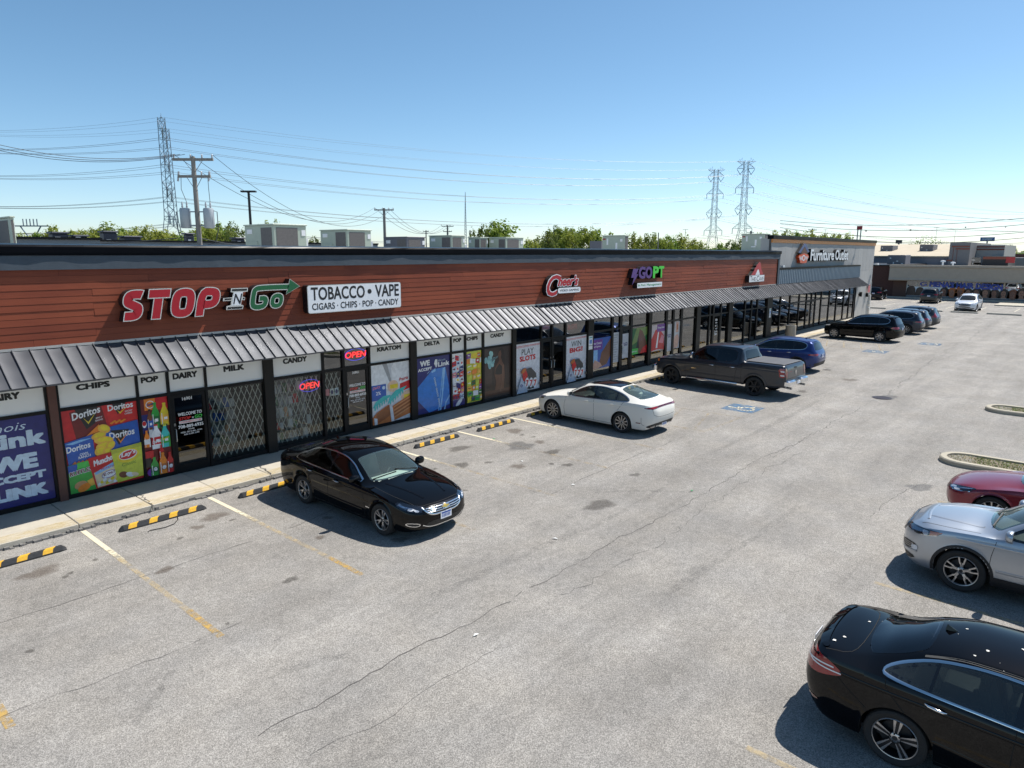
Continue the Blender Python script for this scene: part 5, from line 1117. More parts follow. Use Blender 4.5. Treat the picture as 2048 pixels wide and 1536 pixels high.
    c.ribbon('hood_seam', 'T', [(.66, .33), (.78, .8), (.78, 1.22*f)], .010, UNDER, off=.0015); c.wipers(1.36*f)
    S_ = c; 
    if front and front.get('extra'): front['extra'](c)
    c.finish_body(); c.place(x, y, rz); return c
NB = paint('deep_blue_paint', (.012, .035, .16), .55, .3); DK = paint('black_suv_paint', (.003, .003, .0034), 0, .25); DNV = paint('midnight_blue_paint', (.012, .018, .035), .4, .3); GRY = paint('graphite_paint', (.045, .05, .06), .5, .32); SLV = paint('silver_paint', (.42, .45, .49), .75, .34); PWH = paint('pearl_silver_white', (.62, .65, .70), .2, .32); DGR = paint('dark_grey_paint', (.028, .029, .028), .4, .32)
TL_B = dict(B=[(.50, 1.00), (.74, 1.01), (.87, .99), (.88, .91), (.70, .89), (.53, .93)], L=[(4.32, .985), (4.55, 1.0), (4.70, .97), (4.71, .89), (4.50, .90)], m=REDL)
G1 = 'cars parked along the shops'
suv('blue_car', 'deep blue compact SUV parked nose in beside the grey pickup', NB, (4.64, 1.64, 1.88, 2.78, .92, .355), 35.52, 13.05, R(1), G1, trim=CHR, gl='dark', gl_f='clear', handle=CHR, tail=TL_B)
suv('black_suv', 'black SUV with silver window outline and silver wheels parked nose in', DK, (4.90, 1.76, 1.94, 2.93, .88, .37), 51.36, 13.12, R(-4.2), G1, trim=CHR, gl='dark', gl_f='mid', rails=CHRd, clad=None, tail=dict(B=[(.46, 1.0), (.72, 1.02), (.87, 1.0), (.88, .88), (.66, .86), (.48, .93)], L=[(4.36, 1.0), (4.55, 1.01), (4.70, .97), (4.71, .87), (4.50, .88)], m=REDL))
suv('midnight_blue_suv', 'midnight blue SUV with dark spoked wheels, next past the black SUV', DNV, (4.70, 1.68, 1.90, 2.80, .93, .37), 57.4, 12.9, R(1), G1, trim=CHRd, wheel='twotone10', tail=TL_B)
suv('dark_crossover', 'dark crossover squeezed between the midnight blue and graphite SUVs', DNV, (4.65, 1.64, 1.87, 2.72, .93, .36), 60.1, 12.95, 0, G1, trim=CHR, wheel='multi')
suv('graphite_suv', 'graphite grey SUV with roof rails, last in the row by the shops', GRY, (4.62, 1.69, 1.86, 2.70, .92, .36), 62.85, 12.85, R(-1), G1, trim=CHR, rails=CHRd, wheel='multi', tail=dict(B=[(.52, 1.30), (.60, 1.30), (.86, 1.03), (.87, .90), (.60, .90), (.52, 1.02)], L=[(4.40, 1.05), (4.55, 1.07), (4.68, 1.0), (4.70, .90), (4.50, .90)]))
suv('white_suv', 'pearl white SUV facing the concrete kerb blocks by the salon', PWH, (4.95, 1.73, 1.93, 2.85, .98, .37), 84.75, 11.75, R(90), 'cars in the salon lot', trim=CHRd, gl='mid', gl_f='mid', wheel='multi', clad=BPL, rails=CHRd, front=dict(grille=[(0, .84), (.36, .83), (.52, .76), (.50, .66), (.30, .62), (0, .62)], bar=GBLK, hl=[(.48, .88), (.70, .91), (.87, .93), (.88, .87), (.66, .82), (.54, .83)]))
suv('dark_grey_suv', 'dark grey SUV parked tail out in front of the salon window', DGR, (4.82, 1.77, 1.94, 2.915, .92, .38), 96.0, 17.2, R(-86), 'cars in the salon lot', trim=BPL, gl='dark', clad=None, tail=dict(B=[(.50, 1.06), (.70, 1.08), (.86, 1.07), (.87, .94), (.66, .93), (.52, .97)], L=[(4.42, 1.06), (4.6, 1.07), (4.70, 1.0), (4.71, .93), (4.5, .94)]))
suv('black_crossover', 'black crossover parked tail out against the brick wall', DK, (4.70, 1.66, 1.88, 2.74, .92, .37), 98.2, 23.7, R(-86), 'cars in the salon lot', trim=CHRd, gl='dark', clad=BPL)
def edge_front(c):
    HL2 = [(.16, .925), (.36, .965), (.72, .985), (.62, .905), (.40, .845), (.18, .845)]
    c.patch('headlight', 'L', HL2, GBLK, .006, res=.04); c.patch('amber_marker', 'L', [(.50, .955), (.70, .978), (.62, .915), (.50, .885)], AMB, .011, res=.03, rnd=0); c.patch('lamp_reflector', 'L', [(.38, .94), (.48, .955), (.48, .88), (.40, .86)], WHL, .011, res=.03, rnd=1); c.ribbon('lamp_strip', 'L', [(.18, .85), (.40, .85), (.62, .91)], .012, CHR, off=.012); c.patch('lamp_cover', 'L', HL2, LENS, .016, res=.04)
    c.patch('fog_recess', 'F', [(.52, .62), (.70, .66), (.86, .66), (.85, .56), (.70, .50), (.52, .52)], BPL, .005, res=.05)
    for k in range(3): c.ribbon('fog_slat', 'F', [(.56, .545+k*.032), (.70, .55+k*.036), (.83, .575+k*.03)], .009, CHRd, off=.009)
    c.patch('fog_reflector', 'F', [(.80, .60), (.87, .64), (.87, .54), (.82, .53)], WHL, .009, res=.03); c.ribbon('bumper_strip', 'F', [(.35, .46), (.60, .46), (.86, .52)], .03, SLV, off=.008, rise=.01)
    c.ribbon('hood_crease', 'T', [(.34, .42), (.46, .7), (.56, 1.25)], .06, SLV, off=.001, rise=.014); c.ribbon('hood_crease', 'T', [(-.5, .40), (0, .34), (.5, .40)], .05, SLV, off=.001, rise=.010, mirror=False)
    c.patch('rocker', 'L', [(1.42, .42), (3.4, .42), (3.4, .25), (1.42, .25)], BPL, .007, rnd=0)
suv('silver_suv', 'silver SUV with twin-spoke silver wheels facing the shops', SLV, (4.80, 1.76, 1.928, 2.85, 1.03, .375), 14.52, 1.51-1.425, R(.0), 'cars parked across the aisle', trim=GBLK, gl='mid', gl_f='clear', wheel='five_v', clad=BPL, rim=.262, seat=SEATD,
    front=dict(grille=[(0, .88), (.36, .88), (.50, .82), (.40, .68), (0, .66)], frame=CHRd, bar=CHRd, hl=[(.44, .885), (.64, .90), (.84, .935), (.875, .90), (.86, .85), (.66, .81), (.47, .82)], extra=edge_front, plate=True, dark=True),
    top=[(0, .86), (.05, .95), (.15, 1.01), (.4, 1.05), (.9, 1.095), (1.2, 1.115), (1.35, 1.16), (1.65, 1.34), (2.0, 1.53), (2.3, 1.635), (2.8, 1.69), (3.4, 1.69), (3.9, 1.655), (4.28, 1.605), (4.40, 1.55), (4.52, 1.34), (4.64, 1.12), (4.71, 1.01), (4.75, .85)], belt=[(0, .76), (.12, .87), (.4, .95), (.9, 1.01), (1.3, 1.035), (2, 1.05), (3, 1.075), (3.8, 1.12), (4.3, 1.13), (4.6, 1.05), (4.75, .8)])

# ------------------------------------------------------------ pickup truck
TP = paint('granite_metallic_paint', (.020, .025, .034), .35, .3)
S = dict(L=6.14, W=2.085, WB=3.89, FO=.97, R=.405, RA=.47,
 top=[(0, 1.02), (.08, 1.09), (.3, 1.17), (1.0, 1.235), (1.42, 1.265), (1.55, 1.32), (2.0, 1.64), (2.3, 1.83), (2.55, 1.905), (3.2, 1.95), (3.8, 1.945), (4.10, 1.91), (4.16, 1.87), (4.24, 1.60), (4.29, 1.43), (4.32, 1.405), (4.5, 1.40), (5.9, 1.40), (6.02, 1.395), (6.09, 1.34), (6.12, 1.2), (6.14, .9)],
 belt=[(0, .88), (.08, 1.0), (.4, 1.13), (1.4, 1.20), (2, 1.235), (3, 1.25), (4.2, 1.27), (4.32, 1.36), (6.0, 1.36), (6.09, 1.30), (6.14, .88)],
 yr=[(0, .5), (.1, .72), (.3, .80), (1.4, .82), (1.6, .82), (2.0, .77), (2.4, .715), (3.2, .70), (4.0, .69), (4.2, .70), (4.34, .90), (6.0, .90), (6.14, .7)],
 crown=[(0, .04), (1.3, .06), (1.7, .10), (2.2, .08), (2.6, .055), (4.0, .05), (4.2, .05), (4.35, .01), (6.14, .01)],
 plan=[(0, .62), (.04, .74), (.12, .86), (.25, .94), (.5, .985), (.8, 1.0), (5.8, 1.0), (6.0, .985), (6.08, .96), (6.14, .93)],
 shin=[(0, .95), (1.5, .95), (4.2, .95), (4.4, .97), (6.14, .97)], sill=[(0, .50), (.3, .42), (1.5, .40), (5.6, .46), (6.14, .52)],
 prof=[(0, .95), (.08, .97), (.30, .985), (.55, .992), (.75, 1.0), (.88, .992), (.95, .978), (1.0, .96)],
 flean=[(.3, .05), (.5, .0), (.9, .0), (1.05, .03), (1.2, .12), (1.5, .15), (2, .15)], rlean=[(.3, .1), (.5, .03), (.8, .0), (1.3, .02), (1.5, .03), (2, .03)], bulge=.015,
 dlo=[(1.78, 1.285), (2.05, 1.46), (2.32, 1.63), (2.5, 1.735), (2.9, 1.79), (3.5, 1.80), (3.93, 1.775), (4.0, 1.62), (3.97, 1.32), (3.0, 1.30), (2.3, 1.285)],
 ws=[(0, 1.45), (.5, 1.49), (.77, 1.64), (.76, 1.74), (.69, 2.25), (.66, 2.36), (.3, 2.34), (0, 2.33)], rgb=[(0, 1.78), (.45, 1.78), (.56, 1.74), (.60, 1.48), (.56, 1.45), (.3, 1.445), (0, 1.445)], cowl=1.5, cab_end=4.1, zbelt=1.25)
c = Car('pickup_truck', 'dark grey crew cab pickup with bed cover parked nose in', 'pickup truck', S, TP, group=G1)
common(c, S, 'mid', 'dark', 'dark', GBLK, ((3.08, .10),), SEATD, DASH, 'rgb', h=1.6)
c.patch('bed_cover', 'T', sym([(0, 4.36), (.86, 4.36), (.87, 5.99), (0, 6.0)]), M('tonneau_vinyl', (.085, .085, .09), .55, var=.1, vscale=2, bump=.2, bscale=200), .028, mirror=False, rnd=0)
for q in (4.9, 5.45): c.ribbon('cover_seam', 'T', [(-.86, q), (.86, q)], .05, M('tonneau_vinyl', (.085, .085, .09)), off=.029, mirror=False, rnd=0, rise=.008)
c.arch_trim(.085, TP, .012); c.seams([[(1.70, 1.22), (1.66, .9), (1.70, .46)], [(3.10, 1.26), (3.12, .8), (3.10, .46)], [(4.12, 1.70), (4.13, 1.2), (4.02, .9), (3.98, .48)], [(4.27, 1.38), (4.27, .48)]], w=.014)
c.ribbon('side_crease', 'L', [(.6, 1.08), (2.5, 1.10), (4.25, 1.11), (5.9, 1.11)], .05, TP, off=.0005, rise=.012); c.ribbon('side_crease', 'L', [(1.6, .66), (3.0, .66), (4.2, .68)], .06, TP, off=.0005, rise=.012)
c.handle(2.92, 1.09, CHR, .24, 0); c.handle(3.86, 1.10, CHR, .24, 0); c.mirror(2.02, 1.40, CHR, .13, .10, .15, .18)
c.patch('tail_lamp', 'B', [(.80, 1.28), (.955, 1.28), (.985, 1.1), (.985, .90), (.80, .90)], REDD, .006, res=.05, rnd=1); c.patch('tail_lamp', 'L', [(5.84, 1.27), (6.11, 1.27), (6.12, .91), (5.90, .91), (5.87, 1.05)], REDL, .008, res=.05, rnd=1)
for z in (1.16, 1.0): c.patch('reverse_light', 'L', [(5.92, z+.02), (6.08, z+.02), (6.08, z-.03), (5.93, z-.03)], WHL, .012, res=.04, rnd=1)
bp = MB(); Lr = -(S['L']-c.yf)
for sg in (-1, 1): bp.bbox(min(sg*.28, sg*.98), max(sg*.28, sg*.98), Lr-.16, Lr+.10, .58, .80, .06)
bp.box(-.29, .29, Lr-.12, Lr+.1, .58, .72); bp.build('rear_bumper', CHR, c.root, 40); c.plate('B', .88, .3, .15) if False else None
MB().use(PLATE).box(-.15, .15, Lr-.135, Lr-.128, .60, .71).build('licence_plate', None, c.root)
fb = MB().bbox(-1.0, 1.0, c.yf-.16, c.yf+.06, .55, .80, .07); fb.build('front_bumper', CHR, c.root, 40)
for sg in (-1, 1):
    MB().tube([(sg*.97, c.yf-1.72, .42), (sg*1.06, c.yf-1.85, .43), (sg*1.06, c.yf-3.95, .43), (sg*.97, c.yf-4.08, .42)], .045, 10).build('side_step', CHR, c.root, 60)
    MB().tube([(sg*.62, Lr+.3, .48), (sg*.66, Lr-.15, .46)], .045, 10).build('exhaust_tip', CHR, c.root, 60)
c.patch('grille', 'F', sym([(0, 1.08), (.60, 1.08), (.64, .98), (.55, .84), (0, .82)]), GBLK, .006, mirror=False); c.ribbon('grille_frame', 'F', sym([(0, 1.09), (.62, 1.09), (.65, .98), (.56, .82), (0, .80)]), .04, CHR, True, .01, mirror=False, rise=.012)
c.patch('headlight', 'F', [(.66, 1.09), (.92, 1.10), (.98, 1.04), (.97, .94), (.70, .93)], GBLK, .006, res=.05); c.patch('lamp_reflector', 'F', [(.70, 1.07), (.88, 1.08), (.90, .97), (.73, .96)], WHL, .010, res=.04); c.patch('amber_marker', 'L', [(.22, 1.07), (.36, 1.09), (.36, .98), (.26, .96)], AMB, .010, res=.04); c.patch('headlight', 'L', [(.06, 1.06), (.38, 1.11), (.40, .95), (.12, .93)], GBLK, .006, res=.04)
c.ribbon('badge_letters', 'L', [(1.98, .86), (2.22, .86)], .02, CHR, off=.006, rnd=0)
c.ribbon('roof_lamp', 'B', [(-.18, 1.86), (.18, 1.86)], .03, REDD, off=.012, mirror=False, rnd=0); c.ribbon('tailgate_seam', 'B', [(-.79, 1.36), (-.79, .86), (.79, .86), (.79, 1.36)], .012, UNDER, mirror=False, off=.002, rnd=0)
c.patch('tailgate_badge', 'B', [(-.09, 1.14), (.09, 1.14), (.07, .98), (0, .93), (-.07, .98)], CHRd, .010, mirror=False, rnd=1, res=.04); c.patch('tailgate_handle', 'B', [(-.14, 1.28), (.14, 1.28), (.14, 1.21), (-.14, 1.21)], BPL, .008, mirror=False, rnd=1, res=.05)
c.wheels('black5', .262, .29, .02); c.fin(3.75, BPL); c.wipers(1.56); c.finish_body(); c.place(28.69, 12.80, R(-2.9))
# ================================================================== signs on the fascia
def flat(name, col, rough=.45, **k): return M('print_'+name, col, rough, coat=.25, **dict(dict(var=.20, vscale=8.0, vdetail=6, bump=.12, bscale=5.0), **k))
RED = M('sign_red_face', (.40, .006, .018), .35); GRN = M('sign_green_face', (.008, .115, .04), .35); SWH = M('sign_white_face', (.78, .80, .83), .35); SBK = M('sign_black_return', (.012, .012, .014), .4); CHT = M('sign_chrome_trim', (.72, .72, .74), .22, .7); PUR = M('sign_purple_face', (.085, .028, .20), .35); GRN2 = M('sign_lime_face', (.05, .60, .04), .35); SNV = M('sign_navy_face', (.02, .05, .20), .35)
def fx(xp, yp, Y): return at_y(xp, yp, Y)
def letter(root, ch, X0, X1, Z0, Z1, Yw, dep, face, trim=CHT, shear=0.0, bold=.03, rim=.022, name='letter', wall=YF-.03):
    """channel letter: dark return from the wall, bright rim, coloured face"""
    mb = MB().use(SBK); k = (X1-X0); e = rim
    wall_text(mb, ch, X0-e*.5, X1+e*.5, Z0-e*.5, Z1+e*.5, wall, depth=dep-.012, bold=bold+.012, shear=shear)
    mb.use(trim); wall_text(mb, ch, X0-e*.5, X1+e*.5, Z0-e*.5, Z1+e*.5, wall-dep+.010, depth=.004, bold=bold+.012, shear=shear)
    o = mb.build(name, None, root, fix=False)
    MB().use(face); f = MB().use(face); wall_text(f, ch, X0+e*.2, X1-e*.2, Z0+e*.3, Z1-e*.3, wall-dep+.003, depth=0, bold=bold-.012, shear=shear); f.build('letter_face', None, o, fix=False)
    return o
YS = YF-.27
root = empty('stop_n_go_sign', (8.3, YS, 4.2), 'red and green slanted channel letters with arrow above the awning', 'sign'); root.name = 'convenience_store_sign'
ZB_, ZT_ = at_y(300, 632, YS).z+.02, at_y(300, 578, YS).z-.02
def stroke_letter(root, path, w, X0, X1, Z0, Z1, face, dep=.24, closed=False, sh=.22, name='letter', rim=.018):
    """block letter drawn as one thick stroke in a 0..1 box, slanted; dark return, bright rim, coloured face"""
    W_, H_ = X1-X0-sh*(Z1-Z0), Z1-Z0
    P = [Vector((X0+u*W_, Z0+v*H_)) for u, v in path]; P = [Vector(q) for q in (chaikin([tuple(p) for p in P], 2, closed))]; n = len(P)
    def sides(hw):
        Lf, Rt = [], []
        for i, p in enumerate(P):
            d1 = (p-P[i-1]) if (i or closed) else (P[1]-p); d2 = (P[(i+1) % n]-p) if (i < n-1 or closed) else (p-P[i-1]); d1.normalize(); d2.normalize(); t = (d1+d2).normalized(); nn = Vector((-t.y, t.x)); k = 1/max(.55, nn.dot(Vector((-d1.y, d1.x)))); q = p
            if not closed and i in (0, n-1): q = p+(t*(-1 if i == 0 else 1))*(hw-w/2)
            Lf.append(q+nn*hw*k); Rt.append(q-nn*hw*k)
        S_ = lambda q: (q.x+sh*(q.y-Z0), q.y); return [S_(q) for q in Lf], [S_(q) for q in Rt]
    wall = YF-.03; Lf, Rt = sides(w/2+rim); mb = MB(); m = n if closed else n-1
    def face_at(Lf, Rt, y): mb.add([(x, y, z) for x, z in Lf]+[(x, y, z) for x, z in Rt], [(i, (i+1) % n, n+(i+1) % n, n+i) for i in range(m)])
    mb.use(SBK); k0 = len(mb.v); mb.add([(x, y, z) for y in (wall, wall-dep) for A_ in (Lf, Rt) for x, z in A_], [(s0+i, s0+(i+1) % n, s0+2*n+(i+1) % n, s0+2*n+i) for s0 in (0, n) for i in range(m)]+([] if closed else [(0, n, 3*n, 2*n), (n-1, 2*n-1, 4*n-1, 3*n-1)]))
    mb.use(CHT); face_at(Lf, Rt, wall-dep); o = mb.build(name, None, root, fix=False); mb = MB().use(face); L2, R2 = sides(w/2-rim*.25); mb.add([(x, wall-dep-.003, z) for x, z in L2]+[(x, wall-dep-.003, z) for x, z in R2], [(i, (i+1) % n, n+(i+1) % n, n+i) for i in range(m)]); mb.build('letter_face', None, o, fix=False); return o
LP = dict(S=([(.93, .84), (.80, .86), (.35, .86), (.17, .80), (.17, .60), (.35, .54), (.65, .46), (.83, .40), (.83, .20), (.65, .14), (.10, .14)], False), O=([(.30, .14), (.70, .14), (.83, .28), (.83, .72), (.70, .86), (.30, .86), (.17, .72), (.17, .28)], True), P=([(.17, .0), (.17, .86), (.66, .86), (.84, .78), (.84, .50), (.66, .40), (.30, .40)], False))
for ch, a, c in (('S', 240.5, 290), ('T', 288, 344), ('O', 337, 395), ('P', 388.5, 444)):
    X0, X1 = at_y(a, 605, YS).x, at_y(c, 605, YS).x
    if ch == 'T': stroke_letter(root, [(.0, .86), (1.0, .86)], .19, X0, X1, 4.24, 4.92, RED); stroke_letter(root, [(.48, .0), (.48, .86)], .19, X0, X1, 4.24, 4.92, RED, dep=.236)
    else: stroke_letter(root, LP[ch][0], .19, X0, X1, 4.24, 4.92, RED, closed=LP[ch][1])
# bolt-shaped "N" emblem
X0, X1 = at_y(447, 600, YS).x, at_y(499, 600, YS).x; w = X1-X0; Xc = (X0+X1)/2
em = MB().use(SBK); ip = lambda P: [(X0+u*w, 4.34+v*.54) for u, v in P]
shape = ip([(.10, 0), (.74, 0), (.78, .16), (.68, .22), (.72, .42), (.84, .42), (.86, .56), (.76, .58), (.80, .80), (.98, .82), (1.0, 1.0), (.34, 1.0), (.32, .82), (.42, .80), (.36, .58), (.02, .56), (0, .42), (.32, .42), (.28, .22), (.12, .18)])
em.prism(shape, YF-.03-.20, YF-.03); eo = em.build('letter', None, root); f = MB().use(CHT); f.poly([(x, YF-.234, z) for x, z in shape]); f.use(SWH); f.poly([(x, YF-.237, z) for x, z in ip([(.33, .2), (.66, .2), (.78, .80), (.44, .80)])]); f.use(SBK)
for P in ([(.14, .03), (.72, .03), (.74, .13), (.17, .13)], [(.36, .86), (.95, .86), (.96, .96), (.38, .96)], [(.06, .46), (.32, .46), (.34, .54), (.07, .54)], [(.77, .46), (.83, .46), (.84, .54), (.78, .54)]): f.poly([(x, YF-.237, z) for x, z in ip(P)])
put_text(f, 'N', (X0+.38*w, YF-.240, 4.34+.54*.26), (X0+.66*w, YF-.240, 4.34+.54*.26), (X0+.48*w, YF-.240, 4.34+.54*.74), bold=.01); f.build('letter_face', None, eo, fix=False)
X0, X1 = at_y(497, 600, YS).x, at_y(545, 600, YS).x; xt = at_y(600, 575, YS).x; GH = .63; z0g = 4.30; Wg = X1-X0-.22*GH
ue = (xt-.34-.22*.86*GH-X0)/Wg
stroke_letter(root, [(ue, .90), (.40, .90), (.15, .84), (.12, .66), (.12, .24), (.25, .11), (.62, .11), (.80, .2), (.80, .46), (.46, .46)], .13, X0, X1, z0g, z0g+GH, GRN, sh=.22)
X0b, X1b = at_y(537, 600, YS).x, at_y(570, 600, YS).x; stroke_letter(root, [(.34, .18), (.66, .18), (.82, .32), (.82, .68), (.66, .82), (.34, .82), (.18, .68), (.18, .32)], .115, X0b, X1b, z0g, z0g+.42, GRN, closed=True)
za = z0g+.90*GH; ar = [(xt-.44, za-.21), (xt, za+.0), (xt-.30, za+.21), (xt-.37, za)]
ao = MB().use(SBK).prism(ar, YF-.272, YF-.03).build('arrow', None, root); MB().use(CHT).poly([(x, YF-.273, z) for x, z in ar]).build('arrow_trim', None, ao); MB().use(GRN).poly([(x, YF-.276, z) for x, z in shrink(ar, .018)]).build('arrow_face', None, ao)
MB().use(SBK).box(at_y(262, 600, YS).x, at_y(560, 600, YS).x, YF-.10, YF-.03, 4.42, 4.62).build('raceway', PLK, root)
MB().use(SBK).box(at_y(262, 600, YS).x, at_y(540, 600, YS).x, YF-.12, YF-.03, 3.90, 3.98)
# lit cabinet signs
def rrect(X0, X1, Z0, Z1, r, n=5):
    P = []
    for cx, cz, a0 in ((X1-r, Z0+r, -90), (X1-r, Z1-r, 0), (X0+r, Z1-r, 90), (X0+r, Z0+r, 180)): P += [(cx+r*math.cos(R(a0+90*k/n)), cz+r*math.sin(R(a0+90*k/n))) for k in range(n+1)]
    return P
def cabinet(name, lab, X0, X1, Z0, Z1, dep, r, texts, rim=SBK, face=SWH, wall=YF-.03):
    root = empty(name, ((X0+X1)/2, wall, Z0), lab, 'sign'); MB().use(rim).prism(rrect(X0, X1, Z0, Z1, r), wall-dep, wall).build('cabinet', None, root); e = .02
    f = MB().use(CHT).poly([(x, wall-dep-.001, z) for x, z in rrect(X0+.004, X1-.004, Z0+.004, Z1-.004, r)]).build('frame', None, root); MB().use(face).poly([(x, wall-dep-.004, z) for x, z in rrect(X0+e, X1-e, Z0+e, Z1-e, max(.005, r-e))]).build('face', None, root)
    for (s_, u0, u1, v0, v1, mt, kw) in texts:
        m = MB().use(mt); wall_text(m, s_, X0+(X1-X0)*u0, X0+(X1-X0)*u1, Z0+(Z1-Z0)*v0, Z0+(Z1-Z0)*v1, wall-dep-.007, **kw); m.build('lettering', None, root, fix=False)
    return root
a = at_y(613.5, 572, YS); b = at_y(802.5, 612, YS)
cabinet('tobacco_sign', 'white cabinet sign with black tobacco and vape lettering', a.x, b.x, at_y(617, 628, YS).z, at_y(613, 571, YS).z, .24, .07,
        [('TOBACCO', .035, .585, .46, .93, LETB, dict(bold=.022)), ('VAPE', .70, .975, .46, .93, LETB, dict(bold=.022)), ('•', .615, .66, .60, .78, LETB, dict(bold=.02)), ('CIGARS · CHIPS · POP · CANDY', .04, .965, .12, .36, LETB, dict(bold=.018))])
# script sign with pill board
root = empty('gaming_sign', (25, YF-.03, 4.3), 'red script sign with white rim above a pill-shaped video gaming board', 'sign')
X0, X1 = at_y(1095, 566, YS).x, at_y(1158, 560, YS).x; z0, z1 = at_y(1100, 580, YS).z, at_y(1100, 553, YS).z
def scr(root, s_, X0, X1, z0, z1, bold):
    mb = MB().use(SBK); wall_text(mb, s_, X0-.03, X1+.03, z0-.03, z1+.03, YF-.03, depth=.20, bold=bold+.03, shear=.35); mb.use(SWH); wall_text(mb, s_, X0-.03, X1+.03, z0-.03, z1+.03, YF-.232, depth=.004, bold=bold+.03, shear=.35); o = mb.build('letter', None, root, fix=False)
    f = MB().use(RED); wall_text(f, s_, X0, X1, z0, z1, YF-.240, depth=0, bold=bold, shear=.35); f.build('letter_face', None, o, fix=False)
Xm = X0+(X1-X0)*.36; scr(root, 'C', X0, Xm+.12, z0-.25, z1+.05, .02); scr(root, "heer's", Xm-.05, X1, z0+.12, z1, .045)
PX0, PX1 = at_y(1116, 580, YS).x, at_y(1162.5, 578, YS).x; pz0, pz1 = at_y(1139, 588, YS).z+.03, at_y(1139, 574, YS).z+.0
MB().use(SBK).prism(rrect(PX0, PX1, pz0, pz1, (pz1-pz0)*.4), YF-.25, YF-.03).build('pill_board', None, root); MB().use(SWH).poly([(x, YF-.253, z) for x, z in rrect(PX0+.02, PX1-.02, pz0+.02, pz1-.02, (pz1-pz0)*.38)]).build('board_face', None, root); m = MB().use(LETB); wall_text(m, 'VIDEO GAMING', PX0+.14, PX1-.14, pz0+.09, pz1-.08, YF-.256, bold=.012); m.build('lettering', None, root, fix=False)
# purple and green sign
root = empty('therapy_sign', (35, YF-.03, 4.3), 'purple and green GO PT letters with a bolt above a white strip', 'sign')
gz0, gz1 = at_y(1290, 557, YS).z, at_y(1290, 533.5, YS).z
for ch, a, c, mt in (('G', 1278, 1291, PUR), ('O', 1291.5, 1304.5, PUR), ('P', 1306.5, 1317.5, GRN2), ('T', 1318, 1328, GRN2)): letter(root, ch, at_y(a, 545, YS).x, at_y(c, 545, YS).x, gz0, gz1, YS, .24, mt, trim=mt, bold=.04)
bx0, bx1 = at_y(1262, 550, YS).x, at_y(1277, 550, YS).x; bw = bx1-bx0; bz0, bz1 = gz0-.28, gz1-.08; bh = bz1-bz0; bp = [(bx0+u*bw, bz0+v*bh) for u, v in ((.30, 1), (1, 1), (.74, .66), (.98, .66), (.20, .0), (.42, .46), (.06, .46))]
bo = MB().use(SBK).prism(bp, YF-.26, YF-.03).build('bolt', None, root); MB().use(PUR).poly([(x, YF-.263, z) for x, z in bp]).build('bolt_face', None, bo)
X0, X1 = at_y(1274.5, 575, YS).x, at_y(1324.5, 568, YS).x; z0, z1 = at_y(1300, 575, YS).z, at_y(1300, 564.5, YS).z
MB().use(SBK).prism([(X0, z0), (X1, z0), (X1, z1), (X0, z1)], YF-.26, YF-.03).build('strip_board', None, root); MB().use(SWH).poly([(X0+.01, YF-.263, z0+.01), (X1-.01, YF-.263, z0+.01), (X1-.01, YF-.263, z1-.01), (X0+.01, YF-.263, z1-.01)]).build('board_face', None, root); m = MB().use(M('sign_green_text', (.03, .30, .08), .5)); wall_text(m, '& Pain Management', X0+.08, X1-.08, z0+.06, z1-.06, YF-.266, bold=.01); m.build('lettering', None, root, fix=False)
# red peak sign
root = empty('cave_sign', (44.5, YF-.03, 4.3), 'red mountain peak sign above a white THE CAVE board', 'sign')
X0, X1 = at_y(1498.5, 556, YS).x, at_y(1528.5, 556, YS).x; z0, z1 = at_y(1513, 564, YS).z, at_y(1513, 550, YS).z; zp = at_y(1516, 524.5, YS).z; Wd = X1-X0
pk = [(X0+.12*Wd, z1+.003), (X0+.34*Wd, z1+(zp-z1)*.45), (X0+.30*Wd, z1+(zp-z1)*.45), (X0+.46*Wd, z1+(zp-z1)*.72), (X0+.42*Wd, z1+(zp-z1)*.74), (X0+.60*Wd, zp), (X0+.68*Wd, zp), (X0+.78*Wd, z1+(zp-z1)*.45), (X0+.94*Wd, z1+.003)]
po = MB().use(SBK).prism(pk, YF-.25, YF-.03).build('peak', None, root); MB().use(M('sign_peak_red', (.42, .02, .03), .4)).poly([(x, YF-.253, z) for x, z in pk]).build('peak_face', None, po); MB().use(SWH).poly([(X0+.40*Wd, YF-.256, z1+.004), (X0+.70*Wd, YF-.256, z1+.004), (X0+.60*Wd, YF-.256, z1+(zp-z1)*.42), (X0+.53*Wd, YF-.256, z1+(zp-z1)*.42)]).build('peak_opening', None, po)
MB().use(SBK).prism([(X0, z0), (X1, z0), (X1, z1), (X0, z1)], YF-.27, YF-.03).build('board', None, root); MB().use(SWH).poly([(X0+.02, YF-.273, z0+.02), (X1-.02, YF-.273, z0+.02), (X1-.02, YF-.273, z1-.02), (X0+.02, YF-.273, z1-.02)]).build('board_face', None, root)
m = MB().use(LETB); wall_text(m, 'T', X0+.06*Wd, X0+.18*Wd, z0+.07, z1-.05, YF-.276); wall_text(m, 'HE', X0+.19*Wd, X0+.42*Wd, z0+.07, z1-.13, YF-.276); wall_text(m, 'C', X0+.48*Wd, X0+.64*Wd, z0+.06, z1-.05, YF-.276); wall_text(m, 'AVE', X0+.65*Wd, X0+.95*Wd, z0+.07, z1-.13, YF-.276); m.build('lettering', None, root, fix=False)
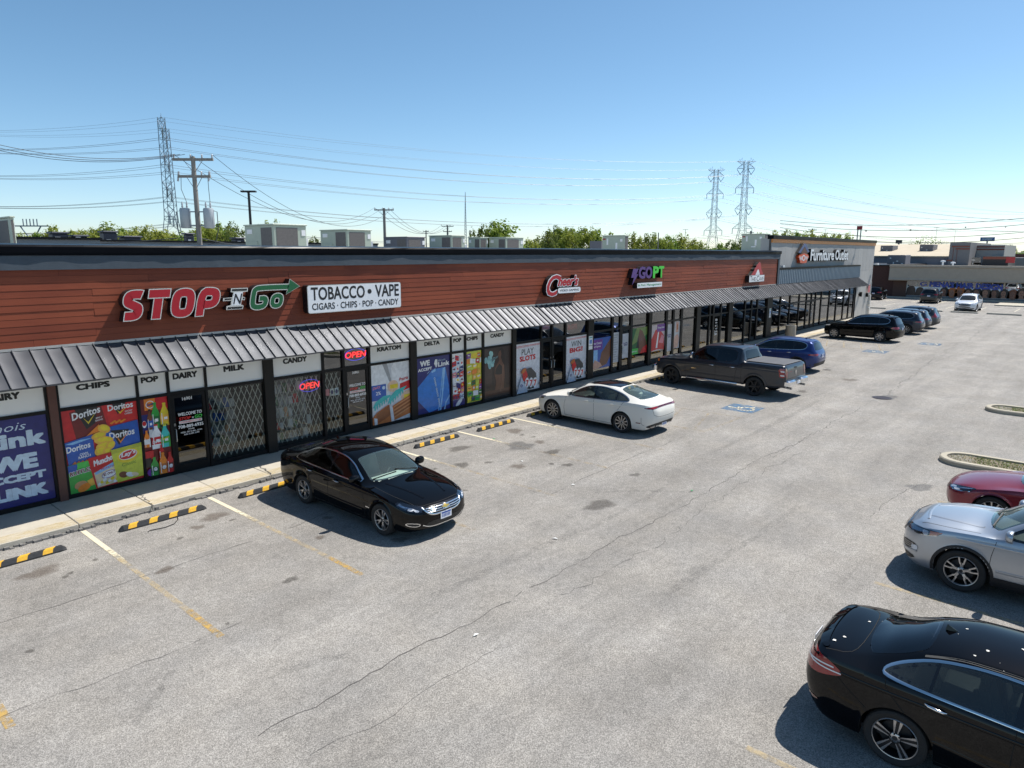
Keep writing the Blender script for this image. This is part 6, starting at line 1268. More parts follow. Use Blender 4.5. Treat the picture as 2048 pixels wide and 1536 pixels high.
# furniture sign on the grey wall
YQ = YG-.25
root = empty('furniture_sign', (57, YG, 5.4), 'white Furniture Outlet letters beside a blue and orange house emblem', 'sign')
xl = [1621.5, 1631, 1640, 1646, 1653.5, 1656.8, 1662.4, 1669, 1674, 1680.5]
tx0, tx1 = at_y(1621.5, 512, YQ).x, at_y(1668.5, 510, YQ).x; ux0, ux1 = at_y(1671, 510, YQ).x, at_y(1697, 508, YQ).x; tz0, tz1 = at_y(1625, 521.5, YQ).z, at_y(1625, 498.5, YQ).z
for s_, a, c in (('Furniture', tx0, tx1), ('Outlet', ux0, ux1)):
    mb = MB().use(SBK); wall_text(mb, s_, a-.03, c+.03, tz0-.03, tz1+.03, YG-.02, depth=.22, bold=.045); o = mb.build('lettering', None, root, fix=False); f = MB().use(SWH); wall_text(f, s_, a, c, tz0, tz1, YG-.246, depth=0, bold=.03); f.build('letter_face', None, o, fix=False)
ex0, ex1 = at_y(1597, 505, YQ).x, at_y(1619, 505, YQ).x; ew = ex1-ex0; ez0, ez1 = at_y(1608, 526.5, YQ).z, at_y(1608, 487, YQ).z; eh = ez1-ez0; E_ = lambda P: [(ex0+u*ew, ez0+v*eh) for u, v in P]
roofp = E_([(.0, .56), (.20, .62), (.5, .93), (.5, 1.0), (.60, .96), (.96, .70), (1.0, .60), (.80, .60), (.5, .86), (.22, .54)]); ro = MB().use(SBK).prism(E_([(.0, .54), (.5, 1.02), (1.02, .58), (.8, .5), (.2, .5)]), YG-.24, YG-.02).build('emblem_back', None, root)
MB().use(SNV).poly([(x, YG-.246, z) for x, z in E_([(0, .55), (.46, 1.0), (.60, 1.0), (1.0, .58), (.82, .56), (.53, .86), (.20, .52)])]).build('emblem_roof', None, root)
MB().use(M('sign_brown', (.12, .04, .02), .5)).poly([(x, YG-.246, z) for x, z in E_([(.26, .50), (.52, .82), (.80, .54), (.7, .46), (.34, .46)])]).build('emblem_gable', None, root)
ORG = M('sign_orange_red', (.62, .08, .02), .4); MB().use(ORG).prism(E_([(.12, .42), (.05, .30), (.16, .20), (.22, .02), (.5, .0), (.80, .02), (.84, .20), (.98, .30), (.90, .44), (.52, .50)]), YG-.25, YG-.02).build('emblem_shield', None, root)
m = MB().use(SWH); 
for s_, u0, u1, v0, v1 in (('W', .12, .36, .14, .36), ('O', .36, .64, .12, .42), ('W', .64, .90, .14, .36)): wall_text(m, s_, ex0+u0*ew, ex0+u1*ew, ez0+v0*eh, ez0+v1*eh, YG-.256, bold=.02)
m.build('emblem_lettering', None, root, fix=False)

# ================================================================== words on the transom panels
def word(key, s_, x0, yb, x1, yt):
    X0, X1 = at_y(x0, yb, YW).x, at_y(x1, yb, YW).x; z0 = at_y(x0, yb, YW).z; z1 = at_y(x0, yt, YW).z; m = MB().use(LETB); wall_text(m, s_, X0, X1, z0, z1, YW-.0165, bold=.066); m.build('lettering', None, mall, fix=False)
for w_ in (('c', 'CHIPS', 152, 781.5, 220.5, 769), ('p', 'POP', 281.5, 767, 317, 755), ('d', 'DAIRY', 345, 759.4, 395, 747), ('m', 'MILK', 446.6, 744.3, 488.4, 732.6), ('y', 'CANDY', 565.5, 728.6, 613.8, 717.3), ('k', 'KRATOM', 753.5, 704, 801.6, 695), ('e', 'DELTA', 848, 692.5, 879, 684.3), ('q', 'POP', 906, 685.3, 922, 677.3), ('h', 'CHIPS', 932.6, 682, 955, 674.2), ('z', 'CANDY', 980, 676, 1007.5, 668.3)): word(*w_)
r_ = at_y(38, 797, YW); m = MB().use(LETB); wall_text(m, 'DAIRY', r_.x-.64, r_.x+.02, r_.z, r_.z+.155, YW-.0165, bold=.066); m.build('lettering', None, mall, fix=False)

# ================================================================== window posters (printed film on the panes)
class Art:
    def __init__(s, name, lab, X0, X1, Z0, Z1, Y=YW-.002, bg=None):
        s.X0, s.X1, s.Z0, s.Z1, s.Y = X0, X1, Z0, Z1, Y; s.k = 0; s.mb = MB(); s.name = name; s.lab = lab
        if bg: s.rect(0, 0, 1, 1, bg)
    def P(s, u, v): return (s.X0+(s.X1-s.X0)*u, s.Y-.0008*s.k, s.Z0+(s.Z1-s.Z0)*v)
    def poly(s, pts, m):
        s.mb.use(m); s.k += 1; n = len(pts); A = sum(pts[i][0]*pts[(i+1) % n][1]-pts[(i+1) % n][0]*pts[i][1] for i in range(n)); pts = pts if A > 0 else pts[::-1]
        tris = tessellate_polygon([[Vector((u, v, 0)) for u, v in pts]]); s.mb.add([s.P(max(0, min(1, u)), max(0, min(1, v))) for u, v in pts], [tuple(t) for t in tris]); return s
    def rect(s, u0, v0, u1, v1, m): return s.poly([(u0, v0), (u1, v0), (u1, v1), (u0, v1)], m)
    def ell(s, cu, cv, ru, rv, m, rot=0, n=20):
        return s.poly([(cu+ru*math.cos(t)*math.cos(rot)-rv*math.sin(t)*math.sin(rot), cv+ru*math.cos(t)*math.sin(rot)+rv*math.sin(t)*math.cos(rot)) for t in [2*math.pi*i/n for i in range(n)]], m)
    def text(s, t, u0, v0, u1, v1, m, tilt=0.0, bold=.02, shear=0.0, space=1.0):
        s.mb.use(m); s.k += 1; a = Vector(s.P(u0, v0)); b = Vector(s.P(u1, v0+tilt)); c = Vector(s.P(u0, v1)); put_text(s.mb, t, a, b, c, bold=bold, shear=shear, space=space, res=2); return s
    def done(s):
        o = s.mb.build(s.name, None, None, fix=False); tag(o, s.lab, 'poster', 'posters on the shop windows')
        me = o.data
        if sum(p.normal.y for p in me.polygons) > 0: me.flip_normals()
        return o
    def bottle(s, cu, v0, w, h, body, label, cap, m_hi=None):
        s.poly([(cu-w, v0), (cu+w, v0), (cu+w, v0+h*.45), (cu+w*.92, v0+h*.60), (cu+w*.35, v0+h*.84), (cu+w*.3, v0+h), (cu-w*.3, v0+h), (cu-w*.35, v0+h*.84), (cu-w*.92, v0+h*.60), (cu-w, v0+h*.45)], body)
        s.rect(cu-w, v0+h*.18, cu+w, v0+h*.48, label); s.rect(cu-w*.36, v0+h*.93, cu+w*.36, v0+h*1.0, cap); s.poly([(cu+w*.62, v0), (cu+w, v0), (cu+w, v0+h*.45), (cu+w*.7, v0+h*.60)], F_['black'] if False else label).rect(cu-w*.72, v0+h*.04, cu-w*.55, v0+h*.56, F_['white']).rect(cu-w*.2, v0+h*.27, cu+w*.55, v0+h*.38, F_['white'])
F_ = {n: flat(n, c_) for n, c_ in dict(white=(.80, .81, .83), navy=(.012, .014, .15), blue=(.02, .10, .42), blue2=(.03, .20, .62), sky=(.25, .50, .80), red=(.55, .012, .018), dred=(.16, .008, .010), orange=(.80, .23, .02), yellow=(.78, .60, .03), lime=(.58, .62, .06), green=(.03, .36, .05), dgreen=(.01, .13, .03), black=(.010, .010, .012), brown=(.17, .05, .02), cream=(.75, .62, .40), purple=(.16, .03, .30), teal=(.05, .50, .48), gold=(.80, .45, .06), grey=(.35, .36, .38), pink=(.70, .22, .28), tan=(.55, .28, .13), skin=(.30, .13, .075), dbrown=(.035, .020, .016), paleb=(.55, .68, .80), lgrey=(.62, .64, .68), rust=(.48, .14, .03)).items()}
def lowbox(key, m_=.02): x0, x1 = B[key]; return x0+m_*.3, x1-m_*.3, ZR, ZH-.06
# 1 benefit card poster (left)
x0, x1, z0, z1 = lowbox('link'); A = Art('window_poster', 'navy benefit card poster reading we accept link, by the brown pier', x0, x1, z0, z1, bg=F_['navy']); W_ = F_['paleb']
u = lambda X: (X-x0)/(x1-x0)
A.text('Illinois', u(3.2), .86, u(4.13), .95, W_, bold=-.005, shear=.3); A.text('Link', u(3.3), .665, u(4.47), .845, W_, bold=.05, tilt=.0); A.text('WE', u(3.38), .405, u(4.27), .585, W_, bold=.07); A.text('ACCEPT', u(3.1), .275, u(4.40), .365, W_, bold=.07); A.text('LINK', u(3.38), .075, u(4.40), .215, W_, bold=.08); A.done()
# 2 chips poster
x0, x1, z0, z1 = lowbox('chips'); A = Art('window_poster', 'colourful chips poster with red, blue, green and yellow bags', x0, x1, z0, z1, bg=F_['red'])
A.poly([(.10, .97), (.52, 1), (.58, .70), (.16, .60)], F_['dred']).poly([(.17, 1.0), (.47, 1), (.42, .80), (.30, .74)], F_['black']).poly([(.58, .99), (1, .99), (.98, .66), (.60, .66)], flat('bright_red', (.62, .02, .02)))
A.poly([(.66, 1), (.86, 1), (.73, .86)], F_['black']); A.text('Doritos', .13, .865, .50, .955, F_['white'], .055, .03); A.text('Doritos', .60, .915, .95, .99, F_['white'], .01, .03); A.poly([(.27, .885), (.33, .80), (.44, .93), (.33, .825)], F_['yellow']).poly([(.72, .92), (.76, .865), (.88, .96), (.765, .885)], F_['yellow'])
A.text('NACHO', .83, .875, .93, .895, F_['white'], .005, .02).text('CHEESE', .82, .845, .93, .865, F_['white'], .005, .02).text('SPICY', .43, .845, .52, .865, F_['white'], .01, .02).text('NACHO', .42, .815, .52, .835, F_['white'], .01, .02)
for i in range(9): A.ell(.63+i*.022, .765+.01*(i % 3), .02, .012, F_['orange'])
A.poly([(.28, .66), (.46, .78), (.50, .70)], F_['orange']).poly([(.52, .72), (.99, .76), (1.0, .46), (.56, .40)], F_['blue']).poly([(.60, .68), (.86, .66), (.70, .48)], F_['black']).poly([(.0, .62), (.36, .67), (.37, .36), (.02, .31)], F_['blue']).poly([(.0, .60), (.2, .63), (.36, .63), (.1, .585)], F_['sky'])
A.text('Doritos', .58, .565, .93, .65, F_['white'], .02, .03).text('Doritos', .01, .49, .32, .565, F_['white'], .03, .03).text('COOL', .17, .435, .29, .465, F_['white'], .01, .03).text('RANCH', .15, .40, .31, .43, F_['white'], .012, .03); A.poly([(.66, .62), (.72, .50), (.86, .64), (.725, .53)], F_['orange'])
for (cu, cv, ru, rv, ro) in ((.52, .715, .085, .055, -.3), (.44, .64, .10, .045, .1), (.50, .575, .13, .05, -.1), (.48, .50, .10, .06, .2), (.58, .50, .07, .05, .5), (.44, .45, .08, .06, .1), (.53, .43, .06, .05, -.3)): A.ell(cu, cv, ru, rv, F_['gold'], ro).ell(cu+.01, cv+.008, ru*.72, rv*.6, F_['yellow'], ro)
for i in range(5): A.poly([(.06+i*.05, .355), (.10+i*.05, .385), (.13+i*.05, .345)], F_['rust'])
A.poly([(.0, .345), (.30, .36), (.34, .0), (.0, .0)], F_['green']).poly([(0, .34), (.13, .35), (.10, .26), (0, .25)], F_['blue']).poly([(.12, .36), (.28, .365), (.26, .30), (.12, .29)], flat('bright_green', (.06, .52, .08))).text('RUFFLES', .01, .205, .305, .265, F_['white'], .03, .09).text('RUFFLES', .015, .21, .30, .26, F_['dred'], .03, .035)
A.ell(.14, .085, .085, .05, F_['tan'], .1).ell(.18, .05, .09, .045, F_['orange'], .3).poly([(.22, .12), (.30, .15), (.33, .06), (.27, .05)], F_['gold'])
A.poly([(.26, .39), (.60, .42), (.66, .02), (.33, .0)], F_['red']).poly([(.32, .20), (.62, .24), (.65, .03), (.35, .01)], F_['cream']).poly([(.33, .20), (.62, .30), (.63, .245), (.34, .17)], F_['sky']).text('Munchos', .33, .275, .62, .35, F_['white'], .05, .05).text('POTATO', .42, .215, .60, .235, F_['red'], .02, .03).ell(.52, .15, .105, .045, F_['purple'], .15).ell(.52, .15, .098, .038, F_['white'], .15).text('$2 ONLY', .44, .13, .60, .165, F_['dred'], .02, .04)
for i in range(8): A.ell(.38+.035*i, .05+.02*(i % 3), .03, .018, F_['yellow'] if i % 2 else F_['white'], .4)
A.poly([(.57, .44), (1, .47), (.99, .04), (.62, .02)], F_['lime']).poly([(.57, .44), (1, .47), (.995, .42), (.58, .385)], flat('olive_yellow', (.45, .48, .05))).ell(.80, .335, .155, .085, F_['yellow'], .1).ell(.80, .345, .13, .06, F_['white'], .1).ell(.80, .345, .12, .05, F_['red'], .15).text("Lay's", .70, .305, .91, .375, F_['white'], .03, .04, .15).text('Classic', .70, .205, .90, .245, F_['dgreen'], .02, -.01)
A.ell(.71, .105, .065, .04, F_['brown'], -.2).ell(.80, .09, .06, .03, F_['white'], -.3).ell(.87, .08, .05, .025, F_['cream'], -.3); A.done()
# 3 bottles poster
x0, x1, z0, z1 = lowbox('pop'); A = Art('window_poster', 'narrow poster crowded with bright soda bottles', x0, x1, z0, z1, bg=F_['dred'])
A.rect(.15, .85, .55, 1, F_['orange']).rect(.55, .84, 1, 1, F_['red']).ell(.36, .92, .16, .05, F_['white']).ell(.36, .92, .13, .04, F_['orange']).text('Fanta', .24, .895, .48, .935, F_['navy'], .02, .04).rect(0, .56, .45, .80, F_['navy']); A.bottle(.86, .62, .17, .30, F_['yellow'], F_['gold'], F_['yellow']); A.bottle(.52, .60, .15, .34, F_['green'], F_['dgreen'], F_['green']); A.text('UP', .46, .68, .60, .72, F_['white'], .01, .05); A.bottle(.30, .58, .11, .28, F_['brown'], F_['blue'], F_['black']); A.ell(.08, .68, .08, .045, F_['white']).ell(.08, .69, .07, .03, F_['red'])
A.rect(.66, .48, .92, .64, F_['black']).text('M', .70, .53, .78, .61, F_['green'], 0, .02).rect(.22, .50, .36, .60, F_['lgrey']); A.bottle(.48, .34, .19, .32, F_['white'], F_['red'], F_['red']); A.text('Coca-Cola', .31, .41, .65, .455, F_['white'], .01, .03, .3); A.bottle(.80, .34, .17, .30, F_['teal'], F_['green'], F_['lime']); A.text('Sprite', .68, .43, .92, .465, F_['yellow'], .02, .03); A.bottle(.12, .38, .11, .22, F_['orange'], F_['white'], F_['orange']); A.rect(.0, .22, .30, .33, F_['red']).rect(0, .12, .2, .24, F_['black']).ell(.15, .05, .14, .05, F_['purple'])
A.bottle(.60, .20, .10, .18, F_['red'], F_['dred'], F_['red']); A.bottle(.30, .0, .15, .24, F_['green'], F_['dgreen'], F_['green']); A.bottle(.62, .0, .16, .28, F_['orange'], F_['rust'], F_['orange']); A.bottle(.88, .0, .13, .27, F_['red'], F_['dred'], F_['red'])
for cu in (.30, .62, .88): A.text('G', cu-.06, .06, cu+.06, .11, F_['white'], 0, .04)
A.done()
# 4 milk and buns poster
x0, x1, z0, z1 = lowbox('krat'); A = Art('window_poster', 'white milk jug poster with teal drips and brown folded stacks', x0, x1, z0, z1, bg=F_['lgrey'])
A.poly([(.0, .62), (0, 1), (.40, 1), (.52, .66), (.5, .55)], F_['white']).poly([(.55, .55), (.52, .9), (.6, 1), (1, 1), (1, .6)], F_['white']).poly([(.30, 1), (.42, 1), (.55, .62), (.46, .70)], F_['grey']).rect(.01, .40, .38, .66, F_['blue']).text('Dairy', .04, .57, .24, .63, F_['pink'], .03, .03, .2).text('2%', .12, .49, .24, .55, F_['white']).ell(.32, .60, .04, .03, F_['paleb']).ell(.56, .60, .145, .10, flat('peach', (.72, .50, .36))).rect(.48, .56, .68, .63, F_['yellow']).poly([(.74, .62), (1, .66), (1, .52), (.74, .48)], F_['red']).text('Prairie', .72, .66, .96, .72, F_['red'], .02, .02, .2).ell(.95, .38, .18, .11, flat('peach', (.72, .5, .36))).rect(.84, .34, 1, .42, F_['yellow'])
A.poly([(.02, .28), (.45, .42), (.50, .46), (.30, .46), (.10, .38)], F_['teal']).poly([(.40, .30), (.86, .52), (.92, .57), (.62, .52), (.46, .42)], F_['teal'])
for i in range(6): A.ell(.08+i*.06, .28+i*.022, .018, .05, F_['teal']).ell(.48+i*.065, .34+i*.03, .018, .05, F_['teal'])
A.poly([(.0, .0), (.0, .12), (.12, .20), (.42, .30), (.50, .24), (.55, .27), (1.0, .40), (1, .08), (.5, .0)], F_['rust'])
for i in range(7): A.poly([(.10, .17-i*.025), (.46, .285-i*.025), (.46, .272-i*.025), (.10, .157-i*.025)], F_['brown']).poly([(.56, .25-i*.03), (1, .375-i*.03), (1, .36-i*.03), (.56, .235-i*.03)], F_['brown'] if i % 2 else F_['tan'])
A.poly([(.44, .28), (.52, .24), (.56, .0), (.48, .0)], F_['lgrey']).poly([(.04, .12), (.12, .10), (.12, 0), (.05, 0)], F_['lgrey']); A.done()
# 5 benefit card poster (pier side)
x0, x1, z0, z1 = lowbox('delta'); A = Art('window_poster', 'navy benefit card poster with a large light blue card', x0, x1, z0, z1, bg=F_['navy'])
A.poly([(.0, .46), (.48, .77), (.86, .78), (.97, .42), (.98, .08), (.36, .0), (.0, .28)], F_['blue2']).poly([(.30, .70), (.42, .77), (.36, .72)], F_['sky']).poly([(.44, .73), (.56, .785), (.57, .73), (.46, .71)], F_['sky']).poly([(.62, .0), (.70, .34), (.78, .76), (.86, .78), (.80, .40), (.72, .0)], F_['sky']).poly([(.64, .0), (.72, .34), (.79, .70), (.75, .34), (.68, .0)], F_['blue2']).poly([(.80, .0), (.85, .14), (.98, .26), (.98, .22), (.88, .12), (.84, .0)], F_['sky'])
A.text('WE', .12, .845, .40, .945, F_['white'], .01, .06).text('ACCEPT', .06, .76, .46, .815, F_['white'], .012, .05).text('Link', .64, .80, .98, .885, F_['white'], .012, .05).text('Illinois', .64, .895, .86, .93, F_['paleb'], .01, 0, .2).poly([(.54, .91), (.56, .945), (.62, .94), (.625, .86), (.60, .80), (.57, .80), (.555, .83), (.52, .87)], F_['white'])
A.mb.use(F_['paleb']); A.k += 1; put_text(A.mb, '0000 0000 0000', A.P(.50, .62), A.P(.66, .06), A.P(.545, .625), bold=.02); A.done()
# 6, 7 grocery collages
def collage(key, lab, seed, bgm, cols):
    x0, x1, z0, z1 = lowbox(key); A = Art('window_poster', lab, x0+.01, x1-.01, z0+.03, z1-.02, bg=bgm); rd = random.Random(seed); v = .97
    for r_ in range(9):
        h = .105; u0 = .02
        while u0 < .9:
            w = rd.uniform(.22, .42); w = min(w, .98-u0); m = F_[rd.choice(cols)]; t = rd.uniform(-.02, .02)
            A.poly([(u0, v-h+t), (u0+w*.92, v-h-t), (u0+w*.94, v-.01-t), (u0+.01, v-.01+t)], m)
            if rd.random() < .6: A.ell(u0+w*.5, v-h*.5, w*.25, h*.2, F_[rd.choice(('white', 'yellow', 'red', 'navy', 'cream'))], t*5)
            if rd.random() < .5: A.text(rd.choice(('SALE', 'FRESH', 'BIG', 'YUM')) if False else 'oooo', u0+w*.12, v-h*.62, u0+w*.8, v-h*.4, F_[rd.choice(('white', 'dred', 'navy'))], t, .05)
            u0 += w
        v -= h
    return A
A = collage('pop2', 'narrow grocery poster with red and white cartons', 4, F_['white'], ('white', 'white', 'lgrey', 'red', 'red', 'navy', 'paleb', 'pink')); A.rect(0, .0, 1, .12, F_['navy']).text('ICELAND', .05, .13, .95, .185, F_['navy'], .02, .02).ell(.5, .06, .3, .05, F_['lgrey'], .2); A.done()
A = collage('chips2', 'narrow grocery poster with yellow, green and orange packets', 9, F_['lime'], ('lime', 'yellow', 'orange', 'red', 'green', 'purple', 'white', 'dgreen', 'gold')); A.done()
# 8 dark poster of a figure with a plume of vapour
x0, x1, z0, z1 = lowbox('candy2'); A = Art('window_poster', 'dark brown poster of a standing figure and a pale teal vapour cloud', x0, x1, z0+.02, z1, bg=F_['dbrown'])
A.rect(.05, .30, .30, .72, flat('umber', (.055, .032, .025))).rect(.30, .1, .36, .75, flat('umber_dark', (.025, .015, .012))).rect(.02, .05, .98, .15, flat('wood_table', (.085, .03, .015)))
A.poly([(.50, .80), (.56, .96), (.66, .99), (.74, .90), (.78, .66), (.80, .40), (.74, .2), (.66, .12), (.62, .30), (.62, .70)], flat('dark_hair', (.022, .012, .010)))
A.poly([(.54, .90), (.60, .93), (.64, .86), (.62, .78), (.66, .70), (.74, .62), (.76, .40), (.72, .14), (.40, .14), (.44, .32), (.38, .46), (.40, .58), (.50, .68), (.56, .74), (.53, .80), (.51, .84)], flat('dim_skin', (.13, .055, .032)))
A.poly([(.42, .56), (.56, .66), (.70, .58), (.72, .46), (.58, .44), (.40, .46)], flat('black_cloth', (.012, .010, .010))).poly([(.66, .62), (.72, .62), (.70, .30), (.62, .10), (.58, .10), (.66, .34)], flat('hair_strand', (.16, .075, .045)))
rd = random.Random(2)
for i in range(16): A.ell(.20+rd.gauss(0, .06), .76+rd.gauss(0, .065), rd.uniform(.04, .085), rd.uniform(.03, .06), flat('vapour', (.30, .55, .55)) if i % 2 else flat('vapour_b', (.22, .44, .46)), rd.uniform(0, 3))
A.poly([(.26, .78), (.50, .83), (.50, .80), (.28, .72)], flat('vapour_c', (.10, .16, .17))); A.done()
# 9, 10 slot posters
def slots(key, lab, t1, t2):
    x0, x1, z0, z1 = lowbox(key); A = Art('window_poster', lab, x0+.01, x1-.01, z0-.04, z1-.02, bg=flat('poster_white', (.66, .68, .74))); rd = random.Random(8)
    A.poly([(0, .955), (1, .965), (1, .955), (0, .945)], F_['red']).poly([(0, .93), (1, .945), (1, .938), (0, .922)], F_['red']); A.text(t1, .26, .765, .74, .885, F_['black'], .01, .005).text(t2, .18, .635, .82, .745, F_['red'], .01, .05)
    for i in range(70): uu, vv = rd.random(), rd.uniform(.12, .50); A.rect(uu, vv, uu+.018, vv+.010, F_['grey'] if rd.random() < .7 else F_['red'])
    A.poly([(.24, .46), (.36, .50), (.52, .46), (.40, .22), (.28, .24)], F_['red']).poly([(.38, .48), (.60, .49), (.80, .36), (.82, .26), (.58, .24), (.50, .30)], flat('charcoal_print', (.05, .05, .055))).ell(.30, .45, .10, .045, F_['rust'], .3).poly([(.42, .25), (.78, .24), (.72, .05), (.5, .05)], F_['black'])
    for i in range(3): A.ell(.44+i*.16, .19-.012*i, .085, .105, F_['white']).text('7', .39+i*.16, .12-.012*i, .50+i*.16, .25-.012*i, F_['red'], 0, .05)
    A.poly([(.02, .0), (.22, .33), (.46, .0)], flat('pale_blue_print', (.42, .50, .62))).ell(.21, .15, .045, .03, F_['navy']).ell(.21, .15, .022, .014, flat('pale_blue_print', (.42, .5, .62))).ell(.97, .13, .05, .035, F_['black']).ell(.04, .13, .04, .04, F_['grey']); A.done()
slots('play', 'white PLAY SLOTS poster with triple sevens', 'PLAY', 'SLOTS'); slots('win', 'white WIN BIG poster with triple sevens', 'WIN', 'BiG!')
# 11 physiotherapy posters
def strip(key, lab, v0, v1, fn, inset=.0):
    x0, x1, z0, z1 = lowbox(key); A = Art('window_poster', lab, x0+inset, x1-inset, z0+(z1-z0)*v0, z0+(z1-z0)*v1); fn(A); return A.done()
def _arm(A): A.rect(0, 0, 1, 1, F_['blue']).rect(0, 0, .30, .8, F_['sky']).poly([(.35, 0), (.5, .5), (1, .95), (1, .35), (.8, .1)], flat('arm_brown', (.16, .06, .03))).poly([(0, .05), (.15, .30), (.45, .18), (.55, .06), (.3, 0), (0, 0)], flat('hand_pink', (.62, .36, .28))).rect(.0, .62, .55, .95, F_['purple']).text('Free Consult', .05, .80, .5, .88, F_['white']).text('of Spine', .1, .68, .45, .76, F_['white'])
strip('g1', 'blue physiotherapy poster showing a brown arm being held', .14, .86, _arm)
def _notice(A):
    A.rect(0, 0, 1, 1, flat('pale_grey_print', (.52, .54, .58)))
    for i in range(11): A.rect(.12, .90-i*.08, .85-(i % 3)*.15, .925-i*.08, F_['grey'])
strip('g2', 'pale grey notice with lines of small print beside the arm poster', .20, .93, _notice)
def _go(A): A.rect(0, 0, 1, 1, flat('pale_grey_print', (.52, .54, .58))).text('GO', .32, .50, .88, .64, F_['navy'], 0, .04).poly([(.10, .52), (.26, .60), (.20, .60), (.28, .68), (.12, .60), (.18, .59)], F_['purple'])
x0, x1 = B['d5']; A = Art('window_poster', 'pale grey GO poster on the physiotherapy door', x0+.09, x1-.09, .75, 1.95, Y=YW-.006); _go(A); A.done(); strip('g5', 'pale grey GO poster on the narrow pane past the red poster', .20, .93, _go)
def _sport(A): A.rect(0, 0, 1, 1, F_['dgreen']).poly([(0, .35), (.3, 1), (1, 1), (1, .7)], flat('grass_print', (.16, .26, .06))).poly([(.30, .2), (.5, .95), (.70, .85), (.98, .4), (.9, .1), (.5, 0)], flat('arm_brown', (.16, .06, .03))).poly([(.55, 0), (.75, .22), (1, .30), (1, 0)], F_['red']).poly([(.3, .2), (.42, .7), (.5, .2)], F_['black']).rect(.0, .0, .42, .22, flat('bright_green', (.06, .52, .08))).text('Sports Injury', .04, .07, .38, .15, F_['white'])
strip('g3', 'green sports injury poster showing a dark haired figure', .30, .96, _sport)
def _redp(A): A.rect(0, 0, 1, 1, flat('pale_rose_print', (.60, .52, .54))).poly([(0, 0), (0, .35), (.35, .80), (.6, .85), (.95, .55), (1, .0), (.5, .05)], F_['red']).poly([(.40, .1), (.52, .7), (.60, .72), (.52, .1)], F_['white']).poly([(.6, .3), (.8, .6), (.95, .5), (.9, .25)], F_['pink']).rect(.45, .72, 1, 1, F_['purple']).text('Therapy Rehab', .5, .82, .96, .91, F_['white'])
strip('g4', 'red and white physiotherapy poster with a purple corner', .28, .97, _redp)
def _hand(A): A.rect(0, 0, 1, 1, flat('pale_grey_print', (.52, .54, .58))).poly([(0, .1), (.2, .45), (.7, .55), (.95, .35), (.8, .05), (.3, 0)], flat('hand_pink', (.62, .36, .28))).rect(.35, .60, .8, .98, flat('hand_pink', (.62, .36, .28))).rect(.5, .70, .7, .9, F_['rust'])
strip('g6', 'pale poster of hands pressing a foot', .24, .97, _hand)
# small reddish notices inside the narrow latticed pane
x0, x1 = B['nar']; A = Art('window_notice', 'row of three small notices taped inside the narrow latticed pane', x0+.05, x1-.12, 1.45, 1.68, Y=YW+.03); A.rect(0, .1, .28, 1, F_['pink']).rect(.34, 0, .62, 1, F_['lgrey']).rect(.68, 0, .98, 1, F_['paleb']).ell(.48, .5, .1, .3, F_['navy']).ell(.83, .5, .1, .3, F_['navy']); A.done()
# accessible parking signs on the piers
def hsign(xp, y0, y1, w, lab, Y=YW-.115):
    a = at_y(xp, y1, Y); c_ = at_y(xp, y0, Y); zc = c_.z; root = empty('accessible_parking_sign', (a.x, Y, a.z), lab, 'sign'); MB().use(F_['white']).box(a.x-w, a.x+w, Y-.004, Y, a.z+(zc-a.z)*.30, zc).build('sign_plate', None, root); MB().use(F_['white']).box(a.x-w, a.x+w, Y-.004, Y, a.z, a.z+(zc-a.z)*.27).build('penalty_plate', None, root)
    f = MB().use(F_['blue2']); h = zc-a.z; f.poly([(a.x-w*.6, Y-.006, a.z+h*.42), (a.x+w*.6, Y-.006, a.z+h*.42), (a.x+w*.6, Y-.006, a.z+h*.72), (a.x-w*.6, Y-.006, a.z+h*.72)]); f.use(F_['white'])
    for P in ([(-.1, .68), (.05, .68), (.05, .72), (-.1, .72)], [(-.08, .52), (.02, .52), (.02, .66), (-.08, .66)], [(-.3, .46), (.3, .46), (.3, .49), (-.3, .49)]): f.poly([(a.x+u*w, Y-.008, a.z+h*v) for u, v in P])
    f.use(F_['teal']); f.poly([(a.x-w*.8, Y-.006, a.z+h*.84), (a.x+w*.8, Y-.006, a.z+h*.84), (a.x+w*.8, Y-.006, a.z+h*.92), (a.x-w*.8, Y-.006, a.z+h*.92)]); f.build('symbol', None, root, fix=False)
hsign(1181, 672, 699, .15, 'accessible parking sign on the pier beside the WIN BIG poster'); hsign(1539.5, 617, 635, .15, 'accessible parking sign on the pier at the grey building')
# open neon signs
NR = M('neon_red', (.4, .02, .02), .4, emit=(1, .05, .05), estr=1.1); NB_ = M('neon_blue', (.05, .05, .4), .4, emit=(.12, .12, 1), estr=.6)
def neon(lab, X0, X1, Z0, Z1, Y, ring=True, t='OPEN', sh=.15):
    root = empty('open_sign', ((X0+X1)/2, Y, Z0), lab, 'neon sign'); m = MB().use(NR); h = Z1-Z0; w = X1-X0; wall_text(m, t, X0, X1, Z0+h*.24, Z1-h*.24, Y, depth=.012, bold=.015, shear=sh); m.build('lettering', None, root, fix=False)
    if ring: MB().use(NB_).tube([(X0+w*.5+w*.5*math.cos(a_), Y, Z0+h*.5+h*.5*math.sin(a_)) for a_ in [2*math.pi*k/28 for k in range(29)]], .008, 6, cap=False).build('ring', None, root, 60)
x0, x1 = B['candy']; neon('lit red OPEN sign inside the latticed candy window', x1-.74, x1-.06, 1.70, 2.06, YW+.035); x0, x1 = B['d2']; neon('lit red OPEN sign above the second glass door', x0+.04, x1-.06, 2.46, 2.82, YW-.02); x0, x1 = B['d3']; neon('lit red OPEN sign above the gaming room door', x0+.1, x1-.08, 2.58, 2.92, YW+.03, False); x0, x1 = B['win']; neon('small lit PLAY SLOTS sign above the WIN BIG poster', x0+.15, x0+.85, 2.40, 2.82, YW+.03, False, 'SLOTS')
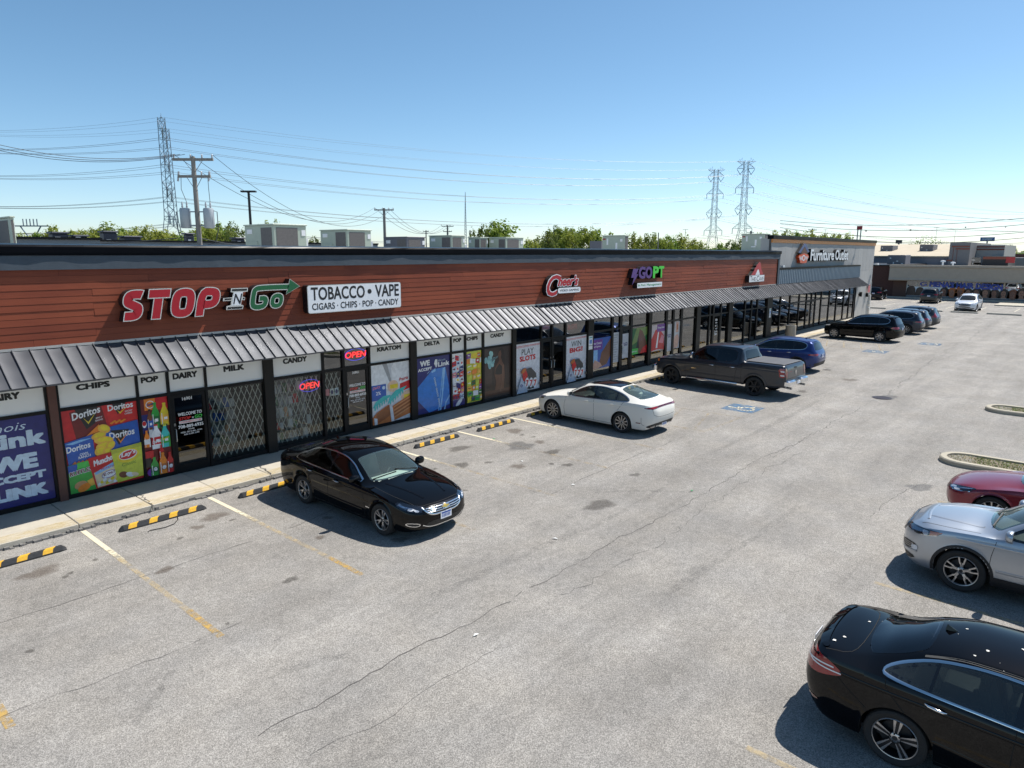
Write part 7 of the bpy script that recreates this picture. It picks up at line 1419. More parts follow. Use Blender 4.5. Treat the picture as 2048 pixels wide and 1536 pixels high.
# door lettering
WT = flat('white_vinyl', (.82, .82, .82)); RT = flat('red_vinyl', (.62, .02, .02)); GT = flat('green_vinyl', (.06, .55, .08))
def door_text(key):
    d = B[key+'_door']; x0, x1 = B[key]; w = x1-x0; a, c_ = x0+.14, x1-.10; Y = YW-.004
    def t(s_, u0, u1, z0, h, m, **k): mb = MB().use(m); wall_text(mb, s_, a+(c_-a)*u0, a+(c_-a)*u1, z0, z0+h, Y, **k); mb.build('lettering', None, d, fix=False)
    t('WELCOME TO', .03, .97, 1.63, .085, WT, bold=.03, shear=.12); t('STOP', .05, .52, 1.515, .08, RT, bold=.04, shear=.2); t('N', .56, .63, 1.52, .05, WT, bold=.03, shear=.2); t('GO', .67, .97, 1.515, .09, GT, bold=.04, shear=.2)
    mb = MB().use(WT); mb.quad((a+.03, Y, 1.425), (c_-.03, Y, 1.425), (c_-.03, Y, 1.495), (a+.03, Y, 1.495)); mb.build('banner', None, d, fix=False); mb = MB().use(RT); wall_text(mb, 'CONVENIENCE STORE', a+.05, c_-.05, 1.437, 1.483, Y-.002, bold=.02); mb.build('lettering', None, d, fix=False)
    t('708-889-6935', .0, 1.0, 1.30, .085, WT, bold=.03); t('HOURS', .38, .62, 1.24, .035, WT, bold=.02); t('MON - SAT 8 AM - 10 PM', .08, .92, 1.17, .04, WT, bold=.02); t('SUN 10 AM - 8 PM', .2, .8, 1.11, .04, WT, bold=.02)
    t('16901', .24, .62, 2.03, .085, WT, bold=.02)
door_text('d1'); door_text('d2')
x0, x1 = B['d5']; mb = MB().use(WT); wall_text(mb, '16909', x0+.1, x1-.1, ZH+.1, ZH+.26, YW-.0, bold=.02); mb.build('lettering', None, mall, fix=False)
# hours on the cave door
x0, x1 = B['d6']; mb = MB().use(WT)
for i, (s_, h_) in enumerate((('B', .12), ('YM+', .1), ('R F', .1), ('+18', .1), ('(U)', .1), ('III', .12))): wall_text(mb, s_, x0+.28, x1-.28, 1.85-i*.17, 1.85-i*.17+h_, YW-.004, bold=.04)
mb.build('lettering', None, B['d6_door'], fix=False)
# folding security gates behind the glass
GALV = M('galvanised_bar', (.72, .73, .70), .5, .0)
def gate(key, lab, z0=.30, z1=2.15):
    x0, x1 = B[key]; root = empty('folding_gate', ((x0+x1)/2, YW+.08, z0), lab, 'security gate'); x0 += .03; x1 -= .03; sp = .165; k_ = 2.35
    def clip(xa, sg):      # line x = xa + sg*(z-z0)/k_
        pts = []
        for z in (z0, z1): pts.append((xa+sg*(z-z0)/k_, z))
        (xa_, za), (xb, zb_) = pts; t0, t1 = 0.0, 1.0; d = xb-xa_
        for lim, s2 in ((x0, 1), (x1, -1)):
            if abs(d) < 1e-9: continue
            t = (lim-xa_)/d
            if s2*d > 0: t0 = max(t0, t)
            else: t1 = min(t1, t)
        return None if t1-t0 < .06 else ((xa_+d*t0, za+(zb_-za)*t0), (xa_+d*t1, za+(zb_-za)*t1))
    for sg in (1, -1):
        xa = x0-(z1-z0)/k_-sp
        while xa < x1+(z1-z0)/k_+sp:
            c_ = clip(xa, sg)
            if c_: (a, za), (b_, zb_) = c_; MB().bar((a, YW+.075+.012*sg, za), (b_, YW+.075+.012*sg, zb_), .008, .025, up=(0, 1, 0)).build('slat', GALV, root)
            xa += sp
gate('milk', 'folding lattice gate behind the milk window'); gate('candy', 'folding lattice gate behind the candy window'); gate('nar', 'narrow folding lattice gate beside the second door')
# goods on shelves behind the latticed windows
def shelf(x0, x1, y0, lab, seed, nrow=5):
    root = empty('display_shelf', ((x0+x1)/2, y0+.2, .13), lab, 'shelf'); rd = random.Random(seed); SH = M('shelf_metal', (.30, .30, .30), .5, .3); MB().use(SH).box(x0, x1, y0+.38, y0+.41, .13, 2.0).build('back_panel', None, root)
    for r_ in range(nrow):
        z = .2+r_*.37; MB().use(SH).box(x0, x1, y0, y0+.38, z-.02, z).build('shelf_board', None, root); x = x0+.03
        while x < x1-.14:
            w = rd.uniform(.11, .17); h = rd.uniform(.2, .29); m = F_[rd.choice(('grey', 'lgrey', 'blue', 'dbrown', 'tan', 'red', 'grey', 'dgreen', 'lgrey'))]
            mb = MB().use(m); mb.add([(x, y0+.02, z), (x+w, y0+.02, z), (x+w*.95, y0+.07, z+h), (x+w*.05, y0+.07, z+h), (x, y0+.14, z), (x+w, y0+.14, z)], [(0, 1, 2, 3), (5, 4, 3, 2), (1, 5, 2), (4, 0, 3)]); mb.build('packet', None, root, fix=False); x += w+.02
x0, x1 = B['candy']; shelf(x0+.30, x1-.35, YW+.55, 'shelf of pale packets inside the candy window', 1); shelf(x1-.33, x1-.02, YW+.6, 'narrow rack of dark goods inside the candy window', 5)
x0, x1 = B['milk']; shelf(x0+.62, x1-.1, YW+1.5, 'shelf of goods deep inside the milk window', 3, 4)
# ================================================================== roof plant
HV = M('plant_grey_green', (.40, .45, .37), .5, var=.05, vscale=3); HVc = M('coil_guard', (.13, .12, .115), .7, var=.2, vscale=14); HVd = M('plant_dark_grey', (.13, .13, .15), .5, var=.08); STK = M('white_sticker', (.8, .8, .8), .5)
def hvac(lab, xl, xc, xr, yt, z, zb=5.5, mat=HV, coil=True, plain=False):
    C = at_z(xc, yt, z); yb = at_x(xl, yt, C.x).y; xe = at_y(xr, yt, C.y).x; x0, x1, y0, y1 = C.x, xe, C.y, yb
    root = empty('rooftop_unit', ((x0+x1)/2, (y0+y1)/2, zb), lab, 'air conditioner', 'air conditioning units on the shop roof'); h = z-zb
    MB().bbox(x0, x1, y0, y1, zb, z-.05, .03).build('cabinet', mat, root); MB().bbox(x0-.04, x1+.04, y0-.04, y1+.04, z-.06, z, .02).build('lid', mat, root)
    if coil:
        w = y1-y0; MB().box(x0-.014, x0, y0+w*.06, y0+w*.42, zb+.06, z-.16).build('coil_panel', HVc, root); w2 = x1-x0; MB().box(x0+w2*.08, x1-w2*.28, y0-.014, y0, zb+.06, z-.16).build('coil_panel', HVc, root)
        MB().box(x0-.02, x0-.0, y0+w*.55, y1-w*.06, zb+.15, z-.75).build('access_door', mat, root); MB().box(x0-.024, x0-.002, y0+w*.72, y0+w*.9, z-.42, z-.22).build('label_plate', STK, root)
        MB().box(x1-w2*.16, x1-w2*.04, y0-.02, y0, z-.5, z-.25).build('label_plate', STK, root)
    if plain:
        w2 = x1-x0; w = y1-y0
        for (u, v, a, b_) in ((.2, .55, .07, .3), (.6, .3, .08, .35), (.8, .7, .1, .12), (.45, .2, .2, .06)): MB().box(x0-.016, x0, y0+w*(1-u-a), y0+w*(1-u), zb+h*v, zb+h*(v+b_)).build('label_plate', STK, root)
        MB().box(x0-.016, x0, y0+w*.85, y0+w*.97, z-.32, z-.22).build('name_plate', M('red_plate', (.35, .05, .04), .5), root)
        MB().box(x0+w2*.1, x1-w2*.1, y0-.014, y0, zb+h*.3, z-.1).build('coil_panel', HVc, root)
U = 'grey green rooftop air conditioner '
hvac(U+'with two dark coil panels, beside the lamp post', 488, 546, 612, 447, 7.0); hvac(U+'with two coil panels, next to the disconnect switch pole', 640, 694, 742, 458, 7.0)
hvac('dark grey rooftop air conditioner below the second utility pole', 768, 814, 850, 473, 6.75, mat=HVd); hvac(U+'just past the dark grey one', 858, 903, 930, 470, 6.95); hvac(U+'small, left one of a close pair', 936, 960, 976, 474, 6.9); hvac(U+'small with pale end, right one of a close pair', 978, 1012, 1047, 474, 6.9)
hvac(U+'plain and boxy in front of the round trees', 1205, 1250, 1257, 470, 7.0, coil=False, plain=True); hvac(U+'plain on a curb beside the grey wall', 1484, 1529, 1541, 467, 7.55, zb=6.0, coil=False, plain=True); hvac(U+'at the open end of the roof', -70, 20, 27, 432, 7.2)
C_ = at_z(1190, 482, 6.7); tag(MB().box(C_.x, C_.x+.9, C_.y-.6, C_.y+.5, 5.25, 6.7).build('exhaust_hood', HVd), 'small dark exhaust hood beside a plain rooftop unit', 'exhaust hood')
c_ = at_z(1529, 467, 7.55); tag(MB().box(c_.x-.1, c_.x+.9, c_.y-.1, c_.y+2.6, 5.25, 5.98).build('roof_curb', M('pale_membrane', (.6, .6, .58), .8)), 'pale roof curb carrying the unit by the grey wall', 'roof curb')
for i, (xp, lab) in enumerate(((497, 'conduit box at the end of the first big unit'), (610, 'disconnect box beside the first big unit'), (741, 'disconnect box beside the second big unit'), (930, 'disconnect box beside the unit past the dark one'))):
    p = at_z(xp, (466, 470, 476, 482)[i], 6.75); tag(MB().bbox(p.x-.12, p.x+.12, p.y-.1, p.y+.1, 5.25, (6.6, 6.55, 6.5, 6.45)[i], .01).build('switch_box', STK if i else HV), lab, 'switch box')

# ================================================================== building behind the shops
rb = empty('rear_building', (0, 52, 0), 'low flat-roofed building behind the shops', 'building')
a = at_y(30, 477, 50); b_ = at_y(200, 478, 50); c_ = at_y(490, 485.5, 50)
MB().box(-30, b_.x, 50, 80, 0, a.z).build('wall', M('rear_wall_grey', (.32, .31, .30), .9), rb); MB().box(b_.x, c_.x+14, 52, 80, 0, c_.z).build('wall', M('rear_wall_grey', (.32, .31, .30), .9), rb)
MB().box(-30, b_.x+.1, 49.9, 50.2, a.z-.02, a.z+.12).build('coping', BLK, rb); MB().box(b_.x+.1, c_.x+14, 51.9, 52.2, c_.z, c_.z+.12).build('coping', BLK, rb)
VNT = M('dark_vent_metal', (.03, .035, .05), .5, .4)
for i, (x0, x1, y0, y1, lab) in enumerate([(106, 136, 464, 477, 'dark roof fan with slanted hood on the rear building'), (148, 175, 470, 477, 'low dark roof fan on the rear building'), (209, 234, 462, 482, 'tall dark roof fan with shiny cap'), (250, 282, 472, 484, 'dark roof fan with white front'), (374, 388, 466, 482, 'dark roof fan behind the wooden pole'), (472, 490, 475, 485, 'dark roof fan beside the first big unit')]):
    p = at_y(x0, y1, 56); q = at_y(x1, y0, 56); w = q.x-p.x; mb = MB().use(VNT); mb.bbox(p.x, q.x, 56, 56+w, p.z-.9, q.z-.12, .06); mb.bbox(p.x-.1, q.x+.1, 55.9, 56+w+.1, q.z-.12, q.z, .05); mb.use(M('shiny_flashing', (.5, .5, .52), .3, .8)); mb.box(p.x+w*.1, q.x-w*.55, 55.88, 55.92, p.z-.1, p.z+.12); tag(mb.build('roof_fan', None), lab, 'roof fan', 'roof fans on the rear building')

# ================================================================== utility poles, lamps, wires
WOOD = M('weathered_pole_wood', (.25, .235, .215), .9, var=.3, vscale=4, stretch=(6, 6, .6)); GALVT = M('galvanised_steel', (.27, .30, .33), .5, .6); WIRE = M('overhead_wire', (.05, .055, .065), .6); WIREL = M('aluminium_conductor', (.16, .18, .21), .5, .5); POR = M('porcelain', (.45, .46, .48), .3); STEELB = M('steel_blue_grey', (.20, .25, .31), .55, .35)
def sag(p, q, s, n=24): return [p.lerp(q, i/n)-Vector((0, 0, 4*s*(i/n)*(1-i/n))) for i in range(n+1)]
def upole(lab, px, py, z, arms, r=.16, lean=0):
    top = at_z(px, py, z); root = empty('utility_pole', (top.x, top.y, 0), lab, 'utility pole'); MB().tube([(top.x, top.y, 0), (top.x, top.y, z*.5), (top.x, top.y, z+.15)], [r*1.25, r*1.1, r*.85], 10).build('pole', WOOD, root, 50); tips = []
    for (dz, hl, dirv) in arms:
        d = Vector(dirv).normalized(); c = Vector((top.x, top.y, z-dz))-Vector((-d.y, d.x, 0))*.0; MB().bar(c-d*hl, c+d*hl, .11, .13).build('crossarm', WOOD, root); mb = MB().use(POR)
        for t in (-.95, -.12, .45, .95): p = c+d*hl*t; mb.lathe([(.03, .06), (.055, .12), (.03, .18), (.05, .22), (.02, .26)], p, 'z', 8); tips.append(p+Vector((0, 0, .26)))
        mb.build('insulator', None, root, 50); mb = MB().use(GALVT)
        for sg in (-1, 1): mb.bar(c+d*hl*.5*sg, Vector((top.x, top.y, z-dz-.7)), .035, .02)
        mb.build('brace', None, root)
    return root, top, tips
dv = _r0                      # across the view; the first pole's arms run this way
root, top, tp = upole('weathered wooden utility pole with crossarms and two grey transformers', 386, 319, 10.5, [(.0, 1.05, dv), (.85, .85, dv)], .125)
for sg, xp in ((-1, 374), (1, 413)):
    c_ = Vector((top.x, top.y, 0))+dv*(.62*sg); z0 = at_z(xp, 428, 10.5).z; zt, zb_ = 8.05, 7.0; cc = Vector((c_.x, c_.y, zb_))-Vector((_f.x, _f.y, 0))*.05
    MB().lathe([(.24, 0), (.27, .04), (.27, .95), (.24, 1.03), (.0, 1.06)], cc, 'z', 20).build('transformer', M('transformer_grey', (.42, .45, .47), .45, .2, var=.08, vscale=5), root, 40)
    mb = MB().use(POR)
    for k in (-.12, .12): mb.lathe([(.035, 1.05), (.06, 1.12), (.035, 1.18), (.055, 1.24), (.03, 1.30), (.03, 1.36)], cc+dv*k, 'z', 8)
    mb.build('bushing', None, root, 50); mb = MB().use(GALVT); mb.bar(cc+Vector((0, 0, .85)), Vector((top.x, top.y, zb_+.85)), .06); mb.bar(cc+Vector((0, 0, .15)), Vector((top.x, top.y, zb_+.15)), .06); mb.build('bracket', None, root); mb = MB().use(WIRE)
    mb.tube([cc+dv*(.27*sg)+Vector((0, 0, .9)), cc+dv*(0.45*sg)+Vector((0, 0, .85)), cc+dv*(0.45*sg)+Vector((0, 0, -.1)), cc+dv*(.25*sg)+Vector((0, 0, -.75)), Vector((top.x, top.y, zb_-1.0))], .02, 6); mb.tube([cc+dv*.12+Vector((0, 0, 1.36)), cc+dv*(.1*sg)+Vector((0, 0, 2.0)), Vector((top.x, top.y, 9.65))+dv*(.7*sg)], .014, 6); mb.build('jumper_cable', None, root, 50)
    mb = MB().use(POR); p = Vector((top.x, top.y, 9.65))+dv*(.8*sg); mb.tube([p+Vector((0, 0, .25)), p+Vector((0, 0, -.25))-dv*.08], .05, 8); mb.build('fuse_cutout', None, root, 50)
root2, top2, tp2 = upole('wooden utility pole with one crossarm, behind the second big unit', 768, 419, 10.5, [(.05, 1.1, dv)], .17); root3, top3, tp3 = upole('distant utility pole with two crossarms beside the lattice mast', 895, 452, 10.5, [(.05, 1.1, dv), (1.0, .8, dv)], .17)
upole('distant bare wooden utility pole left of the round tree', 846+94, 462, 10.0, [], .15); upole('wooden utility pole among trees behind the plain rooftop unit', 1163, 460, 10.5, [(.15, .5, dv)], .17); upole('dark utility pole with crossarms beside the unit by the grey wall', 1501.5, 463, 10.8, [(.3, .8, dv), (.8, .7, dv)], .2); upole('small dark utility pole poking up behind the shop parapet', 1317, 467, 9.0, [], .1); upole('thin utility pole behind the dark grey rooftop unit', 852, 462, 10.0, [(.1, .6, dv)], .13); upole('utility pole with crossarm above the furniture sign trees', 1625, 459, 10.5, [(.1, .8, dv)], .16)
def wire(name_lab, p, q, s, r, mat=WIRE, n=24, grp='overhead wires'): tag(MB().tube(sag(Vector(p), Vector(q), s, n), r, 4, cap=False).build('overhead_wire', mat, fix=False), name_lab, 'wire', grp)
for i in range(3): wire('distribution wire running between the wooden utility poles', tp[i if i < 2 else 3], tp2[i if i < 2 else 3], 2.4+.2*i, .015)
for i in range(3): wire('distribution wire running between the wooden utility poles', tp2[i], tp3[i], 2.2, .024)
for i, (ya, yb_, s_) in enumerate(((281, 318, .5), (288, 319, .55), (293, 320, .6))): wire('thick distribution wire leaving the transformer pole', at_d(-60, ya-6, 30+2*i), tp[0]+dv*(.1+.25*i), s_, .013)
wire('low service cable slung behind the shop parapet', at_d(60, 492, 37), Vector((top.x, top.y, 6.6)), .1, .02); wire('low service cable slung behind the shop parapet', Vector((top.x, top.y, 6.5)), at_d(560, 500, 44), .1, .018)
# lattice transmission towers
def tower(lab, foot, H, ang, w0=8.0, arms=None, s=1.0):
    root = empty('transmission_tower', foot, lab, 'transmission tower', 'steel lattice transmission towers'); F = Vector(foot); A = Vector((math.cos(ang), math.sin(ang), 0)); Bv = Vector((-A.y, A.x, 0)); levels = [0, .10, .19, .27, .34, .40, .46, .52, .58, .64, .70, .76, .82, .88, .94, 1.0]
    def hw(t): return (w0/2)*(1-t/.36*.66) if t < .36 else (w0/2)*.34*(1-(t-.36)*.45)
    body = MB(); r = .085*s
    C = lambda t, i: F+Vector((0, 0, H*t))+A*(hw(t)*(1 if i in (0, 3) else -1))+Bv*(hw(t)*(1 if i in (0, 1) else -1))
    for i in range(4):
        for a_, b2 in zip(levels, levels[1:]): body.bar(C(a_, i), C(b2, i), r*1.5); body.bar(C(a_, i), C(b2, (i+1) % 4), r*.8); body.bar(C(b2, i), C(a_, (i+1) % 4), r*.8)
        for b2 in levels[2::2]: body.bar(C(b2, i), C(b2, (i+1) % 4), r*.8)
    body.build('lattice_body', STEELB, root); tips = []
    for (t, L, kind) in arms or ((.36, 4.4, 'I'), (.545, 3.9, 'V'), (.745, 4.0, 'I'), (.925, 3.9, 'V'), (.985, 4.1, 'T')):
        for sg in (-1, 1):
            mb = MB(); tip = F+Vector((0, 0, H*t))+A*(L*s*sg); h = H*t; w = hw(t)
            if kind == 'T': tip = tip+Vector((0, 0, H*.008))
            for e in (-1, 1):
                mb.bar(F+Vector((0, 0, h))+A*w*sg+Bv*w*e, tip, r*1.3); mb.bar(F+Vector((0, 0, h+H*(.055 if kind != 'T' else -.03)))+A*w*sg+Bv*w*e, tip, r)
            for u in (.3, .6): m1 = (F+Vector((0, 0, h))+A*w*sg).lerp(tip, u); m2 = (F+Vector((0, 0, h+H*.055))+A*w*sg).lerp(tip, u); mb.bar(m1, m2, r*.7); mb.bar(m2, (F+Vector((0, 0, h))+A*w*sg).lerp(tip, u+.3), r*.7)
            mb.build('crossarm', STEELB, root); ins = MB().use(STEELB)
            if kind == 'I': e_ = tip-Vector((0, 0, H*.05)); ins.bar(tip, e_, 0.2*s)
            elif kind == 'V': e_ = F+Vector((0, 0, h-H*.055))+A*(L*s*.62*sg); ins.bar(tip-Vector((0, 0, .3)), e_, 0.2*s); ins.bar(F+Vector((0, 0, h))+A*(L*s*0.2*sg), e_, 0.2*s)
            else: e_ = tip
            if kind != 'T': ins.build('insulator_string', None, root)
            tips.append(e_)
    return root, tips
def foot(px, py, H): p = at_z(px, py, H); return (p.x, p.y, 0)
HT = 46.0
fA1, fA2, fB, fC = foot(322, 236, HT), foot(331, 258, HT), foot(1433, 338, HT), foot(1493, 321, HT)
ln = (Vector(fC)-Vector(fA1)).normalized(); line_ang = math.atan2(ln.y, ln.x); across = line_ang+math.pi/2
toA = math.atan2(fA1[1], fA1[0])
rA1, tA1 = tower('tall lattice tower seen edge-on behind the wooden pole', fA1, HT, toA+.03, 8.5, s=.9); rA2, tA2 = tower('second lattice tower almost hidden behind the edge-on one', fA2, HT, toA+.03, 8.5, s=.9)
vB = math.atan2(fB[1], fB[0])-math.pi/2
rB, tB = tower('left one of two distant lattice towers', fB, HT, vB+.25, 7.6, s=1.0); rC, tC = tower('right, taller one of two distant lattice towers', fC, HT, vB+.25, 7.6, s=1.0)
LN = 'high transmission conductor strung between lattice towers'
for (ta, tb, s_) in ((tA1, tC, 6.0), (tA2, tB, 6.0)):
    for k in range(len(ta)):
        wire(LN, ta[k], tb[k], s_*(0.75 if k > 7 else 1), .045 if k < 8 else .025, WIREL, 36, 'transmission conductors')
for (tb, px) in ((tB, 2250), (tC, 2300)):
    for k in range(len(tb)):
        e_ = at_d(px, 420+(46-(tb[k].z))*1.9, 330); wire('transmission conductor running on past the distant towers', tb[k], e_, 9, .055 if k < 8 else .03, WIREL, 24, 'transmission conductors')
for ta in (tA1, tA2):
    for k in range(len(ta)):
        e_ = at_d(-250, 250+(46-ta[k].z)*6.4, 215); wire('transmission conductor running on past the edge-on towers', ta[k], e_, 2.5, .045 if k < 8 else .025, WIREL, 20, 'transmission conductors')
for i, (ya, ym, yb_) in enumerate(((441, 446, 433), (447, 449, 441), (455, 457, 452), (461, 463, 458))):
    wire('distribution wire crossing low over the far shops', at_d(1560, ya, 150), at_d(2250, yb_-22+4*i, 120), 2.0+.3*i, .05, WIRE, 24, 'low wires over the far shops')
# head of a further tower and mast
hd = at_d(61, 452, 300); r4 = empty('transmission_tower', (hd.x, hd.y, 0), 'far transmission tower head with wide fan arms above the trees', 'transmission tower', 'steel lattice transmission towers'); mb = MB().use(STEELB)
for k in (-3, -1.5, 0, 1.5, 3): mb.bar(hd+dv*k+Vector((0, 0, 0)), hd+dv*k+Vector((0, 0, 3.0)), .35)
mb.bar(hd-dv*8, hd+dv*8, .5); mb.build('crossarm', None, r4); mb = MB().use(STEELB)
for sg in (-1, 1): mb.bar(hd+dv*4.5*sg, hd+dv*1.2*sg-Vector((0, 0, 5)), .4); mb.bar(hd+dv*1.2*sg-Vector((0, 0, 5)), Vector((hd.x, hd.y, 0))+dv*2.6*sg, .4)
mb.build('lattice_body', None, r4)
ms = foot(930.5, 384, 60); r5 = empty('lattice_mast', ms, 'slim lattice radio mast rising above the trees', 'mast'); mb = MB().use(STEELB); F = Vector(ms)
for i in range(24):
    z0, z1 = 60*i/24, 60*(i+1)/24; w0, w1 = 1.7*(1-i/25), 1.7*(1-(i+1)/25)
    for k in range(3):
        a0 = 2*math.pi*k/3; a1 = 2*math.pi*(k+1)/3; P = lambda w, a_, z: F+Vector((w*math.cos(a_), w*math.sin(a_), z)); mb.bar(P(w0, a0, z0), P(w1, a0, z1), .22); mb.bar(P(w0, a0, z0), P(w1, a1, z1), .13)
mb.build('lattice_body', None, r5)
def lamp(lab, px, py, z, arm=1.0, two=True, d=dv):
    p = at_z(px, py, z); root = empty('street_lamp', (p.x, p.y, 0), lab, 'street lamp', 'tall parking lot lamps'); MB().tube([(p.x, p.y, 0), (p.x, p.y, z)], .11, 8, .07).build('post', M('lamp_post_dark', (.03, .03, .033), .5, .4), root, 50); mb = MB().use(M('lamp_post_dark', (.03, .03, .033)))
    for sg in ((-1, 1) if two else (1,)): mb.bar(Vector((p.x, p.y, z)), Vector((p.x, p.y, z))+d*arm*sg, .3, .09)
    mb.build('lamp_head', None, root)
lamp('twin-headed lamp post standing behind the first big rooftop unit', 497, 383, 9.2, .42)
lamp('floodlight post with clustered heads above the trees', 1371, 459, 14, 1.0); lamp('tall twin lamp left of the pair above the far beige roof', 1874, 455, 20, 1.6); lamp('tall twin lamp right of the pair above the far beige roof', 1911, 461, 20, 1.6); lamp('tall lamp post left of the red pylon sign', 1651, 459, 18, 1.0); lamp('tall lamp post right of the left one, by the red pylon sign', 1700, 462, 18, 1.0)

# ================================================================== trees
def leaf_mat(name, c, c2):
    m = bpy.data.materials.new(name); m.use_nodes = True; n = m.node_tree.nodes; l = m.node_tree.links; b = n['Principled BSDF']; g = n.new('ShaderNodeNewGeometry'); oi = n.new('ShaderNodeObjectInfo'); nz = n.new('ShaderNodeTexNoise'); nz.inputs['Scale'].default_value = .45; nz.inputs['Detail'].default_value = 3; l.new(g.outputs['Position'], nz.inputs[0])
    ad = n.new('ShaderNodeMath'); ad.operation = 'MULTIPLY_ADD'; ad.inputs[1].default_value = .5; l.new(oi.outputs['Random'], ad.inputs[0]); a2 = n.new('ShaderNodeMath'); a2.operation = 'MULTIPLY_ADD'; a2.inputs[1].default_value = .9; a2.inputs[2].default_value = -.2; l.new(nz.outputs[0], a2.inputs[0]); l.new(a2.outputs[0], ad.inputs[2])
    mx = n.new('ShaderNodeMixRGB'); mx.inputs[1].default_value = _hex(c); mx.inputs[2].default_value = _hex(c2); l.new(ad.outputs[0], mx.inputs[0]); l.new(mx.outputs[0], b.inputs['Base Color']); b.inputs['Roughness'].default_value = .6; b.inputs['Specular IOR Level'].default_value = .25
    tr = n.new('ShaderNodeBsdfTranslucent'); l.new(mx.outputs[0], tr.inputs[0]); ms_ = n.new('ShaderNodeMixShader'); ms_.inputs[0].default_value = .45; l.new(b.outputs[0], ms_.inputs[1]); l.new(tr.outputs[0], ms_.inputs[2]); l.new(ms_.outputs[0], n['Material Output'].inputs[0]); return m
LF = leaf_mat('spring_leaf', (.17, .25, .035), (.38, .38, .075)); LF2 = leaf_mat('fresh_leaf', (.14, .25, .036), (.30, .36, .065)); LF3 = leaf_mat('olive_leaf', (.09, .15, .03), (.22, .24, .06)); BARK = M('bark', (.10, .085, .07), .9)
def tree_meshes(seed, n=1500, loose=0.0, leafs=.5):
    """unit tree: height 1, crown radius about .42; leaf cards gathered in clumps along limbs"""
    rd = random.Random(seed); tk = MB(); cr = MB(); lim = []
    tk.tube([(0, 0, 0), (.01, 0, .2), (-.01, .01, .45), (0, 0, .75)], [.022, .018, .013, .004], 7)
    clumps = []
    for i in range(16):
        a = i*2.4+rd.uniform(-.4, .4); z = .22+.62*(i/16); L = (.40 if z < .6 else .40*(1-(z-.6)/.5))*rd.uniform(.65, 1.15); e = Vector((math.cos(a)*L, math.sin(a)*L, z+L*rd.uniform(.15, .5))); s0 = Vector((0, 0, z*.9)); m_ = s0.lerp(e, .5)+Vector((0, 0, .03)); tk.tube([s0, m_, e], [.009, .006, .002], 5)
        for u in (.35, .6, .8, 1.0):
            p = s0.lerp(e, u) if u != .6 else m_; clumps.append((p+Vector([rd.uniform(-.05, .05) for _ in range(3)]), rd.uniform(.07, .13)))
    for k in range(9): clumps.append((Vector((rd.uniform(-.13, .13), rd.uniform(-.13, .13), rd.uniform(.70, .95))), rd.uniform(.06, .11)))
    vs = []; fs = []
    for j in range(n):
        c, r_ = clumps[rd.randrange(len(clumps))]; d = Vector((rd.gauss(0, 1), rd.gauss(0, 1), rd.gauss(0, 1))).normalized()*r_*(rd.random()**.4)*(1+loose); p = c+d; nn = (d.normalized()+Vector((rd.uniform(-.7, .7), rd.uniform(-.7, .7), rd.uniform(-.2, .9)))).normalized(); t1 = nn.cross(Vector((.3, .2, 1))).normalized(); t2 = nn.cross(t1); sz = .024*rd.uniform(.6, 1.4)*leafs*2; k = len(vs)
        vs += [p-t1*sz, p-t2*sz*.6, p+t1*sz, p+t2*sz*.6]; fs.append((k, k+1, k+2, k+3))
    cr.add(vs, fs); return tk.mesh('trunk', BARK, 60), cr
TV = [tree_meshes(s, 2600) for s in (1, 2, 3, 4)]; TVL = tree_meshes(9, 520, .4, .42)
TM = [(t, c.mesh('crown', LF)) for t, c in TV]+[(TV[0][0], TV[0][1].mesh('crown', LF2)), (TV[1][0], TV[1][1].mesh('crown', LF3))]; TML = (TVL[0], TVL[1].mesh('crown', LF2))
def belt(px):
    for lim, t in ((110, 'near the far tower head'), (300, 'behind the low rear building'), (372, 'at the foot of the edge-on lattice tower'), (480, 'behind the transformer pole'), (600, 'behind the twin-headed lamp post'), (780, 'glimpsed between the big rooftop units'), (930, 'glimpsed behind the dark grey rooftop unit'), (1090, 'beside the large rounded tree'), (1225, 'in the tall clump by the bare utility pole'), (1410, 'in the row before the two distant towers'), (1510, 'at the feet of the two distant towers'), (3000, 'behind the grey furniture building')):
        if px < lim: return 'yellow green spring tree '+t
def tree(lab, px, ytop, depth, wpx, var, grp='trees beyond the shops', ms=None):
    p = at_d(px, ytop, depth); H = p.z+.0; W_ = wpx*depth/FPX/.84; root = empty('tree', (p.x, p.y, -.05), lab, 'tree', grp); tm, cm = ms or TM[var % len(TM)]; rz = random.uniform(0, 6.28)
    for nm, me in (('trunk', tm), ('crown', cm)): o = link(nm, me, root, False); o.scale = (W_, W_, H); o.rotation_euler.z = rz
random.seed(11)
TG = 'yellow green spring tree in the belt beyond the shops'
xs = 20
while xs < 478: tree(belt(xs), xs+random.uniform(-6, 6), 448+10*abs(math.sin(xs*.031))+random.uniform(-4, 5)+(8 if xs < 100 else 0), random.uniform(95, 135), random.uniform(62, 90), random.randrange(6)); xs += 21
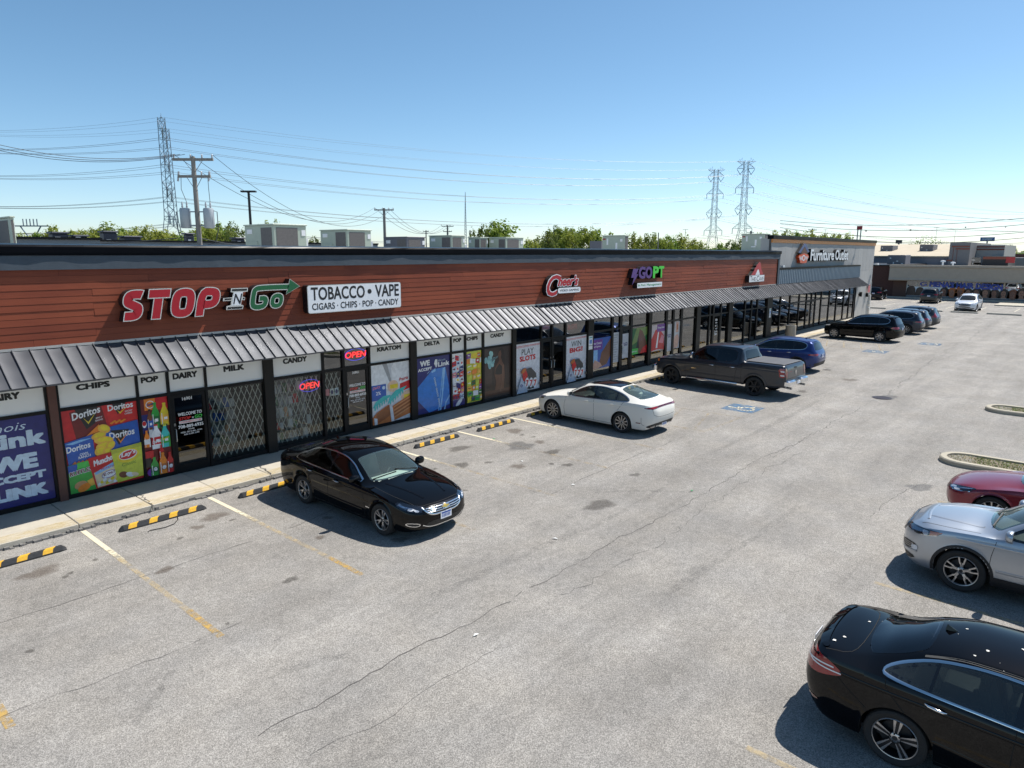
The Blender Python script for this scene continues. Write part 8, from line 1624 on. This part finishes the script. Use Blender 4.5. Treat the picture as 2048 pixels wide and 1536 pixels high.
for xs, yt, w in ((430, 440, 70), (462, 444, 60), (410, 446, 60), (250, 451, 70), (200, 455, 60), (530, 443, 40), (552, 440, 34), (520, 450, 40), (560, 462, 46), (628, 473, 44), (648, 476, 36), (720, 478, 30), (880, 478, 40), (905, 476, 36), (1062, 476, 70), (1078, 472, 60), (1110, 452, 62), (1128, 450, 70), (1150, 451, 66), (1175, 450, 60), (1195, 453, 58), (1138, 458, 60), (1100, 460, 50), (1270, 465, 50), (1292, 468, 56), (1312, 467, 50), (1340, 466, 52), (1362, 468, 54), (1385, 474, 46), (1400, 482, 40), (1326, 472, 60), (1440, 484, 50), (1462, 480, 50), (1520, 466, 52), (1548, 462, 60), (1575, 460, 56), (1600, 458, 60), (1622, 462, 56), (1650, 464, 56), (1672, 463, 50), (1692, 468, 50), (1226, 474, 50), (1490, 472, 50)):
    tree(belt(xs), xs, yt, random.uniform(120, 150), w, random.randrange(6))
tree('large rounded bright green tree beside the lattice mast', 997, 435, 105, 105, 4, ms=TM[4]); tree('smaller green tree at the foot of the large rounded one', 968, 450, 104, 60, 5, ms=TM[5])
tree('loose open tree behind the far beige roof, left one', 1847, 468, 190, 46, 0, 'trees behind the far shops', TML); tree('loose open tree behind the far beige roof, middle one', 1868, 470, 190, 44, 0, 'trees behind the far shops', TML); tree('loose low tree behind the far beige roof, right one', 1893, 480, 190, 34, 0, 'trees behind the far shops', TML); tree('low green tree past the striped building', 2022, 490, 230, 30, 1, 'trees behind the far shops')
fw = MB(); rd = random.Random(4)
for i in range(5200):
    px = rd.uniform(-80, 2200); dd = rd.uniform(420, 700); p = at_d(px, 500, dd); h = (6+5*noise.noise(Vector((px*.02, 0, 0)))+3*noise.noise(Vector((px*.09, 5, 0))))*rd.random()**.5+1.2; s = rd.uniform(1.0, 2.2); a = rd.uniform(0, 3.14); t = Vector((math.cos(a), math.sin(a), rd.uniform(-.3, .3)))*s; u2 = Vector((0, rd.uniform(-.4, .4), 1))*s*.8; c = Vector((p.x, p.y, h)); fw.quad(c-t-u2, c+t-u2, c+t*.7+u2, c-t*.8+u2)
fo = fw.build('distant_woods', LF2, fix=False); tag(fo, 'distant wooded skyline', 'woods', kind='stuff')

# ================================================================== far shops to the right
XS = 104.0; far = empty('salon_building', (XS, 10, 0), 'low beige-fronted hair salon building across the lot', 'building')
BRK = M('dark_brick', (.075, .035, .028), .9, var=.25, vscale=3, stretch=(1, 1, 6)); BEI = M('beige_fascia', (.38, .33, .27), .85, var=.06, vscale=2); GRYF = M('grey_footing', (.2, .2, .21), .8)
zf1, zf0 = at_x(1790, 529.5, 102.4).z, at_x(1790, 561, 102.4).z; yl = at_x(1778, 545, 102.4).y
MB().box(XS, 125, -14, yl-.2, 0, zf1-.6).build('core_wall', BRK, far); MB().box(XS-.02, 125, yl-.2, 42, 0, at_x(1760, 532, XS).z).build('brick_wall', BRK, far); MB().box(XS-.2, 125, yl-.2, 42, at_x(1760, 532, XS).z, at_x(1760, 531, XS).z+.1).build('coping', BLK, far)
fa = MB(); yy0, yy1 = -14.0, yl; pr = [(102.6, zf0), (102.45, zf0+.1), (102.55, zf0+.35), (102.6, zf1-.35), (102.4, zf1-.25), (102.4, zf1), (103.6, zf1)]
for (xa, za), (xb, zb2) in zip(pr, pr[1:]): fa.quad((xa, yy0, za), (xa, yy1, za), (xb, yy1, zb2), (xb, yy0, zb2))
fa.quad((102.6, yy0, zf0), (102.6, yy1, zf0), (XS, yy1, zf0), (XS, yy0, zf0)); fa.poly([(x_, yy1, z_) for x_, z_ in pr]+[(103.6, yy1, zf0)]); fa.build('fascia', BEI, far); MB().box(103.4, 125, -14, yl-.1, zf1-.5, zf1-.3).build('roof', M('roof_membrane', (.42, .41, .39)), far); MB().box(103.0, XS+.0, -14, 38, 0, .14).build('sidewalk', C1, far)
YL, YR_ = at_x(1813, 580, XS-.05).y, -12; zs0, zs1 = .35, zf0; MB().box(XS-.08, XS-.03, YR_, YL, .14, zs0).build('base_wall', GRYF, far)
ms_ = [at_x(x_, 585, XS-.05).y for x_ in (1813, 1833, 1856, 1878, 1904, 1930, 1956, 1983, 2007, 2032, 2057)]+[YR_]; PF = M('pale_frame', (.6, .58, .52), .5)
for i, (y1_, y0_) in enumerate(zip(ms_, ms_[1:])):
    MB().box(XS-.07, XS-.04, y0_, y1_, zs0, zs1).build('window_pane', WIN, far); MB().box(XS-.12, XS-.02, y1_-.06, y1_+.06, zs0, zs1).build('mullion', PF, far)
MB().box(XS-.1, XS-.03, YL, yl-.3, 0, zf0).build('brown_panel', M('brown_panel', (.10, .05, .035), .7), far)
def far_poly(mb, pts, k): mb.poly([(XS-.13-.006*k, y_, z_) for y_, z_ in pts])
pb = empty('salon_poster', (XS-.2, 5, .4), 'pale blue salon window film with portrait heads and blue lettering', 'poster'); mb = MB().use(flat('pale_sky_print', (.78, .88, .96))); zp1 = zs0+(zs1-zs0)*.60; far_poly(mb, [(YL-.1, zs0), (YR_, zs0), (YR_, zp1), (YL-.1, zp1)], 0); mb.build('film', None, pb, fix=False)
rd = random.Random(6)
for i, x_ in enumerate((1821, 1839, 1888, 1904, 1920, 1936, 1953, 1971, 1989, 2008, 2026, 2044, 2060)):
    yc_ = at_x(x_, 590, XS-.1).y; zc = zs0+.62+rd.uniform(-.08, .08); hr = rd.choice(('dbrown', 'brown', 'black', 'rust', 'brown')); sc = rd.uniform(.9, 1.15); mb = MB().use(F_[hr])
    E2 = lambda cy, cz, ry, rz_: [(cy+ry*math.cos(t), cz+rz_*math.sin(t)) for t in [2*math.pi*j/18 for j in range(18)]]
    far_poly(mb, E2(yc_, zc, .52*sc, .58*sc), 1); far_poly(mb, [(yc_-.5*sc, zc), (yc_+.5*sc, zc), (yc_+.58*sc, zs0+.02), (yc_-.58*sc, zs0+.02)], 2)
    if i > 1: mb.use(flat('face_print', (.34, .17, .11)) if i % 2 else flat('face_print_b', (.24, .11, .07))); far_poly(mb, E2(yc_+.06, zc-.02, .25*sc, .34*sc), 3); far_poly(mb, [(yc_-.1, zc-.3), (yc_+.2, zc-.3), (yc_+.34, zs0+.02), (yc_-.26, zs0+.02)], 2.5); mb.use(F_['black']); far_poly(mb, E2(yc_-.04, zc+.05, .045, .03), 4); far_poly(mb, E2(yc_+.16, zc+.05, .045, .03), 4); mb.use(F_['dred']); far_poly(mb, E2(yc_+.06, zc-.18, .08, .03), 4)
    mb.build('portrait', None, pb, fix=False)
mb = MB().use(flat('salon_blue', (.03, .08, .48))); ya_, yb3 = at_x(1858, 575, XS-.2).y, at_x(2005, 580, XS-.2).y; zt_ = zs0+(zs1-zs0)*.62; put_text(mb, "MENA'S HAIR DESIGN", (XS-.18, ya_, zt_), (XS-.18, yb3, zt_-.18), (XS-.18, ya_, zt_+.75), nrm=(-1, 0, 0), bold=.06); put_text(mb, 'G', (XS-.18, ya_+1.1, zt_+.1), (XS-.18, ya_+.3, zt_+.1), (XS-.18, ya_+1.1, zt_+.6), nrm=(-1, 0, 0), bold=.02); mb.build('lettering', None, pb, fix=False)
# units on the salon roof
def farbox(name, lab, cat, px0, px1, y0, y1, X, dep, mat, grp=None, extra=None):
    p = at_x(px0, y1, X); q = at_x(px1, y0, X); mb = MB().use(mat); mb.bbox(X, X+dep, q.y, p.y, p.z-.4, q.z, .04); mb.use(STK); w = p.y-q.y; h = q.z-p.z
    if extra: [mb.box(X-.02, X, q.y+w*u, q.y+w*(u+a_), p.z+h*v, p.z+h*(v+b2)) for u, v, a_, b2 in ((.8, .6, .08, .12), (.4, .3, .1, .1), (.62, .05, .06, .2), (.12, .05, .1, .08))]
    return tag(mb.build(name, None), lab, cat, grp)
farbox('rooftop_unit', 'charcoal rooftop unit with stickers on the salon roof', 'air conditioner', 1774, 1812, 510, 528.5, 110, 3, HVd, extra=True); farbox('rooftop_unit', 'dark rooftop unit on the far beige roof, near the grey wall', 'air conditioner', 1760, 1786, 491, 506, 132, 3.5, HVd, extra=True); farbox('rooftop_unit', 'dark hooded rooftop unit in the middle of the far beige roof', 'air conditioner', 1838, 1867, 489, 506, 132, 3.5, HVd, extra=True)
for i, xp in enumerate((1886, 1906)):
    p = at_x(xp, 524 if i == 0 else 527, 108); mb = MB().use(STK); mb.lathe([(.1, -.6), (.1, .0), (.3, .02), (.26, .18), (0, .22)], p, 'z', 12); tag(mb.build('roof_vent', None), 'small white mushroom vent on the salon roof, %s' % ('beside the striped wall' if i == 0 else 'left of the stepped stripes'), 'vent')
# beige-roofed block behind
bb = empty('beige_roof_block', (124, 20, 0), 'block with pale beige sloping roof behind the salon', 'building'); z0 = at_x(1850, 512, 124).z; z1 = at_x(1850, 488.5, 146).z; ya, yb4 = 45, at_x(1899, 510, 124).y
MB().box(124, 146, yb4, ya, 0, z0-.05).build('wall', M('grey_block_wall', (.19, .19, .215), .85), bb); MB().add([(123.7, yb4, z0), (123.7, ya, z0), (146, ya, z1), (146, yb4, z1), (123.7, yb4, z0-.15), (123.7, ya, z0-.15)], [(0, 1, 2, 3), (0, 1, 5, 4)]).build('roof', M('beige_roof', (.50, .43, .32), .9, var=.1, vscale=.6), bb)
sb = empty('striped_building', (121, 8, 0), 'grey building with stepped brown stripes on its corner', 'building'); XB2 = 122; yA, yB = at_x(1899, 500, XB2).y, at_x(1940, 500, XB2).y; zt2 = at_x(1920, 484.5, XB2).z
GS = M('grey_stucco_far', (.20, .19, .19), .85); BS = M('brown_stripe', (.24, .075, .05), .8)
MB().box(XB2, XB2+20, yB, yA, 0, zt2).build('wall', GS, sb); yC = at_x(2009, 500, XB2+6).y; MB().box(XB2+6, XB2+20, yC, yB, 0, zt2-.35).build('wall', M('pale_stucco_far', (.42, .40, .38), .85), sb); mb = MB().use(BS); P2 = lambda x_, y_: (at_x(x_, y_, XB2).y, at_x(x_, y_, XB2).z)
for (x0, x1, y0, y1) in ((1904, 1940, 491.5, 494), (1904, 1908, 494, 522), (1911, 1940, 496.5, 499), (1911, 1915, 499, 528), (1893, 1904, 519.5, 522)): a_, b2 = P2(x0, y1), P2(x1, y0); mb.box(XB2-.06, XB2, b2[0], a_[0], a_[1], b2[1])
for (y0, y1) in ((492.5, 495), (497.5, 500)): p = at_x(1940, y1, XB2+6); q = at_x(2009, y0, XB2+6); mb.box(XB2+5.94, XB2+6, yC, yB, p.z, at_x(1940, y0, XB2+6).z)
mb.build('stripe', None, sb)
fb = empty('red_band_building', (118, -2, 0), 'dark low building with red band and lit red sign', 'building'); Xf = 120; p = at_x(1964, 531, Xf); q = at_x(2018, 513, Xf); MB().box(Xf, Xf+8, q.y, p.y, 0, q.z).build('wall', M('charcoal_wall', (.04, .035, .035), .8), fb); MB().box(Xf-.05, Xf, q.y, p.y, q.z-.4, q.z-.05).build('red_band', BS, fb); MB().box(Xf-.08, Xf+.0, at_x(2030, 520, Xf).y, at_x(2012, 520, Xf).y, at_x(2020, 526, Xf).z, at_x(2020, 514, Xf).z).build('sign_panel', M('red_panel', (.42, .03, .03), .5), fb); MB().box(Xf-.06, Xf-.0, at_x(1962, 520, Xf).y, at_x(1950, 520, Xf).y+.4, .0, at_x(1955, 515, Xf).z).build('glass_door', WIN, fb)
for i, (x0, x1, y0, y1, X, col) in enumerate(((2000, 2120, 508, 530, 170, (.16, .07, .06)), (1985, 2100, 516, 534, 150, (.25, .25, .26)))): p = at_x(x0, y1, X); q = at_x(x1, y0, X); tag(MB().box(X, X+12, q.y, p.y, 0, q.z).build('far_shop_building', M('far_wall_%d' % i, col, .85)), ('dark red-brown far building at the frame edge' if i == 0 else 'low grey far building below the red sign'), 'building')
# signs on poles
def polesign(lab, px, y0, y1, X, w, mat, txt=None, base=0, two=False):
    p = at_x(px, y1, X); q = at_x(px, y0, X); root = empty('pylon_sign', (X, p.y, 0), lab, 'sign'); mb = MB().use(GALVT)
    for o in ((-.3, .3) if two else (0,)): mb.bar((X, p.y+o*w, 0), (X, p.y+o*w, p.z+.1), .35)
    mb.build('post', None, root); MB().use(mat).box(X-.3, X+.3, p.y-w/2, p.y+w/2, p.z, q.z).build('sign_panel', None, root)
    if txt: mb = MB().use(SWH); put_text(mb, txt, (X-.32, p.y+w*.38, p.z+(q.z-p.z)*.25), (X-.32, p.y-w*.38, p.z+(q.z-p.z)*.25), (X-.32, p.y+w*.38, p.z+(q.z-p.z)*.8), nrm=(-1, 0, 0), bold=.03); mb.build('lettering', None, root, fix=False)
polesign('blue roadside pylon sign beyond the striped building', 1974.5, 474.5, 482.5, 240, 3.4, M('sign_blue', (.015, .09, .36), .4), 'meijer'); polesign('tall red and grey pylon sign on twin posts', 1719, 452, 459, 300, 1.9, M('sign_red_far', (.40, .03, .04), .5), None, two=True); polesign('dark small hoarding on a post above the beige roof', 1797.5, 480, 487, 190, 1.3, M('hoarding_dark', (.03, .035, .05), .5))
# birds
for i, (x_, y_, lab) in enumerate(((1821, 460, 'dark bird gliding left of the low wires'), (1931, 454.5, 'dark bird flapping by the low wires'), (2011, 454, 'pale bird gliding near the frame edge'), (1732, 462, 'small dark bird near the grey building corner'))):
    c = at_d(x_, y_, 60); d = dv; mb = MB().use(M('bird_dark', (.03, .03, .035), .7) if i != 2 else M('bird_pale', (.4, .4, .4), .7)); s = .42
    mb.lathe([(0, -.22), (.05, -.1), (.06, .05), (.02, .2), (0, .24)], c, 'x', 8); mb.add([c+Vector((.06, 0, .02)), c+Vector((-.10, 0, .02)), c+Vector((-.08, .42, .16)), c+Vector((.0, .40, .15)), c+Vector((-.08, -.42, .10)), c+Vector((.0, -.40, .10))], [(0, 1, 2, 3), (1, 0, 5, 4)]); tag(mb.build('bird', None, fix=False), lab, 'bird')
